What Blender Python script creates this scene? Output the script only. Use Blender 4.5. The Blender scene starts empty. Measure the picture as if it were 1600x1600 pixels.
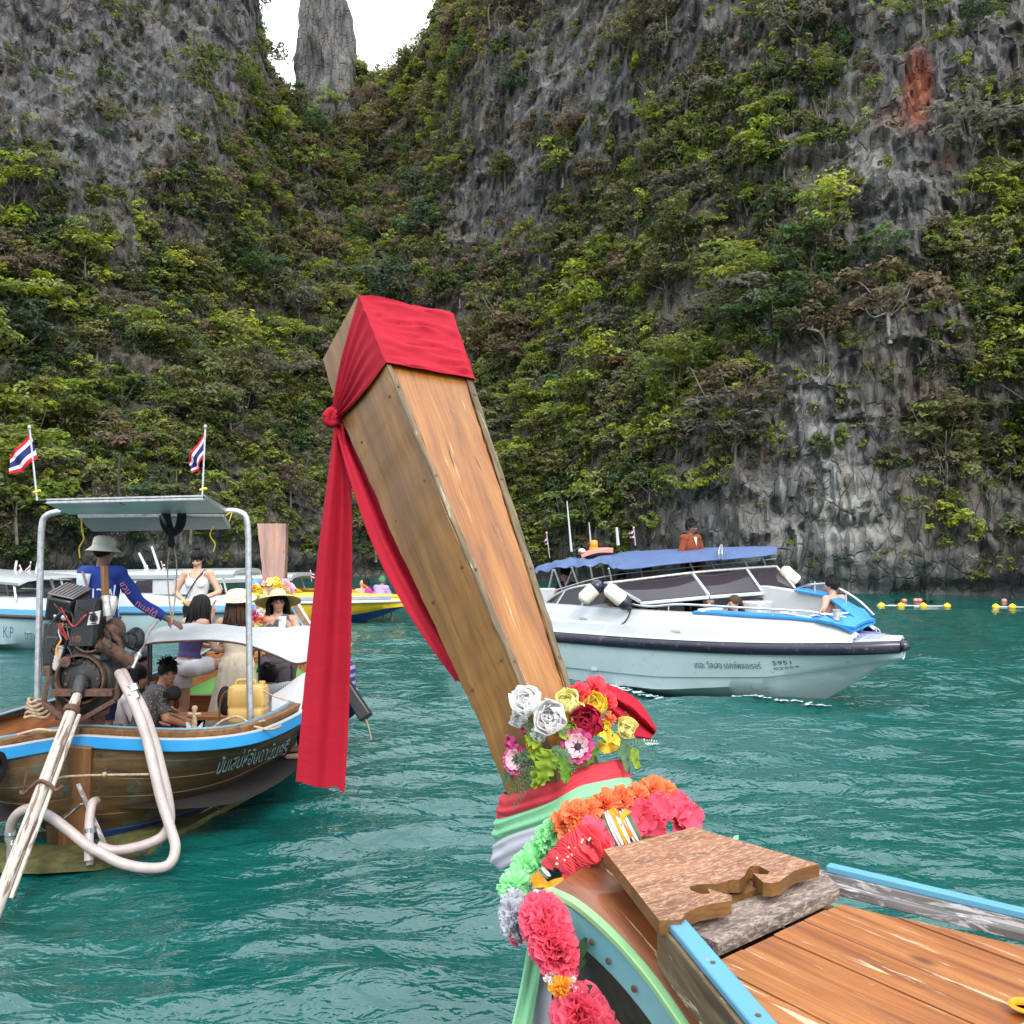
import bpy, bmesh, math, random
import numpy as np
from mathutils import Vector, Matrix, Euler
random.seed(7)
RNG = np.random.default_rng(7)
sc = bpy.context.scene
C = sc.collection
PI = math.pi
# ---------------------------------------------------------------- camera, sky, sun, exposure
F, CAMZ = 1480.0, 2.4
PITCH = math.atan(40 / F)
cam = bpy.data.objects.new('camera', bpy.data.cameras.new('camera'))
C.objects.link(cam)
cam.location = (0, 0, CAMZ)
cam.rotation_euler = (PI / 2 + PITCH, 0, 0)
cam.data.sensor_width = 36
cam.data.lens = 36 * F / 1600
cam.data.clip_start = 0.05
cam.data.clip_end = 900
sc.camera = cam
SUN_EL, SUN_AZ = math.radians(38), math.radians(165)      # azimuth clockwise from +Y
world = bpy.data.worlds.new('World')
sc.world = world
world.use_nodes = True
wn = world.node_tree
wn.nodes.clear()


def N(nt, kind, ins=None, **props):
    n = nt.nodes.new(kind)
    for k, v in props.items():
        setattr(n, k, v)
    for k, v in (ins or {}).items():
        s = n.inputs[k]
        if isinstance(v, bpy.types.NodeSocket):
            nt.links.new(v, s)
        else:
            s.default_value = v
    return n


def ramp(nt, fac, stops, interp='LINEAR'):
    n = N(nt, 'ShaderNodeValToRGB', {'Fac': fac})
    cr = n.color_ramp
    cr.interpolation = interp
    while len(cr.elements) < len(stops):
        cr.elements.new(0.5)
    for e, (p, c) in zip(cr.elements, stops):
        e.position = p
        e.color = tuple(c) + (1,) if len(c) == 3 else c
    return n.outputs['Color']


def mixc(nt, fac, a, b, mode='MIX'):
    n = nt.nodes.new('ShaderNodeMix')
    n.data_type = 'RGBA'
    n.blend_type = mode
    for s, v in ((n.inputs[0], fac), (n.inputs[6], a), (n.inputs[7], b)):
        if isinstance(v, bpy.types.NodeSocket):
            nt.links.new(v, s)
        else:
            s.default_value = v if not isinstance(v, tuple) or len(v) == 4 else v + (1,)
    return n.outputs[2]


def mth(nt, op, a, b=None, c=None, clamp=False):
    n = nt.nodes.new('ShaderNodeMath')
    n.operation = op
    n.use_clamp = clamp
    for i, v in enumerate((a, b, c)):
        if v is None:
            continue
        if isinstance(v, bpy.types.NodeSocket):
            nt.links.new(v, n.inputs[i])
        else:
            n.inputs[i].default_value = v
    return n.outputs[0]


sky = N(wn, 'ShaderNodeTexSky', sky_type='NISHITA', sun_disc=False, sun_elevation=SUN_EL, sun_rotation=SUN_AZ, air_density=1.0, dust_density=2.5, ozone_density=1.0)
hs = N(wn, 'ShaderNodeHueSaturation', {'Color': sky.outputs[0], 'Saturation': 0.30, 'Value': 1.0})
tcw = N(wn, 'ShaderNodeTexCoord')
cl = N(wn, 'ShaderNodeTexNoise', {'Vector': tcw.outputs['Generated'], 'Scale': 3.2, 'Detail': 6.0, 'Roughness': 0.55, 'Distortion': 0.4})
cf = N(wn, 'ShaderNodeMapRange', {'Value': cl.outputs[0], 'From Min': 0.22, 'From Max': 0.55})
sz = N(wn, 'ShaderNodeSeparateXYZ', {'Vector': tcw.outputs['Generated']})
grad = mth(wn, 'ADD', mth(wn, 'MULTIPLY', mth(wn, 'MAXIMUM', sz.outputs['Z'], 0.0), 0.85), 0.60)     # overcast sky: brighter towards the zenith
cloudc = mixc(wn, cf.outputs[0], hs.outputs[0], mixc(wn, 1.0, (12.0, 12.7, 13.8, 1), grad, 'MULTIPLY'))
bg = N(wn, 'ShaderNodeBackground', {'Color': cloudc, 'Strength': 0.10})
wo = N(wn, 'ShaderNodeOutputWorld', {'Surface': bg.outputs[0]})
sl = bpy.data.lights.new('sun', 'SUN')
sl.energy = 1.5
sl.angle = math.radians(16)
sl.color = (1.0, 0.95, 0.87)
sun = bpy.data.objects.new('sun', sl)
C.objects.link(sun)
sd = Vector((math.sin(SUN_AZ) * math.cos(SUN_EL), math.cos(SUN_AZ) * math.cos(SUN_EL), math.sin(SUN_EL)))
sun.rotation_euler = sd.to_track_quat('Z', 'Y').to_euler()
sc.view_settings.view_transform = 'Standard'
sc.view_settings.look = 'None'
sc.view_settings.exposure = 1.22
sc.view_settings.gamma = 1
sc.view_settings.use_curve_mapping = False
sc.cycles.max_bounces = 8
sc.cycles.diffuse_bounces = 4
sc.cycles.glossy_bounces = 4
sc.cycles.transmission_bounces = 6
sc.cycles.caustics_reflective = False
sc.cycles.caustics_refractive = False
sc.cycles.use_denoising = True


# ---------------------------------------------------------------- picture pixel (1600 wide) to a point of the place
def ray(px, py):
    x, z = (px - 800) / F, (800 - py) / F
    return np.array([x, math.cos(PITCH) - z * math.sin(PITCH), math.sin(PITCH) + z * math.cos(PITCH)])


def at(px, py, Y):
    r = ray(px, py)
    return np.array([0, 0, CAMZ]) + r * (Y / r[1])


def onz(px, py, z):
    r = ray(px, py)
    return np.array([0, 0, CAMZ]) + r * ((z - CAMZ) / r[2])


def topx(P):
    P = np.asarray(P, float)
    x, y, z = P[..., 0], P[..., 1], P[..., 2] - CAMZ
    yc = y * math.cos(PITCH) + z * math.sin(PITCH)
    zc = -y * math.sin(PITCH) + z * math.cos(PITCH)
    return 800 + F * x / yc, 800 - F * zc / yc


# ---------------------------------------------------------------- noise for geometry
def _h(i, j, k, seed):
    n = (i * 374761393 + j * 668265263 + k * 2147483647 + seed * 1274126177) & 0xFFFFFFFF
    n = ((n ^ (n >> 13)) * 1274126177) & 0xFFFFFFFF
    n = ((n ^ (n >> 16)) * 2246822519) & 0xFFFFFFFF
    return ((n ^ (n >> 15)) & 0xFFFF) / 65535.0


def vnoise(x, y, z, seed=0):
    x, y, z = np.broadcast_arrays(np.asarray(x, float), np.asarray(y, float), np.asarray(z, float))
    i, j, k = (np.floor(a).astype(np.int64) for a in (x, y, z))
    u, v, w = x - i, y - j, z - k
    u, v, w = (a * a * a * (a * (a * 6 - 15) + 10) for a in (u, v, w))
    r = 0
    for di in (0, 1):
        for dj in (0, 1):
            for dk in (0, 1):
                r = r + _h(i + di, j + dj, k + dk, seed) * (u if di else 1 - u) * (v if dj else 1 - v) * (w if dk else 1 - w)
    return r * 2 - 1


def fbm(x, y, z, oct=4, seed=0, gain=0.5):
    r, a, f = 0, 1.0, 1.0
    for o in range(oct):
        r = r + a * vnoise(x * f, y * f, z * f, seed + o * 17)
        a *= gain
        f *= 2.03
    return r


def cr(pts, n):
    """Catmull-Rom through pts (any dimension), n samples."""
    p = np.asarray(pts, float)
    if len(p) == 1:
        return np.repeat(p, n, 0)
    if len(p) == 2:
        t = np.linspace(0, 1, n)[:, None]
        return p[0] * (1 - t) + p[1] * t
    q = np.vstack([2 * p[0] - p[1], p, 2 * p[-1] - p[-2]])
    u = np.linspace(0, len(p) - 1, n)
    i = np.minimum(u.astype(int), len(p) - 2)
    t = (u - i)[:, None]
    a, b, c, d = q[i], q[i + 1], q[i + 2], q[i + 3]
    return 0.5 * (2 * b + (c - a) * t + (2 * a - 5 * b + 4 * c - d) * t ** 2 + (3 * b - a - 3 * c + d) * t ** 3)


def unit(v):
    v = np.asarray(v, float)
    return v / (np.linalg.norm(v) + 1e-12)


# ---------------------------------------------------------------- mesh builder, things, parts
class MB:
    def __init__(s):
        s.v, s.f, s.m, s.g, s.n = [], [], [], [], 0

    def add(s, v, f, m=0, g=None):
        v = np.asarray(v, float).reshape(-1, 3)
        s.v.append(v)
        s.g.append(v if g is None else np.asarray(g, float).reshape(-1, 3))
        b = s.n
        s.f += [tuple(b + i for i in q) for q in f]
        s.m += [m] * len(f)
        s.n += len(v)
        return s

    def grid(s, P, m=0, cu=False, cv=False, g=None):
        P = np.asarray(P, float)
        a, b = P.shape[:2]
        f = []
        for i in range(a if cu else a - 1):
            for j in range(b if cv else b - 1):
                i2, j2 = (i + 1) % a, (j + 1) % b
                f.append((i * b + j, i * b + j2, i2 * b + j2, i2 * b + j))
        return s.add(P, f, m, g)

    def box(s, c, d, m=0, R=None):
        h = np.array([(x, y, z) for x in (-1, 1) for y in (-1, 1) for z in (-1, 1)], float) * np.asarray(d) / 2
        g = h.copy()
        if R is not None:
            h = h @ np.asarray(R).T
        return s.add(h + np.asarray(c), [(0, 1, 3, 2), (4, 6, 7, 5), (0, 4, 5, 1), (2, 3, 7, 6), (0, 2, 6, 4), (1, 5, 7, 3)], m, g + np.asarray(c) * 0.37)

    def beam(s, p, q, w, h, up=(0, 0, 1), m=0, w2=None, h2=None):
        """bar from p to q, w across, h along up; grain runs along it"""
        p, q = np.asarray(p, float), np.asarray(q, float)
        d = unit(q - p)
        x = unit(np.cross(d, up))
        y = np.cross(x, d)
        w2, h2 = w if w2 is None else w2, h if h2 is None else h2
        L = np.linalg.norm(q - p)
        v, g = [], []
        for e, (ww, hh, a) in enumerate(((w, h, 0), (w2, h2, L))):
            for sx, sy in ((-1, -1), (1, -1), (1, 1), (-1, 1)):
                v.append((p, q)[e] + x * sx * ww / 2 + y * sy * hh / 2)
                g.append((sx * ww / 2 + p[0] * .7, a + p[1] * .3, sy * hh / 2))
        return s.add(v, [(3, 2, 1, 0), (4, 5, 6, 7), (0, 1, 5, 4), (1, 2, 6, 5), (2, 3, 7, 6), (3, 0, 4, 7)], m, g)

    def tube(s, path, r, n=8, m=0, caps=True, flat=1.0, up=(0.13, 0.21, 0.97)):
        P = np.asarray(path, float)
        k = len(P)
        r = np.broadcast_to(np.asarray(r, float), (k,))
        T = np.gradient(P, axis=0) if k > 2 else np.repeat((P[1] - P[0])[None], 2, 0)
        ring, g, L = [], [], 0
        x = None
        for i in range(k):
            t = unit(T[i])
            if x is None:
                x = np.cross(t, up)
                if np.linalg.norm(x) < 1e-3:
                    x = np.cross(t, (1, 0, 0))
            x = unit(x - t * np.dot(x, t))
            y = np.cross(t, x)
            if i:
                L += np.linalg.norm(P[i] - P[i - 1])
            for a in range(n):
                th = 2 * PI * a / n
                ring.append(P[i] + r[i] * (math.cos(th) * x + flat * math.sin(th) * y))
                g.append((math.cos(th) * r[i], L, math.sin(th) * r[i]))
        f = [(i * n + a, i * n + (a + 1) % n, (i + 1) * n + (a + 1) % n, (i + 1) * n + a) for i in range(k - 1) for a in range(n)]
        if caps:
            f += [tuple(range(n - 1, -1, -1)), tuple((k - 1) * n + a for a in range(n))]
        return s.add(ring, f, m, g)

    def lathe(s, prof, n=20, c=(0, 0, 0), R=None, m=0, sx=1, sy=1):
        v = [(r * math.cos(2 * PI * a / n) * sx, r * math.sin(2 * PI * a / n) * sy, z) for r, z in prof for a in range(n)]
        v = np.array(v)
        g = v.copy()
        if R is not None:
            v = v @ np.asarray(R).T
        k = len(prof)
        f = [(i * n + a, i * n + (a + 1) % n, (i + 1) * n + (a + 1) % n, (i + 1) * n + a) for i in range(k - 1) for a in range(n)]
        if prof[0][0] > 1e-4:
            f.append(tuple(range(n - 1, -1, -1)))
        if prof[-1][0] > 1e-4:
            f.append(tuple((k - 1) * n + a for a in range(n)))
        return s.add(v + np.asarray(c), f, m, g)

    def ell(s, c, r, nu=12, nv=8, R=None, m=0):
        prof = [(math.sin(PI * i / nv), -math.cos(PI * i / nv)) for i in range(nv + 1)]
        v = np.array([(a * math.cos(2 * PI * k / nu), a * math.sin(2 * PI * k / nu), z) for a, z in prof for k in range(nu)]) * np.asarray(r)
        if R is not None:
            v = v @ np.asarray(R).T
        f = [(i * nu + a, i * nu + (a + 1) % nu, (i + 1) * nu + (a + 1) % nu, (i + 1) * nu + a) for i in range(nv) for a in range(nu)]
        return s.add(v + np.asarray(c), f, m)

    def prism(s, pts, vec, m=0, m2=None):
        """outline pts (top, any winding) extruded by vec"""
        p = np.asarray(pts, float)
        n = len(p)
        q = p + np.asarray(vec, float)
        s.add(np.vstack([p, q]), [tuple(range(n)), tuple(range(2 * n - 1, n - 1, -1))], m)
        s.add(np.vstack([p, q]), [(i, n + i, n + (i + 1) % n, (i + 1) % n) for i in range(n)], m if m2 is None else m2)
        return s

    def slab(s, P, t, m=0, g=None):
        """a sheet given as a grid, with thickness t along its normals"""
        P = np.asarray(P, float)
        n = np.cross(np.gradient(P, axis=0), np.gradient(P, axis=1))
        n /= np.linalg.norm(n, axis=2, keepdims=True) + 1e-12
        Q = P - n * t
        a, b = P.shape[:2]
        if g is None:
            u = np.concatenate([[0], np.cumsum(np.linalg.norm(np.diff(P[:, b // 2], axis=0), axis=1))])
            w = np.concatenate([[0], np.cumsum(np.linalg.norm(np.diff(P[a // 2], axis=0), axis=1))])
            g = np.stack(np.broadcast_arrays(u[:, None], w[None, :], 0.0), -1)
        idx = lambda i, j: i * b + j
        f = [(idx(i, j), idx(i, j + 1), idx(i + 1, j + 1), idx(i + 1, j)) for i in range(a - 1) for j in range(b - 1)]
        o = a * b
        f2 = [(o + q[3], o + q[2], o + q[1], o + q[0]) for q in f]
        bd = [(i, 0, i + 1, 0) for i in range(a - 1)] + [(a - 1, j, a - 1, j + 1) for j in range(b - 1)] + [(i + 1, b - 1, i, b - 1) for i in range(a - 1)] + [(0, j + 1, 0, j) for j in range(b - 1)]
        f3 = [(idx(i, j), idx(k, l), o + idx(k, l), o + idx(i, j)) for i, j, k, l in bd]
        return s.add(np.vstack([P.reshape(-1, 3), Q.reshape(-1, 3)]), f + f2 + f3, m, np.vstack([g.reshape(-1, 3)] * 2))

    def mesh(s, name, mats, inv=None, smooth=35):
        me = bpy.data.meshes.new(name)
        v = np.vstack(s.v)
        if inv is not None:
            A = np.array(inv)
            v = v @ A[:3, :3].T + A[:3, 3]
        me.from_pydata(v.tolist(), [], s.f)
        at_ = me.attributes.new('gr', 'FLOAT_VECTOR', 'POINT')
        at_.data.foreach_set('vector', np.vstack(s.g).astype(np.float32).ravel())
        for m in (mats if isinstance(mats, (list, tuple)) else [mats]):
            me.materials.append(m)
        if max(s.m, default=0):
            me.polygons.foreach_set('material_index', s.m)
        if smooth:
            me.shade_smooth()
            me.set_sharp_from_angle(angle=math.radians(smooth))
        return me

    def build(s, name, mats, parent=None, smooth=35, world=True, bevel=0, seg=2):
        inv = WM[parent.name].inverted() if (parent is not None and world) else None
        me = s.mesh(name, mats, inv, smooth)
        o = bpy.data.objects.new(name, me)
        C.objects.link(o)
        if parent is not None:
            o.parent = parent
            WM[o.name] = WM[parent.name].copy()
        else:
            WM[o.name] = Matrix.Identity(4)
        if bevel:
            b = o.modifiers.new('bevel', 'BEVEL')
            b.width = bevel
            b.segments = seg
            b.limit_method = 'ANGLE'
        return o


WM = {}


def tag(o, label=None, cat=None, group=None, kind=None):
    for k, v in (('label', label), ('category', cat), ('group', group), ('kind', kind)):
        if v:
            o[k] = v
    return o


def thing(name, label, cat, loc=(0, 0, 0), rz=0, group=None):
    o = bpy.data.objects.new(name, None)
    o.empty_display_size = 0.1
    C.objects.link(o)
    o.location = [float(a) for a in loc]
    o.rotation_euler = (0, 0, rz)
    WM[o.name] = Matrix.Translation(Vector([float(a) for a in loc])) @ Matrix.Rotation(rz, 4, 'Z')
    return tag(o, label, cat, group)


def copy_tree(o, parent=None):
    c = o.copy()
    C.objects.link(c)
    c.parent = parent
    for ch in list(o.children):
        copy_tree(ch, c)
    return c


def lettering(name, body, size, origin, xdir, ydir, m, parent, depth=0.004, shear=0.0, sx=1.0):
    """flat painted letters: text turned into a thin mesh on a surface"""
    cu = bpy.data.curves.new(name, 'FONT')
    cu.body = body
    cu.size = size
    cu.extrude = 0
    cu.resolution_u = 2
    cu.shear = shear
    tmp = bpy.data.objects.new(name, cu)
    C.objects.link(tmp)
    me = bpy.data.meshes.new_from_object(tmp.evaluated_get(bpy.context.evaluated_depsgraph_get()))
    bpy.data.objects.remove(tmp)
    x, y = unit(xdir), np.asarray(ydir, float)
    y = unit(y - x * np.dot(x, y))
    v = np.zeros(len(me.vertices) * 3)
    me.vertices.foreach_get('co', v)
    v = v.reshape(-1, 3)
    out = np.asarray(origin) + v[:, :1] * x * sx + v[:, 1:2] * y + depth * np.cross(x, y)
    fs = [tuple(p.vertices) for p in me.polygons]
    return out, fs
# ---------------------------------------------------------------- materials
MATS = {}


def newmat(name):
    m = bpy.data.materials.new(name)
    m.use_nodes = True
    nt = m.node_tree
    nt.nodes.clear()
    MATS[name] = m
    return m, nt


def finish(nt, color, rough=0.5, metal=0.0, normal=None, coat=0.0, spec=0.5, sub=None):
    ins = {'Base Color': color if isinstance(color, bpy.types.NodeSocket) else tuple(color) + (1,), 'Roughness': rough, 'Metallic': metal, 'Coat Weight': coat, 'Specular IOR Level': spec}
    p = N(nt, 'ShaderNodeBsdfPrincipled', ins)
    if normal is not None:
        nt.links.new(normal, p.inputs['Normal'])
    sh = p.outputs[0]
    if sub:
        t = N(nt, 'ShaderNodeBsdfTranslucent', {'Color': color if isinstance(color, bpy.types.NodeSocket) else tuple(color) + (1,)})
        mx = N(nt, 'ShaderNodeMixShader', {0: sub, 1: sh, 2: t.outputs[0]})
        sh = mx.outputs[0]
    N(nt, 'ShaderNodeOutputMaterial', {'Surface': sh})


def bump(nt, h, strength=0.3, dist=0.01, normal=None):
    b = N(nt, 'ShaderNodeBump', {'Height': h, 'Strength': strength, 'Distance': dist})
    if normal is not None:
        nt.links.new(normal, b.inputs['Normal'])
    return b.outputs[0]


def gr(nt, scale=(1, 1, 1), loc=(0, 0, 0)):
    a = N(nt, 'ShaderNodeAttribute', attribute_name='gr')
    oi = N(nt, 'ShaderNodeObjectInfo')
    off = N(nt, 'ShaderNodeVectorMath', {0: oi.outputs['Random'], 1: (7.3, 3.1, 5.7)}, operation='MULTIPLY')
    ad = N(nt, 'ShaderNodeVectorMath', {0: a.outputs['Vector'], 1: off.outputs[0]}, operation='ADD')
    mp = N(nt, 'ShaderNodeMapping', {'Vector': ad.outputs[0], 'Scale': scale, 'Location': loc})
    return mp.outputs[0]


def plain(name, col, rough=0.5, metal=0.0, var=0.15, scale=6.0, bmp=0.0, coat=0.0, dirt=None, sub=None, spec=0.5):
    """one colour with mottling; dirt=(colour, amount)"""
    m, nt = newmat(name)
    v = gr(nt)
    n = N(nt, 'ShaderNodeTexNoise', {'Vector': v, 'Scale': scale, 'Detail': 5.0, 'Roughness': 0.6})
    lo = tuple(c * (1 - var) for c in col)
    hi = tuple(min(1, c * (1 + var)) for c in col)
    c = ramp(nt, n.outputs[0], [(0.3, lo), (0.7, hi)])
    if dirt:
        n2 = N(nt, 'ShaderNodeTexNoise', {'Vector': v, 'Scale': scale * 2.7, 'Detail': 8.0, 'Roughness': 0.7})
        f = N(nt, 'ShaderNodeMapRange', {'Value': n2.outputs[0], 'From Min': 0.62 - dirt[1] * 0.4, 'From Max': 0.72})
        c = mixc(nt, f.outputs[0], c, tuple(dirt[0]) + (1,))
    nrm = bump(nt, n.outputs[0], 1.0, bmp) if bmp else None
    finish(nt, c, rough, metal, nrm, coat, spec, sub)
    return m


def wood(name, dark, mid, light, wear=None, rough=0.45, sx=22.0, sy=1.6, coat=0.0, bmp=0.0015, streak=0.5, blotch=0.35):
    """grain along gr.y; wear=(colour, threshold, stretch x, stretch y)"""
    m, nt = newmat(name)
    g = gr(nt, (sx, sy, sx))
    n1 = N(nt, 'ShaderNodeTexNoise', {'Vector': g, 'Scale': 1.0, 'Detail': 4.0, 'Roughness': 0.55, 'Distortion': 0.8})
    g2 = gr(nt, (sx * 7, sy * 2.2, sx * 7), (3, 1, 2))
    n2 = N(nt, 'ShaderNodeTexNoise', {'Vector': g2, 'Scale': 1.0, 'Detail': 3.0, 'Roughness': 0.6})
    n3 = N(nt, 'ShaderNodeTexNoise', {'Vector': gr(nt, (3, 1.2, 3), (9, 4, 1)), 'Scale': 1.5, 'Detail': 4.0})
    c = ramp(nt, n1.outputs[0], [(0.28, dark), (0.48, mid), (0.68, light)])
    f2 = N(nt, 'ShaderNodeMapRange', {'Value': n2.outputs[0], 'From Min': 0.45, 'From Max': 0.75, 'To Max': streak})
    c = mixc(nt, f2.outputs[0], c, tuple(x * 0.45 for x in dark) + (1,))
    f3 = N(nt, 'ShaderNodeMapRange', {'Value': n3.outputs[0], 'From Min': 0.35, 'From Max': 0.75, 'To Max': blotch})
    c = mixc(nt, f3.outputs[0], c, tuple(x * 0.6 for x in dark) + (1,))
    kn = N(nt, 'ShaderNodeTexVoronoi', {'Vector': gr(nt, (5.5, 2.6, 5.5), (1, 3, 7)), 'Scale': 1.0})
    kf = N(nt, 'ShaderNodeMapRange', {'Value': kn.outputs['Distance'], 'From Min': 0.04, 'From Max': 0.11, 'To Min': 0.75, 'To Max': 0.0})
    c = mixc(nt, kf.outputs[0], c, tuple(x * 0.3 for x in dark) + (1,))
    h = mth(nt, 'ADD', n1.outputs[0], mth(nt, 'MULTIPLY', n2.outputs[0], 0.6))
    r = rough
    if wear:
        wc, th, wx, wy = wear[:4]
        soft = wear[4] if len(wear) > 4 else .05
        nw = N(nt, 'ShaderNodeTexNoise', {'Vector': gr(nt, (wx, wy, wx), (5, 8, 3)), 'Scale': 1.0, 'Detail': 9.0, 'Roughness': 0.68, 'Distortion': 0.6})
        fw = N(nt, 'ShaderNodeMapRange', {'Value': nw.outputs[0], 'From Min': th, 'From Max': th + soft})
        nb = N(nt, 'ShaderNodeTexNoise', {'Vector': g2, 'Scale': 0.6, 'Detail': 3.0})
        wcc = mixc(nt, nb.outputs[0], tuple(x * 0.72 for x in wc) + (1,), tuple(min(1, x * 1.25) for x in wc) + (1,))
        c = mixc(nt, fw.outputs[0], c, wcc)
        h = mth(nt, 'SUBTRACT', h, mth(nt, 'MULTIPLY', fw.outputs[0], 0.9))
        r = mth(nt, 'ADD', mth(nt, 'MULTIPLY', fw.outputs[0], 0.35), rough)
    finish(nt, c, r, 0.0, bump(nt, h, 0.8, bmp), coat)
    return m


def paint(name, col, under, th=0.64, rough=0.45, sx=14.0, sy=3.0, tint=None):
    """brushed paint, chipped down to what lies under"""
    m, nt = newmat(name)
    n1 = N(nt, 'ShaderNodeTexNoise', {'Vector': gr(nt, (5, 2, 5)), 'Scale': 1.4, 'Detail': 5.0})
    c = mixc(nt, n1.outputs[0], tuple(x * 0.78 for x in col) + (1,), tuple(min(1, x * 1.18) for x in (tint or col)) + (1,))
    n2 = N(nt, 'ShaderNodeTexNoise', {'Vector': gr(nt, (sx, sy, sx), (2, 6, 1)), 'Scale': 1.0, 'Detail': 9.0, 'Roughness': 0.7})
    f = N(nt, 'ShaderNodeMapRange', {'Value': n2.outputs[0], 'From Min': th, 'From Max': th + 0.04})
    c = mixc(nt, f.outputs[0], c, tuple(under) + (1,))
    h = mth(nt, 'SUBTRACT', mth(nt, 'MULTIPLY', n1.outputs[0], 0.4), f.outputs[0])
    finish(nt, c, rough, 0.0, bump(nt, h, 0.7, 0.0012))
    return m


def fabric(name, col, weave=900.0, var=0.12, rough=0.8, sub=0.25, crease=0.0):
    m, nt = newmat(name)
    v = gr(nt)
    n = N(nt, 'ShaderNodeTexNoise', {'Vector': v, 'Scale': 7.0, 'Detail': 4.0})
    w = N(nt, 'ShaderNodeTexNoise', {'Vector': v, 'Scale': weave, 'Detail': 1.0})
    c = mixc(nt, n.outputs[0], tuple(x * (1 - var) for x in col) + (1,), tuple(min(1, x * (1 + var)) for x in col) + (1,))
    h = w.outputs[0]
    nrm = bump(nt, h, 0.25, 0.0008)
    if crease:
        cn = N(nt, 'ShaderNodeTexNoise', {'Vector': gr(nt, (30, 5, 30)), 'Scale': 1.0, 'Detail': 4.0, 'Distortion': 1.0})
        nrm = bump(nt, cn.outputs[0], 0.7, crease, nrm)
    finish(nt, c, rough, 0.0, nrm, 0.0, 0.3, sub)
    return m


def flagmat():
    m, nt = newmat('flag_cloth')
    a = N(nt, 'ShaderNodeAttribute', attribute_name='gr')
    s = N(nt, 'ShaderNodeSeparateXYZ', {'Vector': a.outputs['Vector']})
    R, W, B = (0.60, 0.015, 0.04), (0.80, 0.80, 0.82), (0.025, 0.03, 0.16)
    c = ramp(nt, s.outputs['Y'], [(0, R), (1 / 6, W), (2 / 6, B), (4 / 6, W), (5 / 6, R)], 'CONSTANT')
    finish(nt, c, 0.8, 0, None, 0, 0.3, 0.3)
    return m


def shirtprint():
    """dark shirt with a small pale pattern woven in"""
    m, nt = newmat('patterned_shirt')
    v = N(nt, 'ShaderNodeTexVoronoi', {'Vector': gr(nt), 'Scale': 55.0})
    c = ramp(nt, v.outputs['Distance'], [(0.22, (0.20, 0.19, 0.17)), (0.40, (0.045, 0.042, 0.042))])
    finish(nt, c, 0.85)
    return m


def stripes():
    m, nt = newmat('striped_fabric')
    a = N(nt, 'ShaderNodeAttribute', attribute_name='gr')
    s = N(nt, 'ShaderNodeSeparateXYZ', {'Vector': a.outputs['Vector']})
    w = mth(nt, 'FRACT', mth(nt, 'MULTIPLY', s.outputs['Z'], 14.0))
    c = ramp(nt, w, [(0, (0.02, 0.02, 0.07)), (0.55, (0.16, 0.20, 0.55)), (0.75, (0.30, 0.14, 0.35))], 'CONSTANT')
    finish(nt, c, 0.8)
    return m


def leafmat(name, attr_type):
    m, nt = newmat(name)
    if attr_type == 'OBJ':
        base = N(nt, 'ShaderNodeObjectInfo').outputs['Color']
    else:
        base = N(nt, 'ShaderNodeAttribute', attribute_name='tint', attribute_type='INSTANCER').outputs['Color']
    a = N(nt, 'ShaderNodeAttribute', attribute_name='lv')
    s = N(nt, 'ShaderNodeSeparateXYZ', {'Vector': a.outputs['Vector']})
    hsv = N(nt, 'ShaderNodeHueSaturation', {'Color': base, 'Hue': mth(nt, 'ADD', mth(nt, 'MULTIPLY', s.outputs['X'], 0.05), 0.475), 'Saturation': mth(nt, 'ADD', mth(nt, 'MULTIPLY', s.outputs['Z'], 0.4), 0.75), 'Value': mth(nt, 'ADD', mth(nt, 'MULTIPLY', s.outputs['Y'], 0.9), 0.6)})
    finish(nt, hsv.outputs[0], 0.6, 0, None, 0, 0.3, 0.5)
    return m


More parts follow.
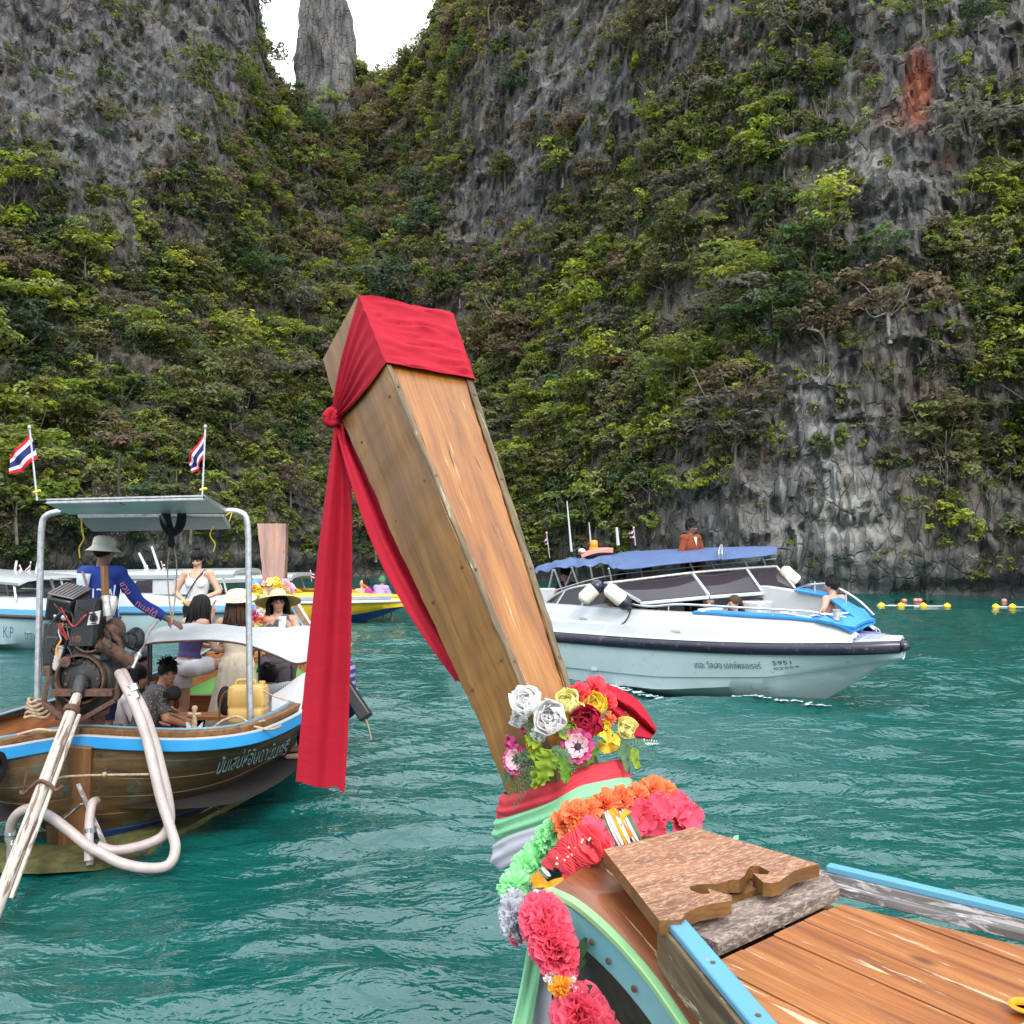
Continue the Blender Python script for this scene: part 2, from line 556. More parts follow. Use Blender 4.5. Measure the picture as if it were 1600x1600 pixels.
def rockmat(name):
    m, nt = newmat(name)
    geo = N(nt, 'ShaderNodeNewGeometry')
    P = geo.outputs['Position']
    rk = N(nt, 'ShaderNodeAttribute', attribute_name='rk')
    rs = N(nt, 'ShaderNodeSeparateXYZ', {'Vector': rk.outputs['Vector']})
    st = N(nt, 'ShaderNodeMapping', {'Vector': P, 'Scale': (1.1, 1.1, 0.26)})
    n1 = N(nt, 'ShaderNodeTexNoise', {'Vector': st.outputs[0], 'Scale': 1.0, 'Detail': 8.0, 'Roughness': 0.62, 'Distortion': 0.5})
    n2 = N(nt, 'ShaderNodeTexNoise', {'Vector': P, 'Scale': 0.35, 'Detail': 6.0, 'Roughness': 0.6})
    n3 = N(nt, 'ShaderNodeTexNoise', {'Vector': P, 'Scale': 3.1, 'Detail': 7.0, 'Roughness': 0.7})
    c = ramp(nt, n1.outputs[0], [(0.25, (0.040, 0.042, 0.050)), (0.42, (0.085, 0.088, 0.098)), (0.58, (0.135, 0.137, 0.145)), (0.74, (0.23, 0.23, 0.225))])
    f2 = N(nt, 'ShaderNodeMapRange', {'Value': n2.outputs[0], 'From Min': 0.42, 'From Max': 0.7, 'To Max': 0.55})
    c = mixc(nt, f2.outputs[0], c, (0.125, 0.110, 0.088, 1))
    # pale patches
    pf = mth(nt, 'MULTIPLY', rs.outputs['X'], mth(nt, 'ADD', mth(nt, 'MULTIPLY', n1.outputs[0], 2.2), -0.45), clamp=True)
    c = mixc(nt, pf, c, mixc(nt, n3.outputs[0], (0.20, 0.215, 0.20, 1), (0.50, 0.50, 0.46, 1)))
    # black water streaks and ochre stains
    s4 = N(nt, 'ShaderNodeTexNoise', {'Vector': N(nt, 'ShaderNodeMapping', {'Vector': P, 'Scale': (1.0, 1.0, 0.07)}).outputs[0], 'Scale': 1.1, 'Detail': 5.0, 'Roughness': 0.6, 'Distortion': 0.3})
    d4 = N(nt, 'ShaderNodeMapRange', {'Value': s4.outputs[0], 'From Min': 0.50, 'From Max': 0.62, 'To Max': 0.72})
    c = mixc(nt, d4.outputs[0], c, (0.030, 0.032, 0.038, 1))
    o4 = N(nt, 'ShaderNodeMapRange', {'Value': s4.outputs[0], 'From Min': 0.44, 'From Max': 0.34, 'To Max': 0.5})
    c = mixc(nt, mth(nt, 'MULTIPLY', o4.outputs[0], n2.outputs[0]), c, (0.24, 0.165, 0.095, 1))
    # rust
    rf = mth(nt, 'MULTIPLY', rs.outputs['Y'], mth(nt, 'ADD', mth(nt, 'MULTIPLY', n3.outputs[0], 1.4), 0.1), clamp=True)
    c = mixc(nt, rf, c, mixc(nt, n1.outputs[0], (0.15, 0.035, 0.022, 1), (0.26, 0.09, 0.05, 1)))
    # lichen, dry growth and soil
    lf = mth(nt, 'MULTIPLY', rs.outputs['Z'], mth(nt, 'ADD', mth(nt, 'MULTIPLY', n3.outputs[0], 2.6), -0.75), clamp=True)
    c = mixc(nt, lf, c, mixc(nt, n2.outputs[0], (0.060, 0.058, 0.030, 1), (0.115, 0.088, 0.052, 1)))
    # thin dry grass in pale orange tufts
    of = N(nt, 'ShaderNodeMapRange', {'Value': n3.outputs[0], 'From Min': 0.63, 'From Max': 0.70, 'To Max': 0.45})
    c = mixc(nt, mth(nt, 'MULTIPLY', of.outputs[0], mth(nt, 'SUBTRACT', 1.0, rs.outputs['X'], clamp=True)), c, (0.21, 0.15, 0.085, 1))
    vo = N(nt, 'ShaderNodeTexVoronoi', {'Vector': N(nt, 'ShaderNodeMapping', {'Vector': mixc(nt, 0.12, P, n3.outputs['Color'], 'ADD'), 'Scale': (1.5, 1.5, 0.7)}).outputs[0], 'Scale': 1.1}, feature='DISTANCE_TO_EDGE')
    crk = N(nt, 'ShaderNodeMapRange', {'Value': vo.outputs['Distance'], 'From Min': 0.0, 'From Max': 0.06})
    h = mth(nt, 'ADD', mth(nt, 'MULTIPLY', crk.outputs[0], 0.5), mth(nt, 'ADD', n1.outputs[0], mth(nt, 'MULTIPLY', n3.outputs[0], 0.8)))
    finish(nt, c, 0.9, 0, bump(nt, h, 0.9, 0.28), 0, 0.2)
    return m


def watermat():
    m, nt = newmat('lagoon_water')
    geo = N(nt, 'ShaderNodeNewGeometry')
    P = geo.outputs['Position']
    n0 = N(nt, 'ShaderNodeTexNoise', {'Vector': P, 'Scale': 0.09, 'Detail': 3.0})
    c = mixc(nt, n0.outputs[0], (0.0030, 0.050, 0.043, 1), (0.0046, 0.070, 0.059, 1))
    a = N(nt, 'ShaderNodeMapping', {'Vector': P, 'Scale': (1.0, 1.9, 1.0)})
    n1 = N(nt, 'ShaderNodeTexNoise', {'Vector': a.outputs[0], 'Scale': 4.2, 'Detail': 3.0, 'Roughness': 0.5, 'Distortion': 0.6})
    n2 = N(nt, 'ShaderNodeTexNoise', {'Vector': a.outputs[0], 'Scale': 11.0, 'Detail': 2.0, 'Distortion': 0.3})
    b = bump(nt, n1.outputs[0], 0.45, 0.10)
    b = bump(nt, n2.outputs[0], 0.22, 0.03, b)
    p = N(nt, 'ShaderNodeBsdfPrincipled', {'Base Color': c, 'Roughness': 0.04, 'IOR': 1.333, 'Specular IOR Level': 0.95, 'Normal': b})
    N(nt, 'ShaderNodeOutputMaterial', {'Surface': p.outputs[0]})
    return m


def glassmat(name, col, rough=0.05, trans=0.35):
    m, nt = newmat(name)
    g = N(nt, 'ShaderNodeBsdfPrincipled', {'Base Color': tuple(col) + (1,), 'Roughness': rough, 'IOR': 1.5})
    t = N(nt, 'ShaderNodeBsdfTransparent', {'Color': (0.35, 0.33, 0.35, 1)})
    mx = N(nt, 'ShaderNodeMixShader', {0: trans, 1: g.outputs[0], 2: t.outputs[0]})
    N(nt, 'ShaderNodeOutputMaterial', {'Surface': mx.outputs[0]})
    return m


rock = rockmat('limestone')
water_m = watermat()
leaf_obj = leafmat('tree_leaf', 'OBJ')
leaf_ins = leafmat('shrub_leaf', 'INS')
bark = plain('pale_bark', (0.19, 0.17, 0.145), 0.9, var=0.4, scale=9)
bark_mid = plain('grey_brown_bark', (0.115, 0.10, 0.08), 0.9, var=0.5, scale=9)
bark_dark = plain('dark_bark', (0.09, 0.08, 0.065), 0.9, var=0.4, scale=9)
# own boat
w_face = wood('varnished_face', (0.125, 0.040, 0.004), (0.235, 0.084, 0.009), (0.31, 0.130, 0.020), ((0.38, 0.24, 0.13), 0.62, 30, 2.6), 0.42, 20, 1.6, 0.08, 0.0008, 0.55, 0.25)
w_side = wood('weathered_side', (0.10, 0.040, 0.006), (0.205, 0.088, 0.012), (0.28, 0.135, 0.026), ((0.34, 0.27, 0.18), 0.715, 20, 3), 0.5, 13, 1.1, 0.1, 0.001, 0.4, 0.45)
w_edge = wood('worn_edge', (0.05, 0.032, 0.014), (0.11, 0.075, 0.032), (0.19, 0.135, 0.07), ((0.34, 0.30, 0.23), 0.60, 30, 5), 0.7, 30, 3)
w_deck = wood('deck_plank_wood', (0.145, 0.042, 0.008), (0.270, 0.088, 0.017), (0.36, 0.145, 0.038), ((0.46, 0.31, 0.19), 0.585, 34, 2.4), 0.42, 24, 1.6, 0.15, 0.001, 0.4, 0.3)
w_plate = wood('peeling_plate', (0.12, 0.042, 0.018), (0.21, 0.078, 0.036), (0.28, 0.12, 0.06), ((0.43, 0.29, 0.175), 0.455, 120, 34, .24), 0.55, 18, 3, 0.0, 0.002, 0.3, 0.3)
w_step = wood('grey_step', (0.06, 0.04, 0.036), (0.12, 0.082, 0.07), (0.18, 0.125, 0.10), ((0.38, 0.31, 0.24), 0.45, 110, 36, .22), 0.7, 18, 3)
w_gunwale = wood('red_brown_gunwale', (0.085, 0.024, 0.007), (0.165, 0.050, 0.014), (0.24, 0.080, 0.024), ((0.42, 0.27, 0.13), 0.63, 30, 2.2), 0.4, 15, 1.0, 0.2)
w_cut = wood('cut_edge_wood', (0.075, 0.030, 0.007), (0.135, 0.058, 0.012), (0.20, 0.095, 0.022), None, 0.5, 20, 4)
w_hull = wood('dark_hull_wood', (0.035, 0.018, 0.010), (0.075, 0.036, 0.018), (0.13, 0.065, 0.03), None, 0.5, 14, 1.2)
w_grey = wood('grey_wood', (0.07, 0.062, 0.06), (0.13, 0.118, 0.112), (0.21, 0.19, 0.18), ((0.38, 0.36, 0.35), 0.52, 30, 6), 0.75, 20, 2)
p_blue = paint('sky_blue_paint', (0.075, 0.235, 0.34), (0.30, 0.28, 0.24), 0.66, 0.45, 22, 5)
p_rail = paint('faded_blue_paint', (0.10, 0.30, 0.40), (0.09, 0.08, 0.06), 0.67, 0.45, 18, 3, (0.13, 0.36, 0.34))
p_green = paint('mint_edge_paint', (0.19, 0.38, 0.17), (0.35, 0.20, 0.09), 0.66, 0.5, 22, 3)
cloth_red = fabric('red_cloth', (0.37, 0.006, 0.022), crease=0.003, var=.2)
cloth_coral = fabric('coral_cloth', (0.66, 0.055, 0.075), crease=0.004)
cloth_green = fabric('mint_cloth', (0.25, 0.57, 0.33), crease=0.004)
cloth_white = fabric('lilac_grey_cloth', (0.52, 0.51, 0.57), crease=0.004)
cloth_navy = fabric('navy_cloth', (0.025, 0.025, 0.12))
pt = lambda n, c, s=0.5: plain(n, c, 0.75, var=0.16, scale=40, sub=s, spec=0.25)
f_orange, f_pink, f_coral, f_mint = pt('orange_petal', (0.92, 0.30, 0.13)), pt('pink_petal', (0.92, 0.15, 0.24)), pt('coral_petal', (0.90, 0.125, 0.16)), pt('mint_petal', (0.42, 0.84, 0.46))
f_grey, f_white, f_cream = pt('grey_petal', (0.56, 0.56, 0.62)), pt('white_petal', (0.90, 0.89, 0.87)), pt('cream_petal', (0.92, 0.86, 0.46))
f_yellow, f_crimson, f_gold = pt('yellow_petal', (0.88, 0.72, 0.10)), pt('crimson_petal', (0.58, 0.03, 0.09)), pt('amber_ribbon', (0.86, 0.42, 0.04))
f_rosep, f_blush = pt('rose_petal', (0.72, 0.14, 0.36)), pt('blush_petal', (0.88, 0.60, 0.66))
f_leaf, f_lime, f_fern, f_dleaf = pt('leaf_green', (0.16, 0.30, 0.04)), pt('lime_leaf', (0.36, 0.50, 0.06)), pt('fern_green', (0.15, 0.27, 0.15)), pt('dark_leaf', (0.03, 0.075, 0.03))
f_dark = plain('flower_eye', (0.02, 0.012, 0.02), 0.8)
# boats
black = plain('black_paint', (0.012, 0.012, 0.013), 0.45, var=0.5, scale=12, dirt=((0.06, 0.045, 0.035), 0.25))
blackm = plain('black_plastic', (0.010, 0.010, 0.011), 0.35, var=0.3)
rust = plain('rusty_steel', (0.085, 0.045, 0.032), 0.8, 0.3, var=0.5, scale=25, bmp=0.002, dirt=((0.16, 0.075, 0.04), 0.3))
steel = plain('galvanised_steel', (0.42, 0.43, 0.44), 0.42, 0.75, var=0.25, scale=30)
chrome = plain('polished_steel', (0.62, 0.62, 0.63), 0.2, 0.95, var=0.08)
silver = plain('aluminium_grey', (0.50, 0.50, 0.48), 0.4, 0.6, var=0.25, scale=20, dirt=((0.10, 0.08, 0.06), 0.15))
greylab = plain('grey_label', (0.42, 0.42, 0.42), 0.5, var=0.1)
hose_m = plain('pale_rubber_hose', (0.33, 0.275, 0.26), 0.45, var=0.16, scale=9, dirt=((0.40, 0.32, 0.26), 0.1))
pole_w = paint('flaking_white_paint', (0.36, 0.32, 0.275), (0.12, 0.07, 0.05), 0.53, 0.6, 30, 3)
band_blue = paint('azure_band_paint', (0.022, 0.22, 0.48), (0.10, 0.20, 0.24), 0.72, 0.35, 12, 3)
anti_blue = paint('navy_bottom_paint', (0.012, 0.045, 0.16), (0.04, 0.05, 0.05), 0.66, 0.5)
w_strake = wood('mossy_strake', (0.042, 0.026, 0.012), (0.092, 0.053, 0.020), (0.145, 0.088, 0.034), ((0.055, 0.075, 0.06), 0.56, 6, 1.5), 0.5, 9, 0.8, 0.1)
w_post = wood('sternpost_wood', (0.085, 0.035, 0.012), (0.16, 0.068, 0.02), (0.22, 0.10, 0.032), ((0.09, 0.09, 0.05), 0.62, 8, 1.5), 0.5, 12, 0.9, 0.1)
moss = plain('mossy_board', (0.085, 0.085, 0.02), 0.8, var=0.6, scale=5, bmp=0.01, dirt=((0.035, 0.03, 0.012), 0.4))
w_int = wood('orange_inner_wood', (0.18, 0.055, 0.018), (0.30, 0.105, 0.034), (0.40, 0.17, 0.06), None, 0.5, 10, 1.2)
w_pink = wood('pinkish_prow_wood', (0.12, 0.06, 0.05), (0.20, 0.105, 0.085), (0.28, 0.155, 0.11), ((0.34, 0.15, 0.06), 0.60, 5, 1.2), 0.6, 9, 0.8)
w_rope = plain('rope_fibre', (0.30, 0.22, 0.14), 0.9, var=0.4, scale=40)
carpet = plain('green_carpet', (0.07, 0.22, 0.035), 0.95, var=0.25, scale=60, bmp=0.004)
tarp = plain('white_tarp', (0.38, 0.39, 0.40), 0.6, var=0.08, scale=8, bmp=0.004, dirt=((0.5, 0.5, 0.47), 0.1), sub=0.15)
can_m = plain('yellow_can_plastic', (0.52, 0.35, 0.11), 0.45, var=0.08, sub=0.2)
panel_m = plain('roof_panel_white', (0.60, 0.62, 0.63), 0.35, var=0.12, scale=4)
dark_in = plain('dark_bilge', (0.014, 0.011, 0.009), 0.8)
gel = plain('white_gelcoat', (0.40, 0.425, 0.44), 0.22, var=0.05, scale=3, coat=0.3, dirt=((0.55, 0.58, 0.55), 0.06))
gel_blue = plain('pale_blue_gelcoat', (0.34, 0.45, 0.49), 0.2, var=0.06, scale=2, coat=0.3)
gel_hull = plain('hull_gelcoat', (0.36, 0.455, 0.47), 0.2, var=0.05, scale=2, coat=0.3, dirt=((0.25, 0.29, 0.26), 0.08))
gel_yel = plain('yellow_gelcoat', (0.62, 0.42, 0.012), 0.25, var=0.1, scale=3, coat=0.3)
gel_org = plain('amber_gelcoat', (0.74, 0.36, 0.012), 0.25, var=0.08, coat=0.3)
gel_grey = plain('grey_gelcoat', (0.42, 0.43, 0.43), 0.35, var=0.06)
navy = plain('navy_rub_rail', (0.006, 0.007, 0.018), 0.3, var=0.3, scale=5, dirt=((0.12, 0.12, 0.16), 0.08))
blue_pad = plain('bright_blue_pad', (0.025, 0.20, 0.48), 0.45, var=0.08)
blue_stripe = plain('blue_stripe', (0.04, 0.22, 0.50), 0.35, var=0.1)
blue_canvas = plain('blue_canvas', (0.040, 0.078, 0.18), 0.6, var=0.18, scale=5, bmp=0.006)
fender_w = plain('cream_fender', (0.68, 0.63, 0.50), 0.45, var=0.12, scale=9, dirt=((0.40, 0.34, 0.25), 0.12))
fender_b = plain('blue_fender', (0.06, 0.20, 0.60), 0.5, var=0.12)
lav = plain('lavender_plate', (0.20, 0.22, 0.46), 0.5, var=0.1)
orange_m = plain('orange_plastic', (0.80, 0.24, 0.02), 0.45, var=0.08)
yellow_m = plain('yellow_buoy', (0.82, 0.55, 0.02), 0.4, var=0.08)
coral_m = plain('coral_buoy', (0.80, 0.22, 0.16), 0.5, var=0.08)
ink = plain('dark_lettering', (0.03, 0.07, 0.08), 0.6, var=0.2)
ink_pale = plain('pale_lettering', (0.34, 0.46, 0.46), 0.6, var=0.15)
ink_red = plain('red_lettering', (0.30, 0.05, 0.01), 0.6)
ink_white = plain('white_lettering', (0.75, 0.76, 0.78), 0.6)
ink_pink = plain('pink_lettering', (0.74, 0.22, 0.24), 0.6)
yellow_cord = plain('yellow_cord', (0.60, 0.48, 0.05), 0.8)
smoked = glassmat('smoked_glass', (0.05, 0.042, 0.052), 0.05, 0.34)
flag_m = flagmat()
foam_m = plain('foam', (0.42, 0.52, 0.52), 0.5, var=0.1)
# people
skin_l = plain('light_skin', (0.43, 0.245, 0.17), 0.5, var=0.06, scale=5, spec=0.35)
skin_m = plain('tan_skin', (0.30, 0.155, 0.098), 0.5, var=0.07, scale=5, spec=0.35)
skin_d = plain('brown_skin', (0.17, 0.085, 0.055), 0.5, var=0.08, scale=5, spec=0.35)
hair_b = plain('black_hair', (0.010, 0.009, 0.009), 0.7, var=0.4, scale=60, spec=0.15)
hair_br = plain('brown_hair', (0.05, 0.03, 0.02), 0.7, var=0.4, scale=60, spec=0.15)
hair_g = plain('sandy_grey_hair', (0.22, 0.18, 0.14), 0.6, var=0.3, scale=60)
lip = plain('lips', (0.36, 0.10, 0.09), 0.5)
eye_m = plain('eye_dark', (0.012, 0.010, 0.010), 0.2)
cl = lambda n, c: plain(n, c, 0.85, var=0.12, scale=9, bmp=0.006, spec=0.25)
c_blue, c_navy, c_white, c_cream = cl('blue_jersey', (0.022, 0.050, 0.26)), cl('navy_fabric', (0.014, 0.014, 0.045)), cl('white_fabric', (0.50, 0.49, 0.50)), cl('cream_fabric', (0.58, 0.50, 0.38))
c_purple, c_grey, c_black, c_rust = cl('purple_fabric', (0.055, 0.040, 0.12)), cl('pale_grey_fabric', (0.42, 0.43, 0.43)), cl('black_fabric', (0.012, 0.012, 0.014)), cl('rust_shirt', (0.17, 0.040, 0.015))
c_ice, c_red, c_pinkf, c_lil, c_char = cl('ice_blue_fabric', (0.48, 0.58, 0.74)), cl('red_shirt', (0.66, 0.03, 0.02)), cl('hot_pink_fabric', (0.70, 0.03, 0.22)), cl('lilac_shirt', (0.26, 0.22, 0.48)), cl('charcoal_fabric', (0.07, 0.062, 0.075))
c_print, c_stripe = shirtprint(), stripes()
straw = plain('straw', (0.60, 0.42, 0.20), 0.85, var=0.25, scale=60, bmp=0.004)
straw_p = plain('pale_straw', (0.66, 0.54, 0.32), 0.85, var=0.2, scale=60, bmp=0.004)
hat_c = cl('pale_grey_hat', (0.50, 0.49, 0.43))
strap_m = plain('tan_strap', (0.36, 0.16, 0.07), 0.7)
# ---------------------------------------------------------------- water
def waves(X, Y):
    rs = np.random.RandomState(5)
    w1 = fbm(X * .35, Y * .35, 0.3, 2, 41)
    w2 = fbm(X * .35 + 9, Y * .35, 1.3, 2, 43)
    Xw, Yw = X + .40 * w1, Y + .40 * w2
    Z = 0
    for i in range(46):
        lam = math.exp(rs.uniform(math.log(.22), math.log(4.2)))
        th = rs.normal(1.5, .38)
        k = 2 * PI / lam
        a = 0.0057 * lam ** .78 * rs.uniform(.5, 1.3)
        s = np.sin(k * (Xw * math.cos(th) + Yw * math.sin(th)) + rs.uniform(0, 6.28))
        Z = Z + a * (s + .22 * s * s)
    patch = np.clip(.85 + .6 * fbm(X * .12, Y * .12, 5, 3, 77), .35, 1.5)
    return Z * patch


def graded(lo, hi, c0, c1, fine, growth):
    out = list(np.arange(c0, c1, fine))
    s, x = fine, c1
    while x < hi:
        out.append(x)
        s = min(s * growth, 6)
        x += s
    s, x, pre = fine, c0, []
    while x > lo:
        s = min(s * growth, 6)
        x -= s
        pre.append(x)
    return np.array(pre[::-1] + out + [hi])


gx = graded(-150, 150, -5.5, 5.5, .05, 1.02)
gy = graded(-90, 120, 1.6, 13, .042, 1.018)
GX, GY = np.meshgrid(gx, gy, indexing='ij')
GZ = waves(GX, GY) * np.clip(1.3 - np.hypot(GX, GY) / 90, .15, 1)
wm = MB()
wm.grid(np.stack([GX, GY, GZ], -1))
water = wm.build('water', water_m, smooth=180)
tag(water, 'rippled teal lagoon water between the boats', kind='structure')
bed = MB()
bed.add([(-160, -95, -4), (160, -95, -4), (160, 125, -4), (-160, 125, -4)], [(0, 1, 2, 3)])
tag(bed.build('seabed', plain('sand_bed', (0.20, 0.30, 0.26), 0.9)), 'sandy seabed under the teal water', kind='structure')

# ---------------------------------------------------------------- cliffs round the lagoon
CY = -4.0
BASE = np.array([(-900, 20), (-400, 32), (-100, 41), (100, 46), (300, 51), (450, 55), (600, 57), (750, 54), (850, 50), (950, 46), (1050, 42.5), (1200, 39.5), (1400, 37.6), (1600, 36.4), (1800, 34), (2200, 28), (2700, 20)], float)
PROF = {
    -900: [(0, -3), (.5, 3), (5, 9), (9, 15), (12, 22), (14.5, 32), (17, 42), (22, 58), (30, 64)],
    0: [(0, -3), (.5, 3), (5, 9), (9, 15), (12, 22), (14.5, 32), (17, 42), (22, 60), (30, 66)],
    300: [(0, -3), (.5, 4), (6, 10), (11, 18), (14, 27), (16, 36), (18, 46), (23, 62), (30, 68)],
    366: [(0, -3), (1, 4), (7, 10), (13, 18), (16, 27), (18, 36), (19.5, 45), (23, 56), (30, 60)],
    404: [(0, -3), (1, 4), (7, 10), (13, 18), (17, 26), (19.5, 34), (22, 40.5), (30, 44), (42, 42)],
    446: [(0, -3), (1, 4), (8, 10), (14.5, 18), (20, 26), (25, 33), (29, 37.5), (36, 43.5), (50, 38)],
    500: [(0, -3), (1, 4), (8, 10), (15, 18), (21, 26), (27, 33), (32, 39), (37, 44.5), (52, 38)],
    560: [(0, -3), (1.5, 4), (9, 10), (16, 18), (22, 26), (28, 34), (33, 42), (37, 49), (52, 42)],
    640: [(0, -3), (1.5, 4), (8, 10), (14, 18), (19, 26), (24, 34), (29, 42), (33, 48), (48, 44)],
    700: [(0, -3), (1.5, 4), (7, 10), (12, 18), (16, 26), (19, 34), (22, 42), (26, 50), (36, 56)],
    800: [(0, -3), (1.5, 4), (6, 10), (11, 17), (14, 24), (15.5, 32), (17.5, 42), (22, 54), (30, 66)],
    950: [(0, -3), (1, 4), (5, 10), (9, 17), (12, 24), (14, 32), (16.5, 42), (21, 54), (30, 66)],
    1050: [(0, -3), (.8, 4), (4, 10), (7.5, 17), (10.5, 24), (13, 32), (16, 42), (20, 54), (30, 66)],
    1200: [(0, -3), (.5, 4), (2, 10), (5, 16), (8, 23), (10.5, 31), (13, 40), (18, 52), (27, 64)],
    1400: [(.8, -3), (0, 4), (1, 11), (3.5, 16), (5.5, 23), (7.5, 31), (10, 40), (15, 52), (24, 64)],
    1600: [(0.4, -3), (.4, 4), (2, 10), (4.5, 16), (7, 23), (9.5, 31), (12, 40), (17, 52), (26, 62)],
    2700: [(0, -3), (.4, 4), (2, 10), (4.5, 16), (7, 23), (9.5, 31), (12, 40), (17, 50), (26, 58)],
}
ck = sorted(PROF)
carr = np.array([PROF[k] for k in ck], float)                       # control, knot, (b, z)
ctl = np.concatenate([np.arange(-900, -120, 14.0), np.arange(-120, 1720, 2.6), np.arange(1720, 2700, 14.0)])
NV = 400
vv = np.linspace(0, 8, NV)
kv = np.minimum(vv.astype(int), 7)
tv = vv - kv
b0 = np.interp(ctl, BASE[:, 0], BASE[:, 1])
ker = np.hanning(41)
ker /= ker.sum()
b0 = np.convolve(np.pad(b0, 20, 'edge'), ker, 'valid')
prof = np.zeros((len(ctl), 9, 2))
CAPK = .655
for q in range(9):
    for w in range(2):
        prof[:, q, w] = np.interp(ctl, ck, carr[:, q, w])
cap_ = 2.4 + CAPK * (b0[:, None] + prof[..., 0])                      # the rim of the lagoon
prof[:, 5:, 1] = np.minimum(prof[:, 5:, 1], cap_[:, 5:] + np.array([0, .3, .6, .9]))
pr = prof[:, kv] * (1 - tv)[None, :, None] + prof[:, kv + 1] * tv[None, :, None]
Yc = b0[:, None] + pr[..., 0]
Zc = pr[..., 1].copy()
tphi = b0 * (ctl - 800) / F / (b0 - CY)
Xc = (Yc - CY) * tphi[:, None]
# relief: buttresses, flutes, ledges, blocks
L = Xc * 0.9 + Yc * 0.45
calm = np.clip((Zc + 1) / 4, 0.25, 1)
d = 1.9 * fbm(Xc * .11, Yc * .11, Zc * .05, 2, 3) + .95 * fbm(Xc * .30, Yc * .30, Zc * .12, 2, 11)
fl = 1 - np.abs(fbm(Xc * .95, Yc * .95, Zc * .17, 2, 23))
d += .42 * fl ** 2
d += .28 * (1 - 2 * np.abs(vnoise(Xc * 1.9, Yc * 1.9, Zc * .55, 31)))
cell = vnoise(np.floor(L * .8 + .6 * vnoise(L * .4, Zc * .5, 2, 5)) + .5, np.floor(Zc * .45 + .8 * vnoise(L * .5, Zc * .4, 7, 6)) + .5, 3.5, 8)
d += .46 * cell
d += .40 * vnoise(Xc * .22, Yc * .22, Zc * .95 + .8 * vnoise(Xc * .2, Yc * .2, 1, 17), 18) + .22 * vnoise(Xc * .5, Yc * .5, Zc * 2.1 + vnoise(Xc * .3, Yc * .3, 4, 19), 20)
d += .22 * vnoise(Xc * 4, Yc * 4, Zc * 2.2, 37) + .10 * vnoise(Xc * 8, Yc * 8, Zc * 5, 39)
nx, ny = Xc, Yc - CY
nr = np.hypot(nx, ny)
d = d * calm
Yd = Yc - ny / nr * d
Xd = Xc - nx / nr * d
Zd = Zc + .35 * fbm(Xc * .5, Yc * .5, Zc * .5, 2, 51) * calm
# notch cut at the tide line under the wall
under = 1.1 * np.exp(-((Zc - .1) / .75) ** 2)
Yd += ny / nr * under
Xd += nx / nr * under

PX, PY = topx(np.stack([Xd, Yd, Zd], -1))


def blob(cx, cy, rx, ry, p=2.0):
    return np.exp(-(((PX - cx) / rx) ** 2 + ((PY - cy) / ry) ** 2) ** (p / 2))


# what grows where: share of plants, and share of them that are dry, on a 100 px grid of the wall seen from the water
VEG = np.array([
    [2, 2, 3, 2, 2, 3, 8, 7, 4, 4, 5, 4, 6, 2, 2, 4],
    [2, 2, 2, 3, 5, 5, 8, 3, 1, 3, 6, 6, 6, 3, 1, 4],
    [3, 2, 4, 5, 7, 7, 7, 3, 2, 5, 8, 7, 5, 2, 3, 5],
    [6, 6, 6, 7, 8, 8, 6, 3, 4, 7, 7, 7, 4, 2, 4, 6],
    [8, 8, 8, 8, 8, 8, 7, 5, 7, 8, 8, 8, 7, 5, 5, 7],
    [9, 9, 9, 8, 9, 8, 7, 6, 8, 9, 8, 7, 4, 3, 5, 8],
    [9, 9, 8, 9, 9, 8, 7, 8, 8, 8, 7, 5, 2, 2, 5, 8],
    [9, 9, 8, 8, 8, 8, 8, 8, 9, 8, 6, 4, 1, 2, 6, 7],
    [8, 7, 4, 4, 7, 7, 8, 8, 8, 6, 3, 1, 0, 0, 4, 5],
    [3, 2, 0, 0, 2, 3, 3, 3, 3, 1, 0, 0, 0, 0, 0, 0]], float) / 9
DRY = np.array([
    [3, 3, 4, 4, 4, 4, 4, 6, 7, 7, 5, 4, 3, 3, 3, 2],
    [4, 4, 5, 4, 3, 5, 7, 6, 5, 4, 3, 3, 2, 3, 3, 2],
    [3, 4, 5, 4, 2, 2, 6, 7, 6, 3, 1, 1, 1, 2, 2, 2],
    [2, 2, 3, 3, 2, 3, 6, 7, 5, 2, 2, 1, 1, 2, 3, 1],
    [1, 1, 1, 2, 1, 2, 4, 6, 3, 1, 1, 1, 2, 2, 2, 1],
    [1, 1, 1, 1, 1, 1, 3, 3, 2, 1, 1, 1, 2, 2, 2, 1],
    [1, 1, 1, 1, 1, 1, 2, 2, 2, 3, 1, 1, 2, 2, 2, 1],
    [1, 1, 1, 1, 1, 1, 2, 2, 1, 1, 1, 1, 2, 2, 3, 2],
    [1, 1, 1, 1, 1, 1, 1, 1, 1, 1, 1, 1, 2, 2, 2, 2],
    [1, 1, 1, 1, 1, 1, 1, 1, 1, 1, 1, 1, 1, 1, 1, 1]], float) / 9


def look(G, px, py):
    u = np.clip(px / 100 - .5, 0, 14.999)
    v = np.clip(py / 100 - .5, 0, 8.999)
    i, j = v.astype(int), u.astype(int)
    a, b = v - i, u - j
    return G[i, j] * (1 - a) * (1 - b) + G[i + 1, j] * a * (1 - b) + G[i, j + 1] * (1 - a) * b + G[i + 1, j + 1] * a * b


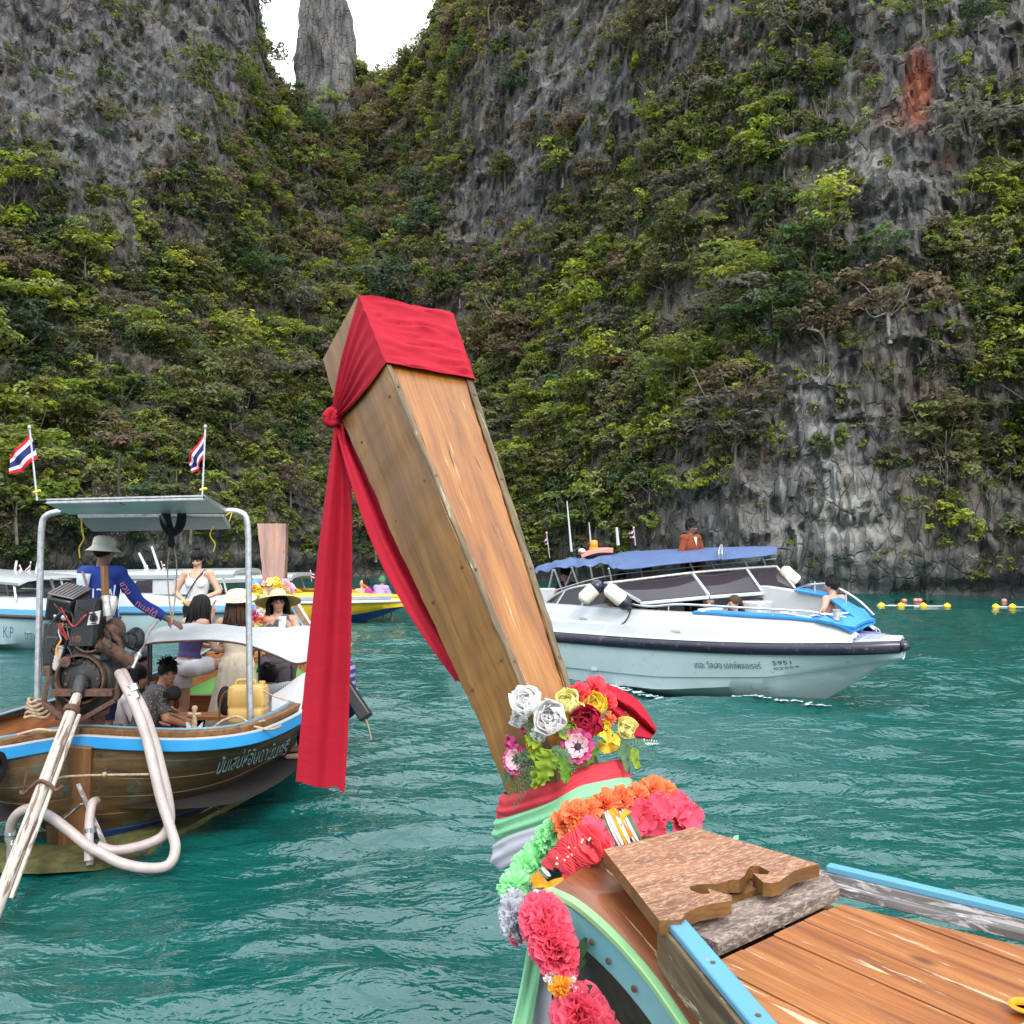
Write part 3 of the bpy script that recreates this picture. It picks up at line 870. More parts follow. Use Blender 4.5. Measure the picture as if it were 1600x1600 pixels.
vegm = look(VEG, PX, PY)
pale = .9 * blob(1330, 830, 130, 75) + .55 * blob(1300, 740, 60, 120) + .55 * blob(300, 860, 130, 32) + .35 * blob(1400, 40, 60, 60) + .5 * blob(1540, 60, 12, 60) + .35 * blob(520, 100, 60, 120) + .4 * blob(1360, 250, 50, 30) + .45 * blob(1290, 590, 40, 70) + .35 * blob(1460, 905, 90, 30)
rustm = 1.3 * blob(1435, 135, 24, 62, 4) + .6 * blob(1405, 185, 30, 22) + .7 * blob(1480, 250, 14, 14) + .35 * blob(1450, 640, 30, 60)
soil = np.clip(vegm * 1.15 - .05, 0, 1)
MX = MB()
MX.grid(np.stack([Xd, Yd, Zd], -1))
cliff = MX.build('cliff', rock, smooth=40)
ra = cliff.data.attributes.new('rk', 'FLOAT_VECTOR', 'POINT')
ra.data.foreach_set('vector', np.stack([pale, rustm, soil], -1).astype(np.float32).ravel())
tag(cliff, 'dark limestone cliff with pale streaks ringing the lagoon', kind='structure')

# the rock needle in the gap
PB = at(515, 215, 92)
zz = np.linspace(-6, 26, 130)
aa = np.linspace(0, 2 * PI, 90, endpoint=False)
ZZ, AA = np.meshgrid(zz, aa, indexing='ij')
wid = np.interp(zz, [-6, 0, 4, 8, 12, 16, 22, 26], [4.3, 3.6, 3.35, 2.9, 2.55, 1.9, 1.2, .4])[:, None]
lean = np.interp(zz, [-6, 0, 6, 12, 26], [.5, .2, -.35, -.6, -1.0])[:, None]
cx, cyv = np.cos(AA), np.sin(AA)
rr = wid * (1 + .10 * fbm(cx * 1.3, cyv * 1.3, ZZ * .18, 3, 61)) + .5 * (1 - np.abs(fbm(cx * 3, cyv * 3, ZZ * .2, 2, 63))) + .25 * vnoise(cx * 7, cyv * 7, ZZ * .8, 65) + .3 * vnoise(np.floor(AA * 3) + .5, np.floor(ZZ * .4 + .4 * vnoise(AA * 3, ZZ, 1, 4)) + .5, 1.5, 66) - .45
pn = MB()
PP = np.stack([PB[0] + lean + rr * cx, PB[1] + rr * cyv * 1.2, PB[2] + ZZ], -1)
pn.grid(PP, cv=True)
pin = pn.build('rock_pinnacle', rock, smooth=40)
ra = pin.data.attributes.new('rk', 'FLOAT_VECTOR', 'POINT')
ra.data.foreach_set('vector', np.tile(np.array([.14, 0, .25], np.float32), (len(pin.data.vertices), 1)).ravel())
tag(pin, 'tall grey rock needle standing in the gap of sky between the cliffs', 'rock pinnacle', kind='structure')


# ---------------------------------------------------------------- plants
def crown_mesh(name, seed, R, clumps, cards, size, mats, flat=.55, spread=1.0, stems=0, trunk=None):
    rs = np.random.RandomState(seed)
    V, Fc, LV, MI = [], [], [], []
    cs = []
    for c in range(clumps):
        while True:
            p = rs.uniform(-1, 1, 3)
            if np.linalg.norm(p) < 1:
                break
        p = p * np.array([R * spread, R * spread, R * .75])
        p[2] += R * .75 - .32 * (p[0] ** 2 + p[1] ** 2) / R
        cs.append((p, R * rs.uniform(.26, .46), rs.uniform(0, 1, 3)))
    for c, (p, r, lv) in enumerate(cs):
        for k in range(cards // clumps):
            q = rs.normal(size=3)
            q /= np.linalg.norm(q)
            q[2] = abs(q[2]) if rs.rand() < .75 else q[2]
            pos = p + q * r * np.array([1, 1, flat]) * rs.uniform(.55, 1.08)
            nrm = unit(q * .6 + np.array([0, 0, .8]) + rs.normal(size=3) * .45)
            t = unit(np.cross(nrm, rs.normal(size=3)))
            b = np.cross(nrm, t)
            s = size * rs.uniform(.6, 1.35)
            i = len(V)
            V += [pos - t * s * .5, pos + b * s * .26 + nrm * s * .08, pos + t * s * .55 - nrm * s * .12, pos - b * s * .28 + nrm * s * .05]
            Fc.append((i, i + 1, i + 2, i + 3))
            jit = np.clip(lv + rs.normal(size=3) * .18, 0, 1)
            LV += [jit] * 4
            MI.append(0)
    for c in range(stems):
        p = cs[c % len(cs)][0] + rs.normal(size=3) * R * .1
        a = np.array([rs.normal() * .05, rs.normal() * .05, -.35 * R])
        m_ = (a + p) / 2 + rs.normal(size=3) * R * .14
        pts = cr([a, m_, p], 5)
        for s in range(4):
            i = len(V)
            w = R * .022 * (1 - s / 5.5)
            V += [pts[s] + (w, 0, 0), pts[s] + (-w * .5, w * .8, 0), pts[s] + (-w * .5, -w * .8, 0), pts[s + 1] + (w * .8, 0, 0), pts[s + 1] + (-w * .4, w * .7, 0), pts[s + 1] + (-w * .4, -w * .7, 0)]
            Fc += [(i, i + 1, i + 4, i + 3), (i + 1, i + 2, i + 5, i + 4), (i + 2, i, i + 3, i + 5)]
            LV += [np.array([.5, .5, .5])] * 6
            MI += [1] * 3
    me = bpy.data.meshes.new(name)
    me.from_pydata([tuple(v) for v in V], [], Fc)
    la = me.attributes.new('lv', 'FLOAT_VECTOR', 'POINT')
    la.data.foreach_set('vector', np.array(LV, np.float32).ravel())
    for m in mats:
        me.materials.append(m)
    me.polygons.foreach_set('material_index', MI)
    return me


def trunk_mesh(name, seed, h, R, thick):
    rs = np.random.RandomState(seed)
    mb = MB()
    bend = rs.normal(size=2) * .22 * h
    path = cr([(0, 0, -.35), (bend[0] * .4, bend[1] * .4, h * .45), (bend[0] * .1, bend[1] * .1, h)], 7)
    mb.tube(path, np.linspace(thick, thick * .55, 7), 6)
    for k in range(6):
        a = k * 1.05 + rs.uniform(-.3, .3)
        st = path[rs.randint(3, 6)]
        e = np.array([math.cos(a) * R * rs.uniform(.5, .85), math.sin(a) * R * rs.uniform(.5, .85), h + R * rs.uniform(.15, .75)])
        mid = st * .5 + e * .5 + np.array([0, 0, -.14 * R]) + rs.normal(size=3) * R * .07
        mb.tube(cr([st, mid, e], 6), np.linspace(thick * .42, thick * .1, 6), 4, caps=False)
    return mb.mesh(name, [(bark_mid, bark_dark, bark, bark_mid)[seed % 4]])


tri = crown_mesh
CROWNS = [tri('crown_mesh', 100 + i, 1.0, 15 + 3 * (i % 3), 900, .155, [leaf_obj], (.5, .62, .42, .7, .5, .38, .55)[i], (1.0, .85, 1.15, .8, 1.1, 1.2, .95)[i]) for i in range(7)]
TRUNKS = [trunk_mesh('trunk_mesh', 200 + i, (.8, 1.25, .55, .7)[i], 1.0, (.045, .038, .055, .04)[i]) for i in range(4)]
TH = (.8, 1.25, .55, .7)
vis = (PX > -60) & (PX < 1660) & (PY > -60) & (PY < 930) & (Zd > .8)
dens = np.where(vis, vegm, 0)
# cell areas so that plants spread evenly over the wall
du = np.linalg.norm(np.stack(np.gradient(np.stack([Xd, Yd, Zd], -1), axis=0)), axis=-1)
dv = np.linalg.norm(np.stack(np.gradient(np.stack([Xd, Yd, Zd], -1), axis=1)), axis=-1)
area = np.clip(du * dv, 0, .5)
patchy = np.clip(.55 + .9 * fbm(Xd * .33, Yd * .33, Zd * .33, 3, 91), .03, 1.6)
wt = (dens ** 1.5 * area * patchy).ravel()
wt[~vis.ravel()] = 0
wt /= wt.sum()
dryf = look(DRY, PX, PY)
TONES = {  # colour, words
    'bright': ((0.215, 0.255, 0.036), 'bright lime-green'), 'mid': ((0.135, 0.172, 0.036), 'mid-green'), 'olive': ((0.165, 0.165, 0.056), 'olive-green'),
    'deep': ((0.058, 0.095, 0.028), 'deep green'), 'blue': ((0.085, 0.130, 0.070), 'bluish-green'), 'dry': ((0.165, 0.125, 0.075), 'dry brown'), 'grey': ((0.13, 0.125, 0.09), 'greyish')}
pick = RNG.choice(len(wt), 6000, replace=False, p=wt)
placed, spots = [], []
for q in pick:
    i, j = divmod(int(q), NV)
    p = np.array([Xd[i, j], Yd[i, j], Zd[i, j]])
    if all(np.sum((p - o) ** 2) > 2.4 for o in spots[-400:]):
        spots.append(p)
        placed.append((i, j))
    if len(placed) >= 300:
        break


def where(px, py):
    if px < 330:
        h = 'the left cliff'
    elif px < 480:
        h = "the left cliff's shoulder"
    elif px < 690:
        h = 'the gully below the needle'
    elif px < 950:
        h = 'the wall behind the prow'
    elif px < 1200:
        h = 'the slope above the speedboat'
    elif px < 1420:
        h = 'the bare grey wall'
    else:
        h = 'the far right wall'
    v = 'atop' if py < 130 else 'high on' if py < 300 else 'midway up' if py < 480 else 'low on' if py < 680 else 'just above water on'
    return v + ' ' + h


for n, (i, j) in enumerate(placed):
    p = np.array([Xd[i, j], Yd[i, j], Zd[i, j]])
    px, py = PX[i, j], PY[i, j]
    s = RNG.uniform(.8, 1.2) if RNG.random() < .35 else RNG.uniform(1.2, 2.2)
    if p[2] > 22:
        s *= .85
    tone = 'dry' if RNG.random() < dryf[i, j] * .6 else RNG.choice(['bright', 'mid', 'olive', 'deep', 'blue', 'grey'], p=[.34, .24, .19, .10, .05, .08])
    tv_ = int(RNG.choice(4, p=[.3, .15, .3, .25]))
    cvn = RNG.integers(0, 7)
    form = ('layered', 'bushy', 'wide flat-topped', 'rounded', 'spreading', 'umbrella-shaped', 'leafy')[cvn]
    size = 'small' if s < 1.0 else 'large' if s > 1.5 else 'medium-sized'
    lab = f"{size} {form} {TONES[tone][1]} tree {where(px, py)}"
    out = unit([p[0], p[1] - CY, 0])
    t = thing('cliff_tree', lab, 'tree', p + np.array([0, 0, -.1]) - out * .15, RNG.uniform(0, 6.28), None)
    t['group'] = 'trees on the cliffs'
    tilt = Matrix.Rotation(RNG.uniform(.05, .3), 4, 'X')
    a = bpy.data.objects.new('trunk', TRUNKS[tv_])
    c = bpy.data.objects.new('crown', CROWNS[cvn])
    for o in (a, c):
        C.objects.link(o)
        o.parent = t
    a.scale = (s, s, s)
    c.location = (0, 0, s * TH[tv_] * .70)
    c.scale = (s * RNG.uniform(.9, 1.2), s * RNG.uniform(.9, 1.2), s * RNG.uniform(.75, 1.05))
    col = np.array(TONES[tone][0]) * RNG.uniform(.8, 1.2)
    c.color = tuple(col) + (1,)
# everything else that grows there: one mass of shrubs, set out over the rock
SHR = bpy.data.collections.new('shrub_kinds')
for i in range(6):
    me = crown_mesh('shrub_kind', 300 + i, .55, 9, 300 if i < 4 else 120, .125 if i < 4 else .10, [leaf_ins, bark_dark if i % 2 else bark], (.6, .8, .5, .7, .9, .8)[i], (1, .8, 1.2, .9, 1, .8)[i], stems=(3, 3, 3, 4, 12, 14)[i])
    SHR.objects.link(bpy.data.objects.new('shrub_kind_%d' % i, me))
wt2 = ((dens ** 1.35 + .015 * vis) * area * np.clip(.5 + .9 * fbm(Xd * .55, Yd * .55, Zd * .55, 3, 95), .04, 1.5)).ravel()
wt2 /= wt2.sum()
NS = 13000
pk = RNG.choice(len(wt2), NS, replace=True, p=wt2)
pi_, pj_ = np.divmod(pk, NV)
pos = np.stack([Xd[pi_, pj_], Yd[pi_, pj_], Zd[pi_, pj_]], -1) + RNG.normal(size=(NS, 3)) * .06
dry = RNG.random(NS) < dryf[pi_, pj_] * .75
vi = np.where(dry, RNG.choice([0, 1, 4, 5, 5], NS), RNG.choice([0, 1, 2, 3, 3, 4], NS))
scl = RNG.uniform(.5, 1.45, NS) * np.where(vegm[pi_, pj_] > .5, 1.15, .75)
tones = np.array([TONES[k][0] for k in ('bright', 'mid', 'olive', 'deep', 'blue', 'grey')])
ti = RNG.choice(6, NS, p=[.20, .27, .26, .12, .04, .11])
# neighbours share a kind, so tones come in patches
pz = fbm(pos[:, 0] * .22, pos[:, 1] * .22, pos[:, 2] * .22, 2, 99)
ti = np.where(pz > .35, np.where(RNG.random(NS) < .6, 0, ti), np.where(pz < -.35, np.where(RNG.random(NS) < .6, 3, ti), ti))
tint = tones[ti] * RNG.uniform(.75, 1.25, (NS, 1))
dtint = np.array([(0.165, 0.12, 0.07), (0.12, 0.10, 0.065), (0.15, 0.13, 0.08)])[RNG.integers(0, 3, NS)] * RNG.uniform(.7, 1.25, (NS, 1))
tint = np.where(dry[:, None], dtint, tint)
pm = bpy.data.meshes.new('shrubbery')
pm.from_pydata(pos.tolist(), [], [])
for nm, ty, key, val in (('vi', 'INT', 'value', vi.astype(np.int32)), ('scl', 'FLOAT', 'value', scl.astype(np.float32)), ('tint', 'FLOAT_COLOR', 'color', np.hstack([tint, np.ones((NS, 1))]).astype(np.float32).ravel()),
                         ('rot', 'FLOAT_VECTOR', 'vector', np.stack([RNG.normal(0, .25, NS), RNG.normal(0, .25, NS), RNG.uniform(0, 6.28, NS)], -1).astype(np.float32).ravel())):
    a = pm.attributes.new(nm, ty, 'POINT')
    a.data.foreach_set(key, val)
shrubs = bpy.data.objects.new('shrubbery', pm)
C.objects.link(shrubs)
tag(shrubs, 'dense mixed green and brown shrubs covering the cliff ledges', kind='stuff')
ng = bpy.data.node_groups.new('shrub_scatter', 'GeometryNodeTree')
ng.interface.new_socket('Geometry', in_out='INPUT', socket_type='NodeSocketGeometry')
ng.interface.new_socket('Geometry', in_out='OUTPUT', socket_type='NodeSocketGeometry')
gi, go = ng.nodes.new('NodeGroupInput'), ng.nodes.new('NodeGroupOutput')
ci = N(ng, 'GeometryNodeCollectionInfo', {'Collection': SHR, 'Separate Children': True, 'Reset Children': True})
na = {k: N(ng, 'GeometryNodeInputNamedAttribute', {'Name': k}, data_type=ty) for k, ty in (('vi', 'INT'), ('scl', 'FLOAT'), ('rot', 'FLOAT_VECTOR'))}
ip = N(ng, 'GeometryNodeInstanceOnPoints', {'Points': gi.outputs[0], 'Instance': ci.outputs[0], 'Pick Instance': True, 'Instance Index': na['vi'].outputs[0], 'Scale': na['scl'].outputs[0]})
e2r = N(ng, 'FunctionNodeEulerToRotation', {0: na['rot'].outputs[0]})
ng.links.new(e2r.outputs[0], ip.inputs['Rotation'])
ng.links.new(ip.outputs[0], go.inputs[0])
gm = shrubs.modifiers.new('scatter', 'NODES')
gm.node_group = ng
# ---------------------------------------------------------------- the longtail we stand in: prow, foredeck, cloths, garlands
K = 1.1
HD, RT, UPZ = np.array([-.59, .807, 0.]), np.array([.807, .59, 0.]), np.array([0, 0, 1.])
HD, RT = unit(HD), unit(RT)
AX = -HD
LA = math.radians(33)
PU = HD * math.sin(LA) + UPZ * math.cos(LA)
PFW = HD * math.cos(LA) - UPZ * math.sin(LA)
PT = at(633, 477, 3.53 * K)
pw = lambda s: np.interp(s, [0, .8, 1.6, 2.1], [.430, .315, .195, .16])
pth = lambda s: np.interp(s, [0, .25, .8, 1.6, 2.1], [.385, .41, .365, .285, .26])


def post(s, r, f):
    return PT - PU * (s * K) + RT * r + PFW * f


def s_at(py, r, f):
    ss = np.linspace(-.1, 2.4, 2000)
    P = PT[None] - PU[None] * (ss[:, None] * K) + RT * r + PFW * f
    return ss[np.argmin(np.abs(topx(P)[1] - py))]


FOOT = post(1.95, 0, 0)
prow = thing('longtail_prow', 'tall varnished wooden prow of the near longtail boat, wider towards its top', 'boat prow', FOOT)


def stave(name, mat, rf, ff, s0=0., s1=2.05, n=90, jit=.0032, seed=0, bev=.004):
    mb, sec, g = MB(), [], []
    for i, s in enumerate(np.linspace(s0, s1, n)):
        (r0, r1), (f0, f1) = rf(s), ff(s)
        for q, (r, f) in enumerate(((r0, f0), (r1, f0), (r1, f1), (r0, f1))):
            jr, jf = (vnoise(s * 9, q * 3.3, seed, 5) + .6 * vnoise(s * 40, q, seed, 6)) * jit, vnoise(s * 14, q * 2.1, seed, 9) * jit
            sec.append(post(s, r + jr, f + jf))
            g.append((r * 1.0 + q * .003, s * K, f))
    P, G_ = np.array(sec).reshape(n, 4, 3), np.array(g).reshape(n, 4, 3)
    mb.grid(P, cv=True, g=G_)
    mb.add(P[0], [(0, 1, 2, 3)], 0, G_[0][:, [0, 2, 1]])
    mb.add(P[-1], [(3, 2, 1, 0)], 0, G_[-1])
    return mb.build(name, mat, prow, 30, bevel=bev)


h = lambda s: pw(s) / 2
stave('face_board', w_face, lambda s: (-h(s) + .024, h(s) - .026), lambda s: (.004, .045), .004, seed=1)
stave('side_board', w_side, lambda s: (-h(s), -h(s) + .021), lambda s: (.006, pth(s)), -.01, seed=2)
stave('side_board', w_side, lambda s: (h(s) - .022, h(s)), lambda s: (.004, pth(s)), -.004, seed=3)
stave('edge_strip', w_edge, lambda s: (-h(s) - .002, -h(s) + .022), lambda s: (-.004, .006), -.006, seed=4, jit=.003)
stave('edge_strip', w_edge, lambda s: (h(s) - .024, h(s) + .002), lambda s: (-.004, .004), -.002, seed=5, jit=.003)
stave('back_board', w_side, lambda s: (-h(s) + .021, h(s) - .022), lambda s: (pth(s) - .05, pth(s) - .004), 0, seed=6)
stave('top_block', w_edge, lambda s: (-h(s) + .022, h(s) - .023), lambda s: (.046, pth(s) - .052), .0, .08, 4, seed=7)
for s_, r_, f_, ax_ in [(q, -1, f, 0) for q in (.42, .78, 1.12, 1.45) for f in (.05, .30)] + [(q + .06, r, 0, 1) for q in (.36, .74, 1.1, 1.42) for r in (-1, 1)]:
    mb = MB()
    if ax_ == 0:
        c_, n_ = post(s_ + .03 * f_, -h(s_) - .001, f_ * pth(s_) / .36), -RT
    else:
        c_, n_ = post(s_, r_ * (h(s_) - .012), -.005), -PFW
    mb.lathe([(.0062, 0), (.0058, .002), (.0, .003)], 10, c_, np.column_stack([unit(np.cross(n_, PU)), PU, n_]))
    mb.build('nail_head', rust, prow, 60)
for (s_, r_, L_) in ((.55, -.04, .34), (.98, .03, .42), (1.3, -.02, .22), (.7, .06, .2)):
    mb = MB()
    pth_ = [post(s_ + L_ * u, (r_ + .006 * math.sin(u * 5)) * pw(s_) / .3, .0042) for u in np.linspace(0, 1, 9)]
    mb.tube(pth_, [.0004, .0010, .0014, .0016, .0014, .0014, .0012, .0008, .0003], 5)
    mb.build('crack', w_hull, prow, 60)
# red cloth tied round the top
red = thing('red_scarf', 'long red cloth wrapped round the prow top and knotted, two tails hanging', 'cloth', post(.2, -h(.2), pth(.2)))
sT_l, sT_r = s_at(466, -.21, 0), s_at(492, .21, 0)
sB_l, sB_r = s_at(571, -h(.28), 0), s_at(596, h(.28), 0)
nu, nv = 46, 40
P = np.zeros((nu, nv, 3))
for i, a in enumerate(np.linspace(0, 1, nu)):
    for j, b in enumerate(np.linspace(0, 1, nv)):
        s = (sT_l * (1 - a) + sT_r * a) * (1 - b) + (sB_l * (1 - a) + sB_r * a) * b
        s += .006 * math.sin(a * PI) * (b - .3)
        r = (-h(s) - .006) * (1 - a) + (h(s) + .006) * a
        cr_ = .0065 * vnoise(a * 1.6 + .3, b * 9 + a * 1.2, 1, 71) + .004 * vnoise(a * 3, b * 22 - a * 1.6, 2, 72) + .005 * math.exp(-a * 6) * math.sin(b * 26)
        P[i, j] = post(s, r, -.013 - abs(cr_) * 2.2 * min(1, a * 7, (1 - a) * 9) - .004 * (b > .95))
mb = MB()
mb.slab(P[:, ::-1], .003)
mb.build('wrap_front', cloth_red, red, 60)
SK = s_at(648, -h(.2), pth(.2))
KN = post(SK, -h(SK) - .012, pth(SK) + .004)
nu, nv = 40, 48
P = np.zeros((nu, nv, 3))
for j, b in enumerate(np.linspace(0, 1, nv)):
    s = sT_l * (1 - b) + sB_l * b
    E = post(s, -h(s) - .007, -.0145)
    Kp = KN + PU * (.5 - b) * .045 - RT * .006
    for i, a in enumerate(np.linspace(0, 1, nu)):
        q = E * (1 - a) + Kp * a
        q = q + PU * (.035 * math.sin(a * PI) * (.55 - b)) - RT * (.010 * math.sin(PI * a) * .5 + .0085 * a ** .8 * math.sin(b * 34 + a * 1.5) + .004 * vnoise(a * 3, b * 14, 4, 73))
        P[i, j] = q
mb = MB()
mb.slab(P, .003)
mb.build('wrap_side', cloth_red, red, 60)
P = np.zeros((12, 20, 3))
for i, a in enumerate(np.linspace(0, 1, 12)):
    for j, b in enumerate(np.linspace(0, 1, 20)):
        s = sT_r * (1 - b) + sB_r * b
        P[i, j] = post(s, h(s) + .010 + .003 * vnoise(a * 3, b * 9, 7, 74), -.012 + a * pth(s))
mb = MB()
mb.slab(P[:, ::-1], .003)
mb.build('wrap_back', cloth_red, red, 60)
kb = MB()
for k in range(3):
    th = np.linspace(0, 2 * PI, 15)[:-1]
    ringp = [KN + (unit([-.55, -.3, 0]) * math.cos(t) * .022 + np.array([.1, .1, 1]) * math.sin(t) * .028 + np.array([.02 * (k - 1), .012 * (k - 1), .008 * (k - 1)])) for t in th]
    kb.tube(np.array(ringp + [ringp[0]]), .017 - .002 * k, 9)
kb.ell(KN, (.028, .028, .036), 14, 10)
kb.build('knot', cloth_red, red, 80)


def tail(name, left, right, Y0, Y1, folds, amp, seed, n=70, m=34, mat=cloth_red, par=None, hem=True):
    A, B = cr(left, n), cr(right, n)
    Yv = np.linspace(Y0, Y1, n)
    P = np.zeros((n, m, 3))
    for i in range(n):
        a, b = at(A[i][0], A[i][1], Yv[i]), at(B[i][0], B[i][1], Yv[i])
        t_ = i / (n - 1)
        nn = unit(np.cross(b - a, (0, 0, 1)))
        for j in range(m):
            u = j / (m - 1)
            a_h = 0.0
            o = amp * (math.sin(u * folds * 2 * PI + .8 * math.sin(t_ * 3 + seed)) * (1.05 - .55 * t_) + .55 * vnoise(u * 5, t_ * 2.2, seed, 75))
            P[i, j] = a * (1 - u) + b * u + nn * o + UPZ * ((.012 * vnoise(u * 4, seed, 1, 3) + .004 * math.sin(u * 17)) * t_ ** 8)
    mb = MB()
    mb.slab(P, .0025)
    return mb.build(name, mat, par or red, 60)


tail('tail', [(522, 662), (512, 740), (497, 860), (482, 1000), (470, 1130), (462, 1226)], [(537, 664), (549, 745), (551, 860), (549, 1000), (545, 1130), (539, 1234)], KN[1] + .004, KN[1] - .02, 1.35, .020, 3)
YB = post(1.45, -h(1.45), pth(1.45))[1]
tail('tail', [(523, 664), (545, 742), (575, 832), (613, 915), (658, 990), (712, 1064)], [(540, 668), (588, 750), (628, 830), (670, 905), (706, 975), (738, 1040)], KN[1] + .03, YB + .13, 1.1, .022, 8)

# sashes round the foot of the prow
SC, SA, SD = .050, .152, .235          # centre across, half width, half depth


def loop(s, th, pad=0., seed=0, slant=0.):
    c, q = math.cos(th), math.sin(th)
    e = 2 / 4.6
    x = SC + (SA + pad) * math.copysign(abs(c) ** e, c)
    sd_ = float(np.interp(s, [1.72, 1.85, 1.99, 2.1], [.145, .225, .285, .25]))
    y = sd_ - .045 + (sd_ + pad) * math.copysign(abs(q) ** e, q)
    return post(s + slant * (y - .19), x, y)


def sash(name, label, s0, s1, mat, pad, seed, slant=0.):
    t = thing(name, label, 'sash', loop((s0 + s1) / 2, -PI / 2, 0))
    n, m = 90, 22
    P = np.zeros((n + 1, m, 3))
    for i in range(n + 1):
        th = -PI / 2 + 2 * PI * i / n
        for j in range(m):
            b = j / (m - 1)
            w = abs(.006 * vnoise(math.cos(th) * 1.5, math.sin(th) * 1.5, b * 5 + seed, 76)) + .0032 * math.sin(b * 15 + 2.2 * math.sin(th + seed))
            P[i, j] = loop(s0 * (1 - b) + s1 * b + .012 * math.sin(th * 2 + seed), th, pad + w - .012 * (2 * b - 1) ** 4, seed, slant)
    mb = MB()
    mb.slab(P[:, ::-1], .005)
    mb.build('band', mat, t, 70)
    return t


s_coral = sash('coral_sash', 'coral red cloth band tied round the prow foot above the green one', 1.805, 1.872, cloth_coral, .003, 1, -.16)
s_green = sash('green_sash', 'mint green cloth band wound round the prow foot', 1.855, 1.922, cloth_green, .008, 2, -.16)
s_white = sash('grey_sash', 'lilac grey cloth band wound below the mint green one', 1.912, 2.0, cloth_white, .006, 3, -.16)
pad = MB()
pad.tube([loop(s, 0) * .5 + loop(s, PI) * .5 for s in (1.87, 1.92, 1.98, 2.05)], [.10, .13, .14, .14], 16)
pad.build('foot_block', w_hull, prow, 60)
# sash ends that hang to the water
tail('hanging_end', [(829, 1440), (822, 1490), (812, 1545), (800, 1600), (790, 1660), (782, 1720)], [(852, 1440), (850, 1490), (842, 1545), (832, 1600), (824, 1660), (818, 1720)], 2.66, 2.58, 1.6, .008, 5, 40, 24, cloth_green, s_green)
tail('hanging_end', [(846, 1440), (846, 1490), (838, 1545), (830, 1600), (822, 1660), (818, 1720)], [(852, 1440), (862, 1490), (862, 1545), (860, 1600), (856, 1660), (852, 1720)], 2.69, 2.63, 1.2, .006, 6, 40, 24, cloth_white, s_white)
s_navy = thing('navy_sash', 'navy cloth end hanging behind the pink garland', 'sash', at(870, 1560, 2.95))
tail('hanging_end', [(852, 1480), (856, 1530), (856, 1600), (856, 1680)], [(880, 1480), (886, 1530), (890, 1600), (892, 1680)], 2.74, 2.70, 1.5, .008, 7, 30, 18, cloth_navy, s_navy)


def faceY(px, py):
    """distance of the sash bundle seen at this pixel"""
    s = s_at(py, .0, -.06)
    c = post(s, SC - SA, -.05)
    cpx = topx(c)[0]
    if px >= cpx:
        return c[1] + (px - cpx) * .0020 * .73
    return c[1] + (cpx - px) * .0020 * 1.2


def put(px, py, off=0.0):
    Y = faceY(px, min(py, 1330))
    if py > 1330:
        k = min(1, (py - 1330) / 90)
        Y = Y * (1 - k) + (2.56 + max(0, 850 - px) * .002) * k - max(0, py - 1420) * .0006
    return at(px, py, Y - off)


# ---------------------------------------------------------------- flowers
def petal_mesh(name, mat, cup=.5, n=6, wide=1.0, ruffle=.0, tip=.25):
    """one petal: grows along +x from the origin, faces +z, length 1"""
    P = np.zeros((n + 1, n + 1, 3))
    for i in range(n + 1):
        for j in range(n + 1):
            u, v = i / n, j / n * 2 - 1
            w = wide * .5 * math.sin(min(1, u * .72 + .12) * PI * .86) ** .7 * (1 - tip * max(0, u - .75) * 2)
            x = u * (1 - .16 * v * v * u)
            z = cup * (.75 * u * u - .15 * u) + cup * .55 * v * v * u + ruffle * math.sin(v * 7) * u * u
            P[i, j] = (x * (1 - .25 * cup * u), v * w, z)
    mb = MB()
    mb.slab(P, .012)
    return mb.mesh(name, mat, None, 70)


def orient(z, x=None, spin=0.):
    z = unit(z)
    x = np.cross((0.31, .2, .93), z) if x is None else np.asarray(x) - z * np.dot(x, z)
    x = unit(x)
    y = np.cross(z, x)
    M = Matrix(((x[0], y[0], z[0]), (x[1], y[1], z[1]), (x[2], y[2], z[2]))).to_4x4()
    return M @ Matrix.Rotation(spin, 4, 'Z')


def place(name, me, parent, M):
    o = bpy.data.objects.new(name, me)
    C.objects.link(o)
    o.parent = parent
    o.matrix_local = WM[parent.name].inverted() @ M
    WM[o.name] = M
    return o


bouquet = thing('flower_bouquet', 'artificial bouquet of roses, anemones and ferns tied on the prow foot', 'bouquet', put(900, 1170))
FACE = unit(np.array([-.28, -.85, .45]))
PM = {}


def pmesh(key, mat, **k):
    if key not in PM:
        PM[key] = petal_mesh('petal', mat, **k)
    return PM[key]


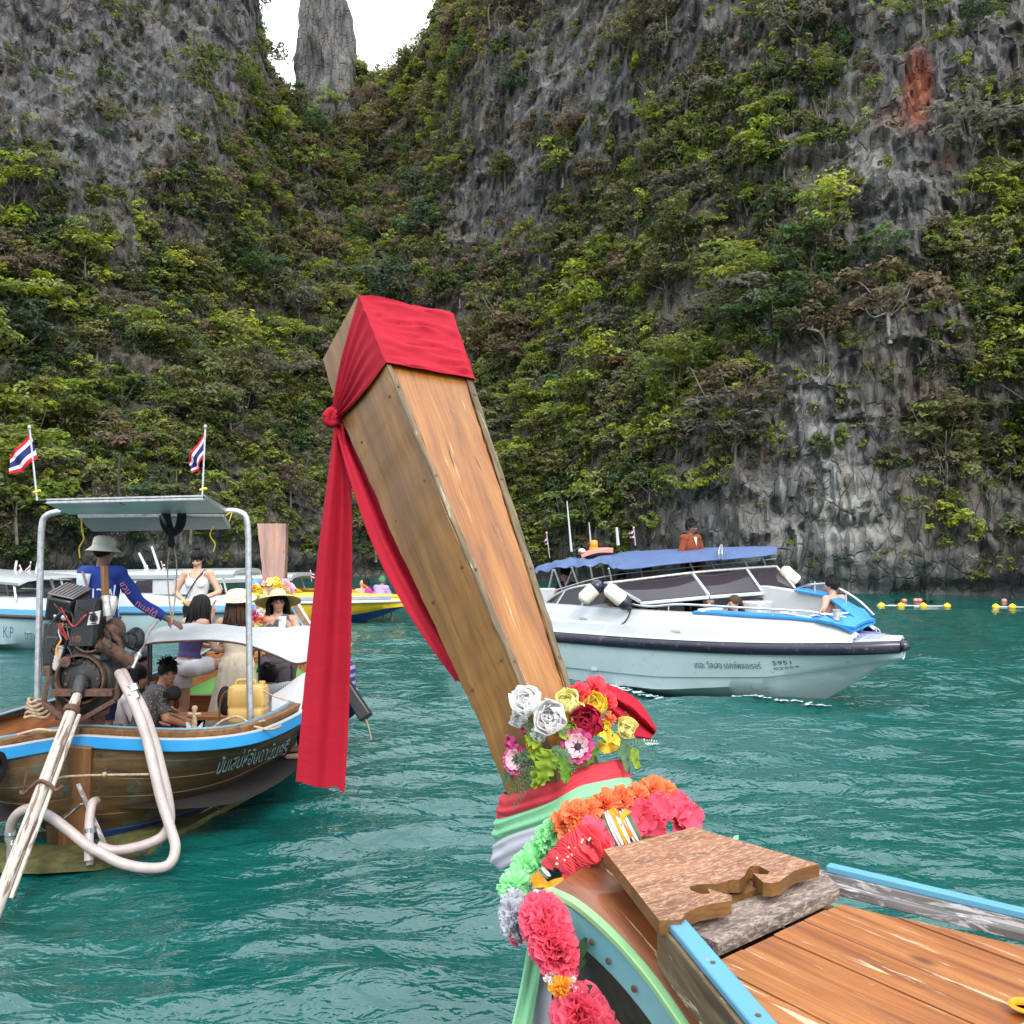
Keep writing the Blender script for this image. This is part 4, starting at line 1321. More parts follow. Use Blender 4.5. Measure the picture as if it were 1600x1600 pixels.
def rose(px, py, R, mat, key, name='rose', off=.05, tilt=(0, 0, 0), elong=1.0, rings=((3, .35, 1.45), (4, .62, 1.15), (5, .88, .75), (6, 1.05, .38))):
    c = put(px, py, off)
    R = R * .00242
    nrm = unit(FACE + np.array(tilt))
    M0 = Matrix.Translation(c) @ orient(nrm)
    me = pmesh(key, mat, cup=.75, wide=1.25, ruffle=.05)
    mb = MB()
    for k in range(3):
        th = np.linspace(k * 2.1, k * 2.1 + 4.2, 12)
        rr = np.linspace(.10, .30, 12) * R
        P = np.array([[(rr[i] * math.cos(t), rr[i] * math.sin(t), (-.25 + z_ * (.75 - .03 * i)) * R) for z_ in (0, .5, 1)] for i, t in enumerate(th)])
        P[:, 2, :2] *= .8
        mb.slab(P, R * .03)
    A = np.array(M0)
    for i, v in enumerate(mb.v):
        mb.v[i] = v @ A[:3, :3].T + A[:3, 3]
    core = mb.build(name, mat, bouquet, 70)
    for q, (n, ln, up) in enumerate(rings):
        for k in range(n):
            a = k * 2 * PI / n + q * .7 + RNG.uniform(-.2, .2)
            Mp = M0 @ Matrix.Rotation(a, 4, 'Z') @ Matrix.Translation((R * .06, 0, -R * .30)) @ Matrix.Rotation(-up + RNG.uniform(-.12, .12), 4, 'Y') @ Matrix.Scale(R * ln * RNG.uniform(.9, 1.1), 4)
            place('petal', me, core, Mp)
    return core


rose(827, 1098, 27, f_white, 'w', 'white_rose', .06, (-.3, 0, .2))
rose(862, 1124, 30, f_white, 'w', 'white_rose', .08, (-.1, 0, -.1))
rose(816, 1124, 17, f_white, 'w', 'white_rose', .03, (-.6, 0, -.2))
rose(889, 1100, 22, f_cream, 'c', 'cream_rose', .07, (0, 0, .3))
rose(918, 1132, 31, f_crimson, 'cr', 'crimson_rose', .09)
rose(928, 1106, 22, f_yellow, 'y', 'yellow_rose', .06, (.2, 0, .35))
rose(952, 1158, 21, f_yellow, 'y', 'yellow_rose', .08, (.1, 0, -.3), rings=((3, .8, 1.4), (4, 1.1, 1.1)))
rose(978, 1140, 20, f_cream, 'cy', 'yellow_rose', .07, (.3, 0, .0), rings=((3, .5, 1.3), (4, .9, .9), (4, 1.1, .4)))


def anemone(px, py, R, tilt, off=.08):
    c = put(px, py, off)
    R *= .0022
    M0 = Matrix.Translation(c) @ orient(unit(FACE + np.array(tilt)))
    me1, me2 = pmesh('an1', f_blush, cup=.3, wide=.75, ruffle=.08), pmesh('an2', f_rosep, cup=.25, wide=.8, ruffle=.10)
    mb = MB()
    mb.ell((0, 0, .04 * R), (.2 * R, .2 * R, .13 * R), 12, 8)
    for k in range(22):
        a = k * .9
        mb.tube([(0, 0, 0), (.36 * R * math.cos(a), .36 * R * math.sin(a), .14 * R)], R * .018, 4)
    A = np.array(M0)
    for i, v in enumerate(mb.v):
        mb.v[i] = v @ A[:3, :3].T + A[:3, 3]
    core = mb.build('anemone', f_dark, bouquet, 70)
    for q, (n, ln, up, me) in enumerate(((8, .78, .35, me1), (9, 1.0, .12, me2))):
        for k in range(n):
            a = k * 2 * PI / n + q * .35 + RNG.uniform(-.1, .1)
            place('petal', me, core, M0 @ Matrix.Rotation(a, 4, 'Z') @ Matrix.Rotation(-up, 4, 'Y') @ Matrix.Translation((0, 0, -.02 * R * (q + 1))) @ Matrix.Scale(R * ln, 4))


anemone(903, 1167, 27, (.05, 0, -.1))
anemone(808, 1187, 24, (-.35, 0, -.25), .04)
rose(905, 1112, 17, f_cream, 'c', 'cream_rose', .06, (0, 0, .1))
rose(940, 1140, 17, f_yellow, 'y', 'yellow_rose', .07, (.1, 0, .1))
rose(893, 1142, 15, f_lime, 'lm', 'lime_rose', .06, (-.1, 0, .0))
rose(846, 1146, 15, f_white, 'w', 'white_rose', .05, (-.2, 0, -.2))
rose(836, 1162, 13, f_yellow, 'y', 'yellow_rose', .05, (-.2, 0, -.2))
rose(800, 1160, 14, f_rosep, 'rp', 'pink_bud', .03, (-.4, 0, .3), rings=((3, .6, 1.3), (5, 1.0, .8)))
rose(822, 1141, 10, f_rosep, 'rp', 'pink_bud', .04, (-.4, 0, .1), rings=((3, .6, 1.3), (4, 1.0, .8)))


def lobed_leaf(px, py, L, W, dirpx, mat, lobes=3, off=.07, name='leaf', drop=.4):
    a = put(px, py, off)
    b = put(px + dirpx[0], py + dirpx[1], off)
    x = unit(b - a)
    nrm = FACE - x * np.dot(FACE, x)
    y = np.cross(unit(nrm), x)
    L, W = L * .00192, W * .00192
    n = 26
    P = np.zeros((n + 1, 7, 3))
    for i in range(n + 1):
        u = i / n
        w = W * (math.sin(u * PI) ** .7 * .55 + .75 * (1 - abs((u * lobes * 1.6) % 1 * 2 - 1)) * (1 - u * .7)) * .42 + .0006
        for j in range(7):
            v = j / 3 - 1
            P[i, j] = a + x * (u * L) + y * (v * w) + unit(nrm) * (.12 * W * abs(v) - drop * W * u * u * .4 + .004 * math.sin(u * 18 + v * 3))
    mb = MB()
    mb.slab(P, .0012)
    mb.build(name, mat, bouquet, 60)


for q in ((862, 1172, 66, 46, (-22, 62), f_lime, 3, .10), (845, 1165, 40, 30, (-18, -14), f_lime, 2, .08), (872, 1150, 40, 30, (26, -8), f_lime, 2, .07), (880, 1140, 34, 26, (14, -28), f_lime, 2, .06),
          (850, 1178, 44, 26, (-38, 0), f_lime, 2, .07), (930, 1165, 40, 24, (-10, 26), f_leaf, 1, .05), (915, 1185, 36, 22, (-30, 14), f_leaf, 2, .05), (960, 1130, 40, 22, (26, -20), f_leaf, 1, .04), (846, 1190, 50, 30, (-14, 44), f_lime, 3, .09), (880, 1185, 40, 24, (4, 36), f_leaf, 2, .06), (826, 1176, 40, 20, (-22, 30), f_fern, 1, .05), (868, 1180, 40, 24, (20, 30), f_leaf, 1, .06), (972, 1158, 52, 26, (8, 38), f_fern, 1, .06), (986, 1168, 36, 22, (10, 30), f_lime, 1, .06), (900, 1150, 40, 24, (-30, 26), f_leaf, 2, .05), (838, 1140, 36, 22, (-26, 12), f_leaf, 1, .05)):
    lobed_leaf(*q)


def fern(p0, p1, n=13, w=14, mat=f_fern, off=.05, tipm=None):
    a, b = put(*p0, off), put(*p1, off)
    mb = MB()
    c = cr([a, (a + b) / 2 + np.array([0, -.012, .012]), b], n)
    mb.tube(c, .0016, 5)
    t = unit(b - a)
    y = unit(np.cross(FACE, t))
    for i in range(1, n):
        ww = w * .00192 * (1.1 - i / n * .8)
        for sgn in (-1, 1):
            e = c[i] + (y * sgn + t * .7) * ww + FACE * RNG.uniform(-.3, .3) * ww
            m_ = c[i] * .5 + e * .5
            s_ = t * ww * .22
            mb.add([c[i], m_ + s_, e, m_ - s_], [(0, 1, 2, 3)], 1 if tipm and i > n * .4 else 0)
            for k in (.35, .65):
                q = c[i] * (1 - k) + e * k
                mb.add([q, q + (t * .8 + y * sgn * .3) * ww * .45, q + t * ww * .15 + FACE * .1 * ww], [(0, 1, 2)], 1 if tipm and i > n * .4 else 0)
    mb.build('fern_sprig', [mat, tipm or mat], bouquet, 0)


for q in (((850, 1160), (815, 1130)), ((842, 1178), (795, 1190)), ((838, 1190), (782, 1215)), ((838, 1195), (790, 1250)), ((868, 1170), (895, 1205)), ((880, 1165), (862, 1195)), ((866, 1150), (890, 1135)), ((845, 1200), (802, 1262)), ((800, 1205), (786, 1225))):
    fern(*q)
fern((985, 1168), (1026, 1160), 11, 12, f_fern, .05, f_white)
fern((955, 1150), (990, 1175), 10, 12)


def ruffle_bloom(mb, c, R, n, seed, axis=None, wide=.8, m=0, flat=1.0, lo=.55):
    """a ball of crinkled petals"""
    rs = np.random.RandomState(seed)
    for k in range(n):
        d_ = rs.normal(size=3)
        if axis is not None:
            d_ = d_ - axis * np.dot(d_, axis) * (1 - flat)
        d_ = unit(d_)
        t = unit(np.cross(d_, rs.normal(size=3)))
        b = np.cross(d_, t)
        ln, w = R * rs.uniform(lo + .2, 1.08), R * wide * rs.uniform(.6, 1.1)
        ph = rs.uniform(0, 6)
        P = np.zeros((4, 6, 3))
        for i in range(4):
            u = lo * .3 + (1 - lo * .3) * i / 3
            for j in range(6):
                v = j / 2.5 - 1
                P[i, j] = c + d_ * (u * ln * (1 - .12 * v * v)) + t * (v * w * .5 * (.25 + .75 * u)) + b * (R * .13 * math.sin(v * 6 + ph) * u + R * .22 * u * u * math.sin(ph))
        mb.grid(P, m)


# coral carnation and folded red cloth at the bouquet's back
for (px, py, r, n, sd) in ((905, 1083, 20, 60, 1), (930, 1078, 24, 70, 2), (947, 1096, 20, 60, 3)):
    mb = MB()
    ruffle_bloom(mb, put(px, py, .05), r * .00192, n, sd)
    mb.build('carnation', f_coral, bouquet, 60)
for (px, py, r, n, sd) in ((952, 1124, 13, 30, 4), (944, 1140, 10, 24, 5)):
    mb = MB()
    ruffle_bloom(mb, put(px, py, .06), r * .00192, n, sd)
    mb.build('carnation', f_orange, bouquet, 60)
scarf = thing('red_cloth_bow', 'folded bright red cloth end sticking out right of the bouquet', 'cloth', put(985, 1110))
top = cr([(928, 1066), (958, 1072), (992, 1090), (1012, 1114), (1027, 1140)], 26)
bot = cr([(940, 1098), (958, 1118), (975, 1138), (992, 1152), (1016, 1156)], 26)
P = np.zeros((26, 18, 3))
for i in range(26):
    for j in range(18):
        v = j / 17
        q = top[i] * (1 - v) + bot[i] * v
        P[i, j] = put(q[0], q[1], .025 + .060 * abs(math.sin(v * PI * 1.75 + .5 * i / 25)) * (.5 + .5 * i / 25) + .010 * math.sin(v * 17 + i * .2))
mb = MB()
mb.slab(P[::-1], .004)
Pb = P + np.array([.0, .07, -.012])
Pb[:, 0], Pb[:, -1] = P[:, 0] + [0, .004, 0], P[:, -1] + [0, .004, 0]
mb.slab(Pb, .003)
mb.build('fold', cloth_red, scarf, 70)

# ---------------------------------------------------------------- garlands


def gpath(pts, n, off):
    q = cr(pts, n)
    return np.array([put(a, b, off) for a, b in q])


def blooms(t, name, mat, pts, n, R, per, seed, off=.03, wide=.8, lo=.5, flat=1.0):
    path = gpath(pts, n, off)
    for i, c in enumerate(path):
        mb = MB()
        ruffle_bloom(mb, c, R * .00185 * (1 + .1 * math.sin(i * 2.3)), per, seed + i, wide=wide, lo=lo)
        mb.build(name, mat, t, 60)
    return path


def cord(t, pts, n=20, off=.02, r=.012):
    mb = MB()
    mb.tube(gpath(pts, n, off), r, 8)
    mb.build('cord', f_dleaf, t, 60)


g1 = thing('flower_garland', 'orange and pink paper garland across the front of the prow foot', 'garland', put(960, 1270))
cord(g1, [(875, 1290), (930, 1268), (1000, 1250), (1070, 1262)])
blooms(g1, 'orange_bloom', f_orange, [(884, 1284), (912, 1268), (950, 1256), (990, 1245), (1028, 1236), (1040, 1243)], 9, 25, 70, 20, .05)
blooms(g1, 'orange_bloom', f_orange, [(890, 1305), (905, 1298)], 2, 20, 50, 40, .07)


def big_petals(t, spots, mat, key, L):
    for (px, py, n, tilt) in spots:
        c = put(px, py, .08)
        M0 = Matrix.Translation(c) @ orient(unit(FACE + np.array(tilt)))
        me = pmesh(key, mat, cup=.18, wide=.85, ruffle=.07, tip=.1)
        mb = MB()
        mb.ell(c, (.012, .012, .012), 8, 6)
        core = mb.build('pink_bloom', mat, t, 60)
        for k in range(n):
            for q in (0, 1):
                place('petal', me, core, M0 @ Matrix.Rotation(k * 2 * PI / n + q * .6 + RNG.uniform(-.2, .2), 4, 'Z') @ Matrix.Rotation(-(.05 + .4 * q) + RNG.uniform(-.15, .15), 4, 'Y') @ Matrix.Scale(L * .00185 * RNG.uniform(.85, 1.15), 4))


big_petals(g1, [(1003, 1278, 6, (-.2, 0, -.2)), (1030, 1268, 7, (0, 0, .2)), (1056, 1262, 7, (.3, 0, .1)), (1072, 1280, 6, (.6, 0, -.1)), (1018, 1290, 5, (0, 0, -.5))], f_pink, 'bp', 31)


def ribbon_tie(t, px, py, L, ang, mats, off=.09, n=5):
    """a bunch of folded ribbon strips, tied in the middle"""
    c = put(px, py, off)
    x = unit(put(px + math.cos(ang) * 10, py + math.sin(ang) * 10, off) - c)
    y = unit(np.cross(FACE, x))
    for k in range(n):
        o = (k - (n - 1) / 2)
        mb = MB()
        q = [c + y * (o * .0095) + x * L * .00192 * s_ + FACE * (.012 * math.cos(s_ * PI) - .003 * abs(o)) for s_ in np.linspace(-.5, .5, 9)]
        mb.tube(q, [.004, .0065, .0075, .008, .008, .008, .0075, .0065, .004], 8, flat=.55)
        mb.build('ribbon', mats[k % len(mats)], t, 60)


ribbon_tie(g1, 962, 1294, 56, 1.15, [f_fern, f_white, f_white, f_gold, f_white])
ribbon_tie(g1, 985, 1290, 52, 1.1, [f_white, f_white, f_fern], .08, 3)


def bow(t, px, py, mat, L, dirs, off=.11, name='ribbon'):
    for (dx, dy, w) in dirs:
        c, e = put(px, py, off), put(px + dx, py + dy, off - .01)
        x = unit(e - c)
        y = unit(np.cross(FACE, x)) * w * .00096
        P = np.array([[c + (e - c) * u + y * v * (.45 + .55 * u) + FACE * (.012 * math.sin(u * PI) + .004 * v * v) for v in (-1, -.3, .3, 1)] for u in np.linspace(0, 1, 7)])
        mb = MB()
        mb.slab(P, .002)
        mb.build(name, mat, t, 60)


bow(g1, 970, 1284, f_gold, 20, [(-16, -20, 12), (12, -18, 12), (14, 26, 14), (-4, 8, 14)])
g2 = thing('flower_garland', 'mint green ruffled garland with grey end on the prow left side', 'garland', put(830, 1350))
cord(g2, [(880, 1290), (840, 1330), (805, 1370), (800, 1450)])
blooms(g2, 'green_bloom', f_mint, [(868, 1298), (852, 1318), (836, 1340), (815, 1362), (803, 1385)], 7, 25, 70, 60, .04)
blooms(g2, 'grey_bloom', f_grey, [(800, 1410), (801, 1432), (805, 1448)], 4, 21, 70, 80, .04)
blooms(g2, 'pink_tip', f_pink, [(806, 1462)], 1, 15, 40, 90, .035)
g3 = thing('flower_garland', 'coral pleated ribbon garland with amber bow beside the gunwale', 'garland', put(880, 1340))
pp = gpath([(928, 1312), (910, 1326), (890, 1345), (872, 1362)], 25, .085)
for i in range(25):
    c = pp[i]
    ax = unit(pp[min(24, i + 1)] - pp[max(0, i - 1)])
    u_ = unit(FACE - ax * np.dot(FACE, ax))
    v_ = np.cross(ax, u_)
    R = .062 * (1 - .12 * abs(i - 12) / 12)
    P = np.array([[c + ax * (.004 * math.sin(k * 1.9 + i) * rr + RNG.uniform(-.002, .002)) + (u_ * math.cos(t) * .8 + v_ * math.sin(t)) * R * rr * (1 + .05 * math.sin(t * 5 + i)) for rr in (.3, .7, 1)] for k, t in enumerate(np.linspace(-2.1, 2.1, 13))])
    mb = MB()
    mb.slab(P, .0016)
    mb.build('pleat', f_coral, g3, 60)
big_petals(g3, [(925, 1298, 3, (.2, 0, .5)), (936, 1312, 3, (.4, 0, .1))], f_pink, 'bp', 24)
for k in range(16):
    q = pp[int(k * 1.5)] + FACE * .055 + RNG.normal(size=3) * .006
    mb = MB()
    mb.ell(q, (.0032, .0032, .0032), 8, 6)
    mb.build('bead', f_cream, g3, 60)
ribbon_tie(g3, 850, 1366, 40, .9, [f_white, f_fern, f_white], .06, 3)
bow(g3, 856, 1383, f_gold, 20, [(-26, -12, 13), (-24, 0, 12), (26, -4, 14), (2, 36, 15), (-6, 30, 12), (14, 24, 12), (-18, -18, 10)], .09)
ribbon_tie(g3, 838, 1402, 36, .55, [f_white, f_fern, f_dleaf], .06, 4)
g4 = thing('flower_garland', 'deep pink garland with yellow flower hanging down past the hull', 'garland', put(870, 1480))
cord(g4, [(838, 1400), (862, 1470), (882, 1540), (915, 1600), (940, 1660)], 24, .05)
blooms(g4, 'pink_bloom', f_pink, [(846, 1428), (856, 1452), (866, 1478), (874, 1502)], 6, 33, 80, 120, .06, 1.0, .6)
blooms(g4, 'pink_bloom', f_pink, [(902, 1578), (915, 1600), (930, 1630), (945, 1665)], 5, 38, 80, 140, .06, 1.0, .6)
blooms(g4, 'white_bloom', f_white, [(862, 1524), (896, 1552), (890, 1530)], 3, 12, 30, 160, .08)
blooms(g4, 'yellow_bloom', f_gold, [(876, 1541)], 1, 16, 40, 170, .10)
for q in ((880, 1520, 34, 18, (24, -14)), (900, 1505, 34, 16, (10, -26)), (872, 1556, 34, 18, (14, 26)), (905, 1545, 30, 16, (18, 4)), (858, 1400, 30, 14, (-30, 6)), (842, 1412, 34, 14, (-10, 24))):
    a = put(q[0], q[1], .07)
    x = unit(put(q[0] + q[4][0], q[1] + q[4][1], .07) - a)
    y = np.cross(FACE, x)
    P = np.array([[a + x * q[2] * .00192 * u + y * v * q[3] * .00096 * math.sin(u * PI * .9 + .15) + FACE * .006 * (abs(v) - u) for v in (-1, 0, 1)] for u in np.linspace(0, 1, 7)])
    mb = MB()
    mb.slab(P, .0012)
    mb.build('leaf', f_dleaf, g4, 60)

# ---------------------------------------------------------------- foredeck
ZD = 1.50
O = np.array([FOOT[0], FOOT[1], 0])


def fr(P):
    d_ = np.asarray(P)[:2] - O[:2]
    return np.array([d_ @ AX[:2], d_ @ RT[:2]])


def wf(a, r, z):
    return np.array([O[0] + AX[0] * a + RT[0] * r, O[1] + AX[1] * a + RT[1] * r, z])


deck = thing('longtail_foredeck', 'planked bow deck of the near longtail with a carved board and blue rails', 'boat', wf(.9, 0, 1.4))
out = [(943, 1334), (1085, 1299), (1280, 1350), (1262, 1354), (1240, 1361), (1218, 1377), (1205, 1380), (1192, 1378), (1176, 1364), (1188, 1366), (1199, 1366), (1203, 1362), (1186, 1353), (1172, 1353), (1167, 1360), (1163, 1369), (1155, 1374), (1141, 1374), (1136, 1377), (1120, 1381), (1090, 1382), (1077, 1385), (1079, 1391), (1096, 1397), (1109, 1396), (1106, 1388), (1120, 1393), (1143, 1399), (1143, 1407), (1120, 1411), (1091, 1417), (1074, 1425), (1064, 1437), (1030, 1438)]
pts = [onz(x, y, ZD + .03) for x, y in out]
pts = [p + np.array([0, 0, .012 if i < 2 else 0]) for i, p in enumerate(pts)]
mb = MB()
mb.prism(pts, (0, 0, -.034), 0, 1)
mb.g = [np.stack([(v_ - O) @ AX, (v_ - O) @ RT, v_[:, 2]], -1) for v_ in mb.v]
bm = bmesh.new()
pl = mb.build('carved_board', [w_plate, w_cut], deck, 0)
bm.from_mesh(pl.data)
bmesh.ops.recalc_face_normals(bm, faces=bm.faces)
bmesh.ops.triangulate(bm, faces=[f for f in bm.faces if len(f.verts) > 4])
bm.to_mesh(pl.data)
bm.free()
sp = [onz(x, y, ZD - .025) for x, y in ((960, 1345), (1085, 1312), (1288, 1360), (1312, 1388), (1122, 1474), (1075, 1453))]
mb = MB()
mb.prism(sp, (0, 0, -.03))
mb.g = [np.stack([(v_ - O) @ AX, (v_ - O) @ RT, v_[:, 2]], -1) for v_ in mb.v]
st = mb.build('step_board', w_step, deck, 0, bevel=.003)
for x, y in ((1165, 1378), (1100, 1390)):
    pass
mb = MB()
mb.beam(wf(.05, .02, ZD - .045), wf(.60, .02, ZD - .06), .17, .10)
mb.build('breast_block', w_cut, deck, 30)
# deck planks, clipped between the rails
fl_, fr_ = fr(onz(1118, 1473, ZD)), fr(onz(1312, 1386, ZD))
rl0, rl1 = fr(onz(1040, 1440, ZD)), fr(onz(1178, 1600, ZD))
rr0, rr1 = fr(onz(1285, 1350, ZD)), fr(onz(1600, 1418, ZD))
AE = 3.0
ext = lambda p, q, a: p + (q - p) * ((a - p[0]) / (q[0] - p[0]))
poly = [fl_, fr_, ext(rr0, rr1, AE) - [0, .02], ext(rl0, rl1, AE) + [0, .02]]
poly = [np.array(p) for p in poly]


def clip(pg, n, c):
    """keep the side where n.p <= c"""
    r = []
    for i, p in enumerate(pg):
        q = pg[(i + 1) % len(pg)]
        a, b = p @ n - c, q @ n - c
        if a <= 0:
            r.append(p)
        if a * b < 0:
            r.append(p + (q - p) * (a / (a - b)))
    return r


cuts = [-1.8, -1.55, -1.3, -1.08, -.90, -.74, -.60, -.47, -.33, -.215, -.095, .03, .135, .245, .36, .50, .64, .80, 1.0]
for k in range(len(cuts) - 1):
    pg = clip(clip(poly, np.array([0, -1.]), -(cuts[k] + .0016)), np.array([0, 1.]), cuts[k + 1] - .0016)
    if len(pg) < 3:
        continue
    z = ZD - .040 + RNG.uniform(-.003, .003)
    mb = MB()
    top_ = [wf(p[0], p[1], z - .02 * max(0, p[0] - .7) ** 1.0) for p in pg]
    n = len(pg)
    v = top_ + [p - [0, 0, .03] for p in top_]
    g = [(p[1], p[0], 0) for p in pg] + [(p[1], p[0], .03) for p in pg]
    mb.add(v, [tuple(range(n)), tuple(range(2 * n - 1, n - 1, -1))] + [(i, n + i, n + (i + 1) % n, (i + 1) % n) for i in range(n)], 0, g)
    o = mb.build('plank', w_deck, deck, 0, bevel=.0025)
    bm = bmesh.new()
    bm.from_mesh(o.data)
    bmesh.ops.recalc_face_normals(bm, faces=bm.faces)
    bm.to_mesh(o.data)
    bm.free()


def rail_line(p0, p1, n=8):
    return [ext(p0, p1, a) for a in np.linspace(p0[0], AE, n)]


L_ = rail_line(rl0, rl1)
R_ = rail_line(rr0, rr1)
zr = lambda p: -.02 * max(0, p[0] - .7)
for k, (ln, sg) in enumerate(((L_, -1), (R_, 1))):
    topb, side, inner = MB(), MB(), MB()
    A_ = [wf(p[0], p[1], ZD + (.012 if sg < 0 else -.014) + zr(p)) for p in ln]
    for a, b in zip(A_[:-1], A_[1:]):
        pass
    a, b = A_[0], A_[-1]
    if sg < 0:
        topb.beam(a + RT * .012, b + RT * .012, .050, .016)
        side.beam(a - RT * .004 - UPZ * .062, b - RT * .004 - UPZ * .062, .038, .105)
        inner.beam(a + RT * .046 - UPZ * .045, b + RT * .046 - UPZ * .045, .014, .05)
    else:
        topb.beam(a + RT * .024, b + RT * .024, .034, .020)
        side.beam(a + RT * .012 - UPZ * .024, b + RT * .012 - UPZ * .024, .022, .030)
        inner.beam(a - RT * .012 - UPZ * .040, b - RT * .012 - UPZ * .040, .032, .024)
    topb.build('rail_cap', p_blue, deck, 30, bevel=.004)
    side.build('rail_board', w_edge if sg < 0 else w_grey, deck, 30, bevel=.003)
    inner.build('rail_batten', w_edge if sg < 0 else w_grey, deck, 30, bevel=.003)
for p, q in ((rl0, rl1),):
    for f_ in (.04, .55, 1.0):
        c = ext(p, q, p[0] + (q[0] - p[0]) * f_)
        mb = MB()
        mb.lathe([(.0045, 0), (.006, .0012), (.003, .0022)], 10, wf(c[0], c[1] + .012, ZD + .0195 + zr(c)))
        mb.build('nail_head', rust, deck, 60)
# port gunwale plank that curves down from the stem
ZG = 1.375
go_ = cr([(862, 1388), (905, 1410), (958, 1455), (1010, 1512), (1052, 1568), (1090, 1625), (1150, 1720)], 40)
gi_ = cr([(935, 1338), (985, 1392), (1040, 1458), (1098, 1530), (1150, 1600), (1195, 1662), (1262, 1760)], 40)
dz = np.linspace(0, 1, 40)
GOo = np.array([onz(x, y, ZG + .10 * (1 - t) ** 2 - .035 * t) for (x, y), t in zip(go_, dz)])
GIi = np.array([onz(x, y, ZG + .10 * (1 - t) ** 2 - .012 * t) for (x, y), t in zip(gi_, dz)])


def mir(P):
    d_ = np.asarray(P)[..., :2] - O[:2]
    a, r = d_ @ AX[:2], d_ @ RT[:2]
    return np.stack([O[0] + AX[0] * a - RT[0] * r, O[1] + AX[1] * a - RT[1] * r, np.asarray(P)[..., 2]], -1)


kA = np.linspace(0, 1, 40)
keel = np.array([wf(-.20 + 3.1 * t ** 1.25, 0, 1.18 - 1.5 * t ** .55 if t < .62 else 1.18 - 1.5 * .62 ** .55 - .05 * (t - .62)) for t in kA])
for side_ in (0, 1):
    tr = (lambda P: P) if side_ == 0 else mir
    rows = [GIi * (1 - v) + GOo * v for v in np.linspace(0, 1, 6)]
    P = tr(np.stack(rows, 1))
    mb = MB()
    g = np.stack([np.broadcast_to(np.linspace(0, .12, 6)[None], (40, 6)), np.broadcast_to(np.linspace(0, 1.4, 40)[:, None], (40, 6)), np.zeros((40, 6))], -1)
    mb.slab(P[::-1] if side_ == 0 else P, .032, 0, g)
    mb.build('gunwale_plank', w_gunwale, deck, 40)
    dn = unit(np.array([0, 0, -1.]) + RT * .10)
    for nm, a_, b_, w_, mt in (('mint_edge', .006, .016, .026, p_green), ('blue_strip', .018, .108, .022, p_rail)):
        c_ = [GOo - RT * w_ * .8 + dn * a_ - UPZ * 0, GOo - RT * w_ * .8 + dn * b_, GOo + RT * w_ * .2 + dn * b_, GOo + RT * w_ * .2 + dn * a_]
        c_[0], c_[3] = c_[0] + UPZ * .010, c_[3] + UPZ * .010
        mb = MB()
        mb.grid(tr(np.stack(c_, 1)), cv=True, g=np.stack([np.broadcast_to(np.array([0, .1, .12, .02])[None], (40, 4)), np.broadcast_to(np.linspace(0, 1.4, 40)[:, None], (40, 4)), np.zeros((40, 4))], -1))
        o = mb.build(nm, mt, deck, 40, bevel=.003)
    e1, e2 = GOo - RT * .022 + dn * .018, GOo - RT * .022 + dn * .105
    if side_ == 0:
        for t, dd in ((3, .045), (10, .05), (13, .06), (18, .055), (25, .07)):
            mb = MB()
            mb.lathe([(.009, 0), (.008, .003), (.003, .004)], 10, e2[t] * (dd / .1) + e1[t] * (1 - dd / .1) - RT * .002, np.column_stack([HD, UPZ, -RT]))
            mb.build('bolt', rust, deck, 60)
    for k in range(5):
        v0, v1 = k / 5, (k + 1) / 5 + .012
        cur = lambda v: (GOo + dn * .085 + RT * .055) * (1 - v) + keel * v + RT[None] * (.05 * math.sin(v * PI))
        P = tr(np.stack([cur(v) for v in np.linspace(v0, v1, 4)], 1)) - (0 if side_ else RT * .006 * (4 - k))
        mb = MB()
        mb.slab(P[::-1] if side_ else P, .02)
        mb.build('strake', w_hull, deck, 40)
mb = MB()
mb.tube(keel[:34], .035, 8)
mb.build('keel', w_hull, deck, 60)
# inner side of the gunwale down to the bilge, and what stands at the photo's corner
mb = MB()
cb = [wf(a, r, ZD - .20) for a, r in ((.45, -.24), (3.0, -1.2), (3.0, 1.0), (.45, .26))]
mb.prism(cb, (0, 0, -.03))
mb.build('deck_beam', w_hull, deck, 0)
mb = MB()
c = onz(1590, 1606, ZD - .03)
mb.box(c + [.03, -.06, .0], (.10, .09, .05), 0, np.column_stack([AX, RT, UPZ]))
mb.build('cleat_block', p_rail, deck, 30, bevel=.008)
mb = MB()
c = onz(1602, 1578, ZD - .04)
mb.lathe([(.020, 0), (.026, .004), (.032, .008), (.026, .013), (.020, .008), (.020, 0)], 24, c)
mb.build('ring', f_gold, deck, 60)
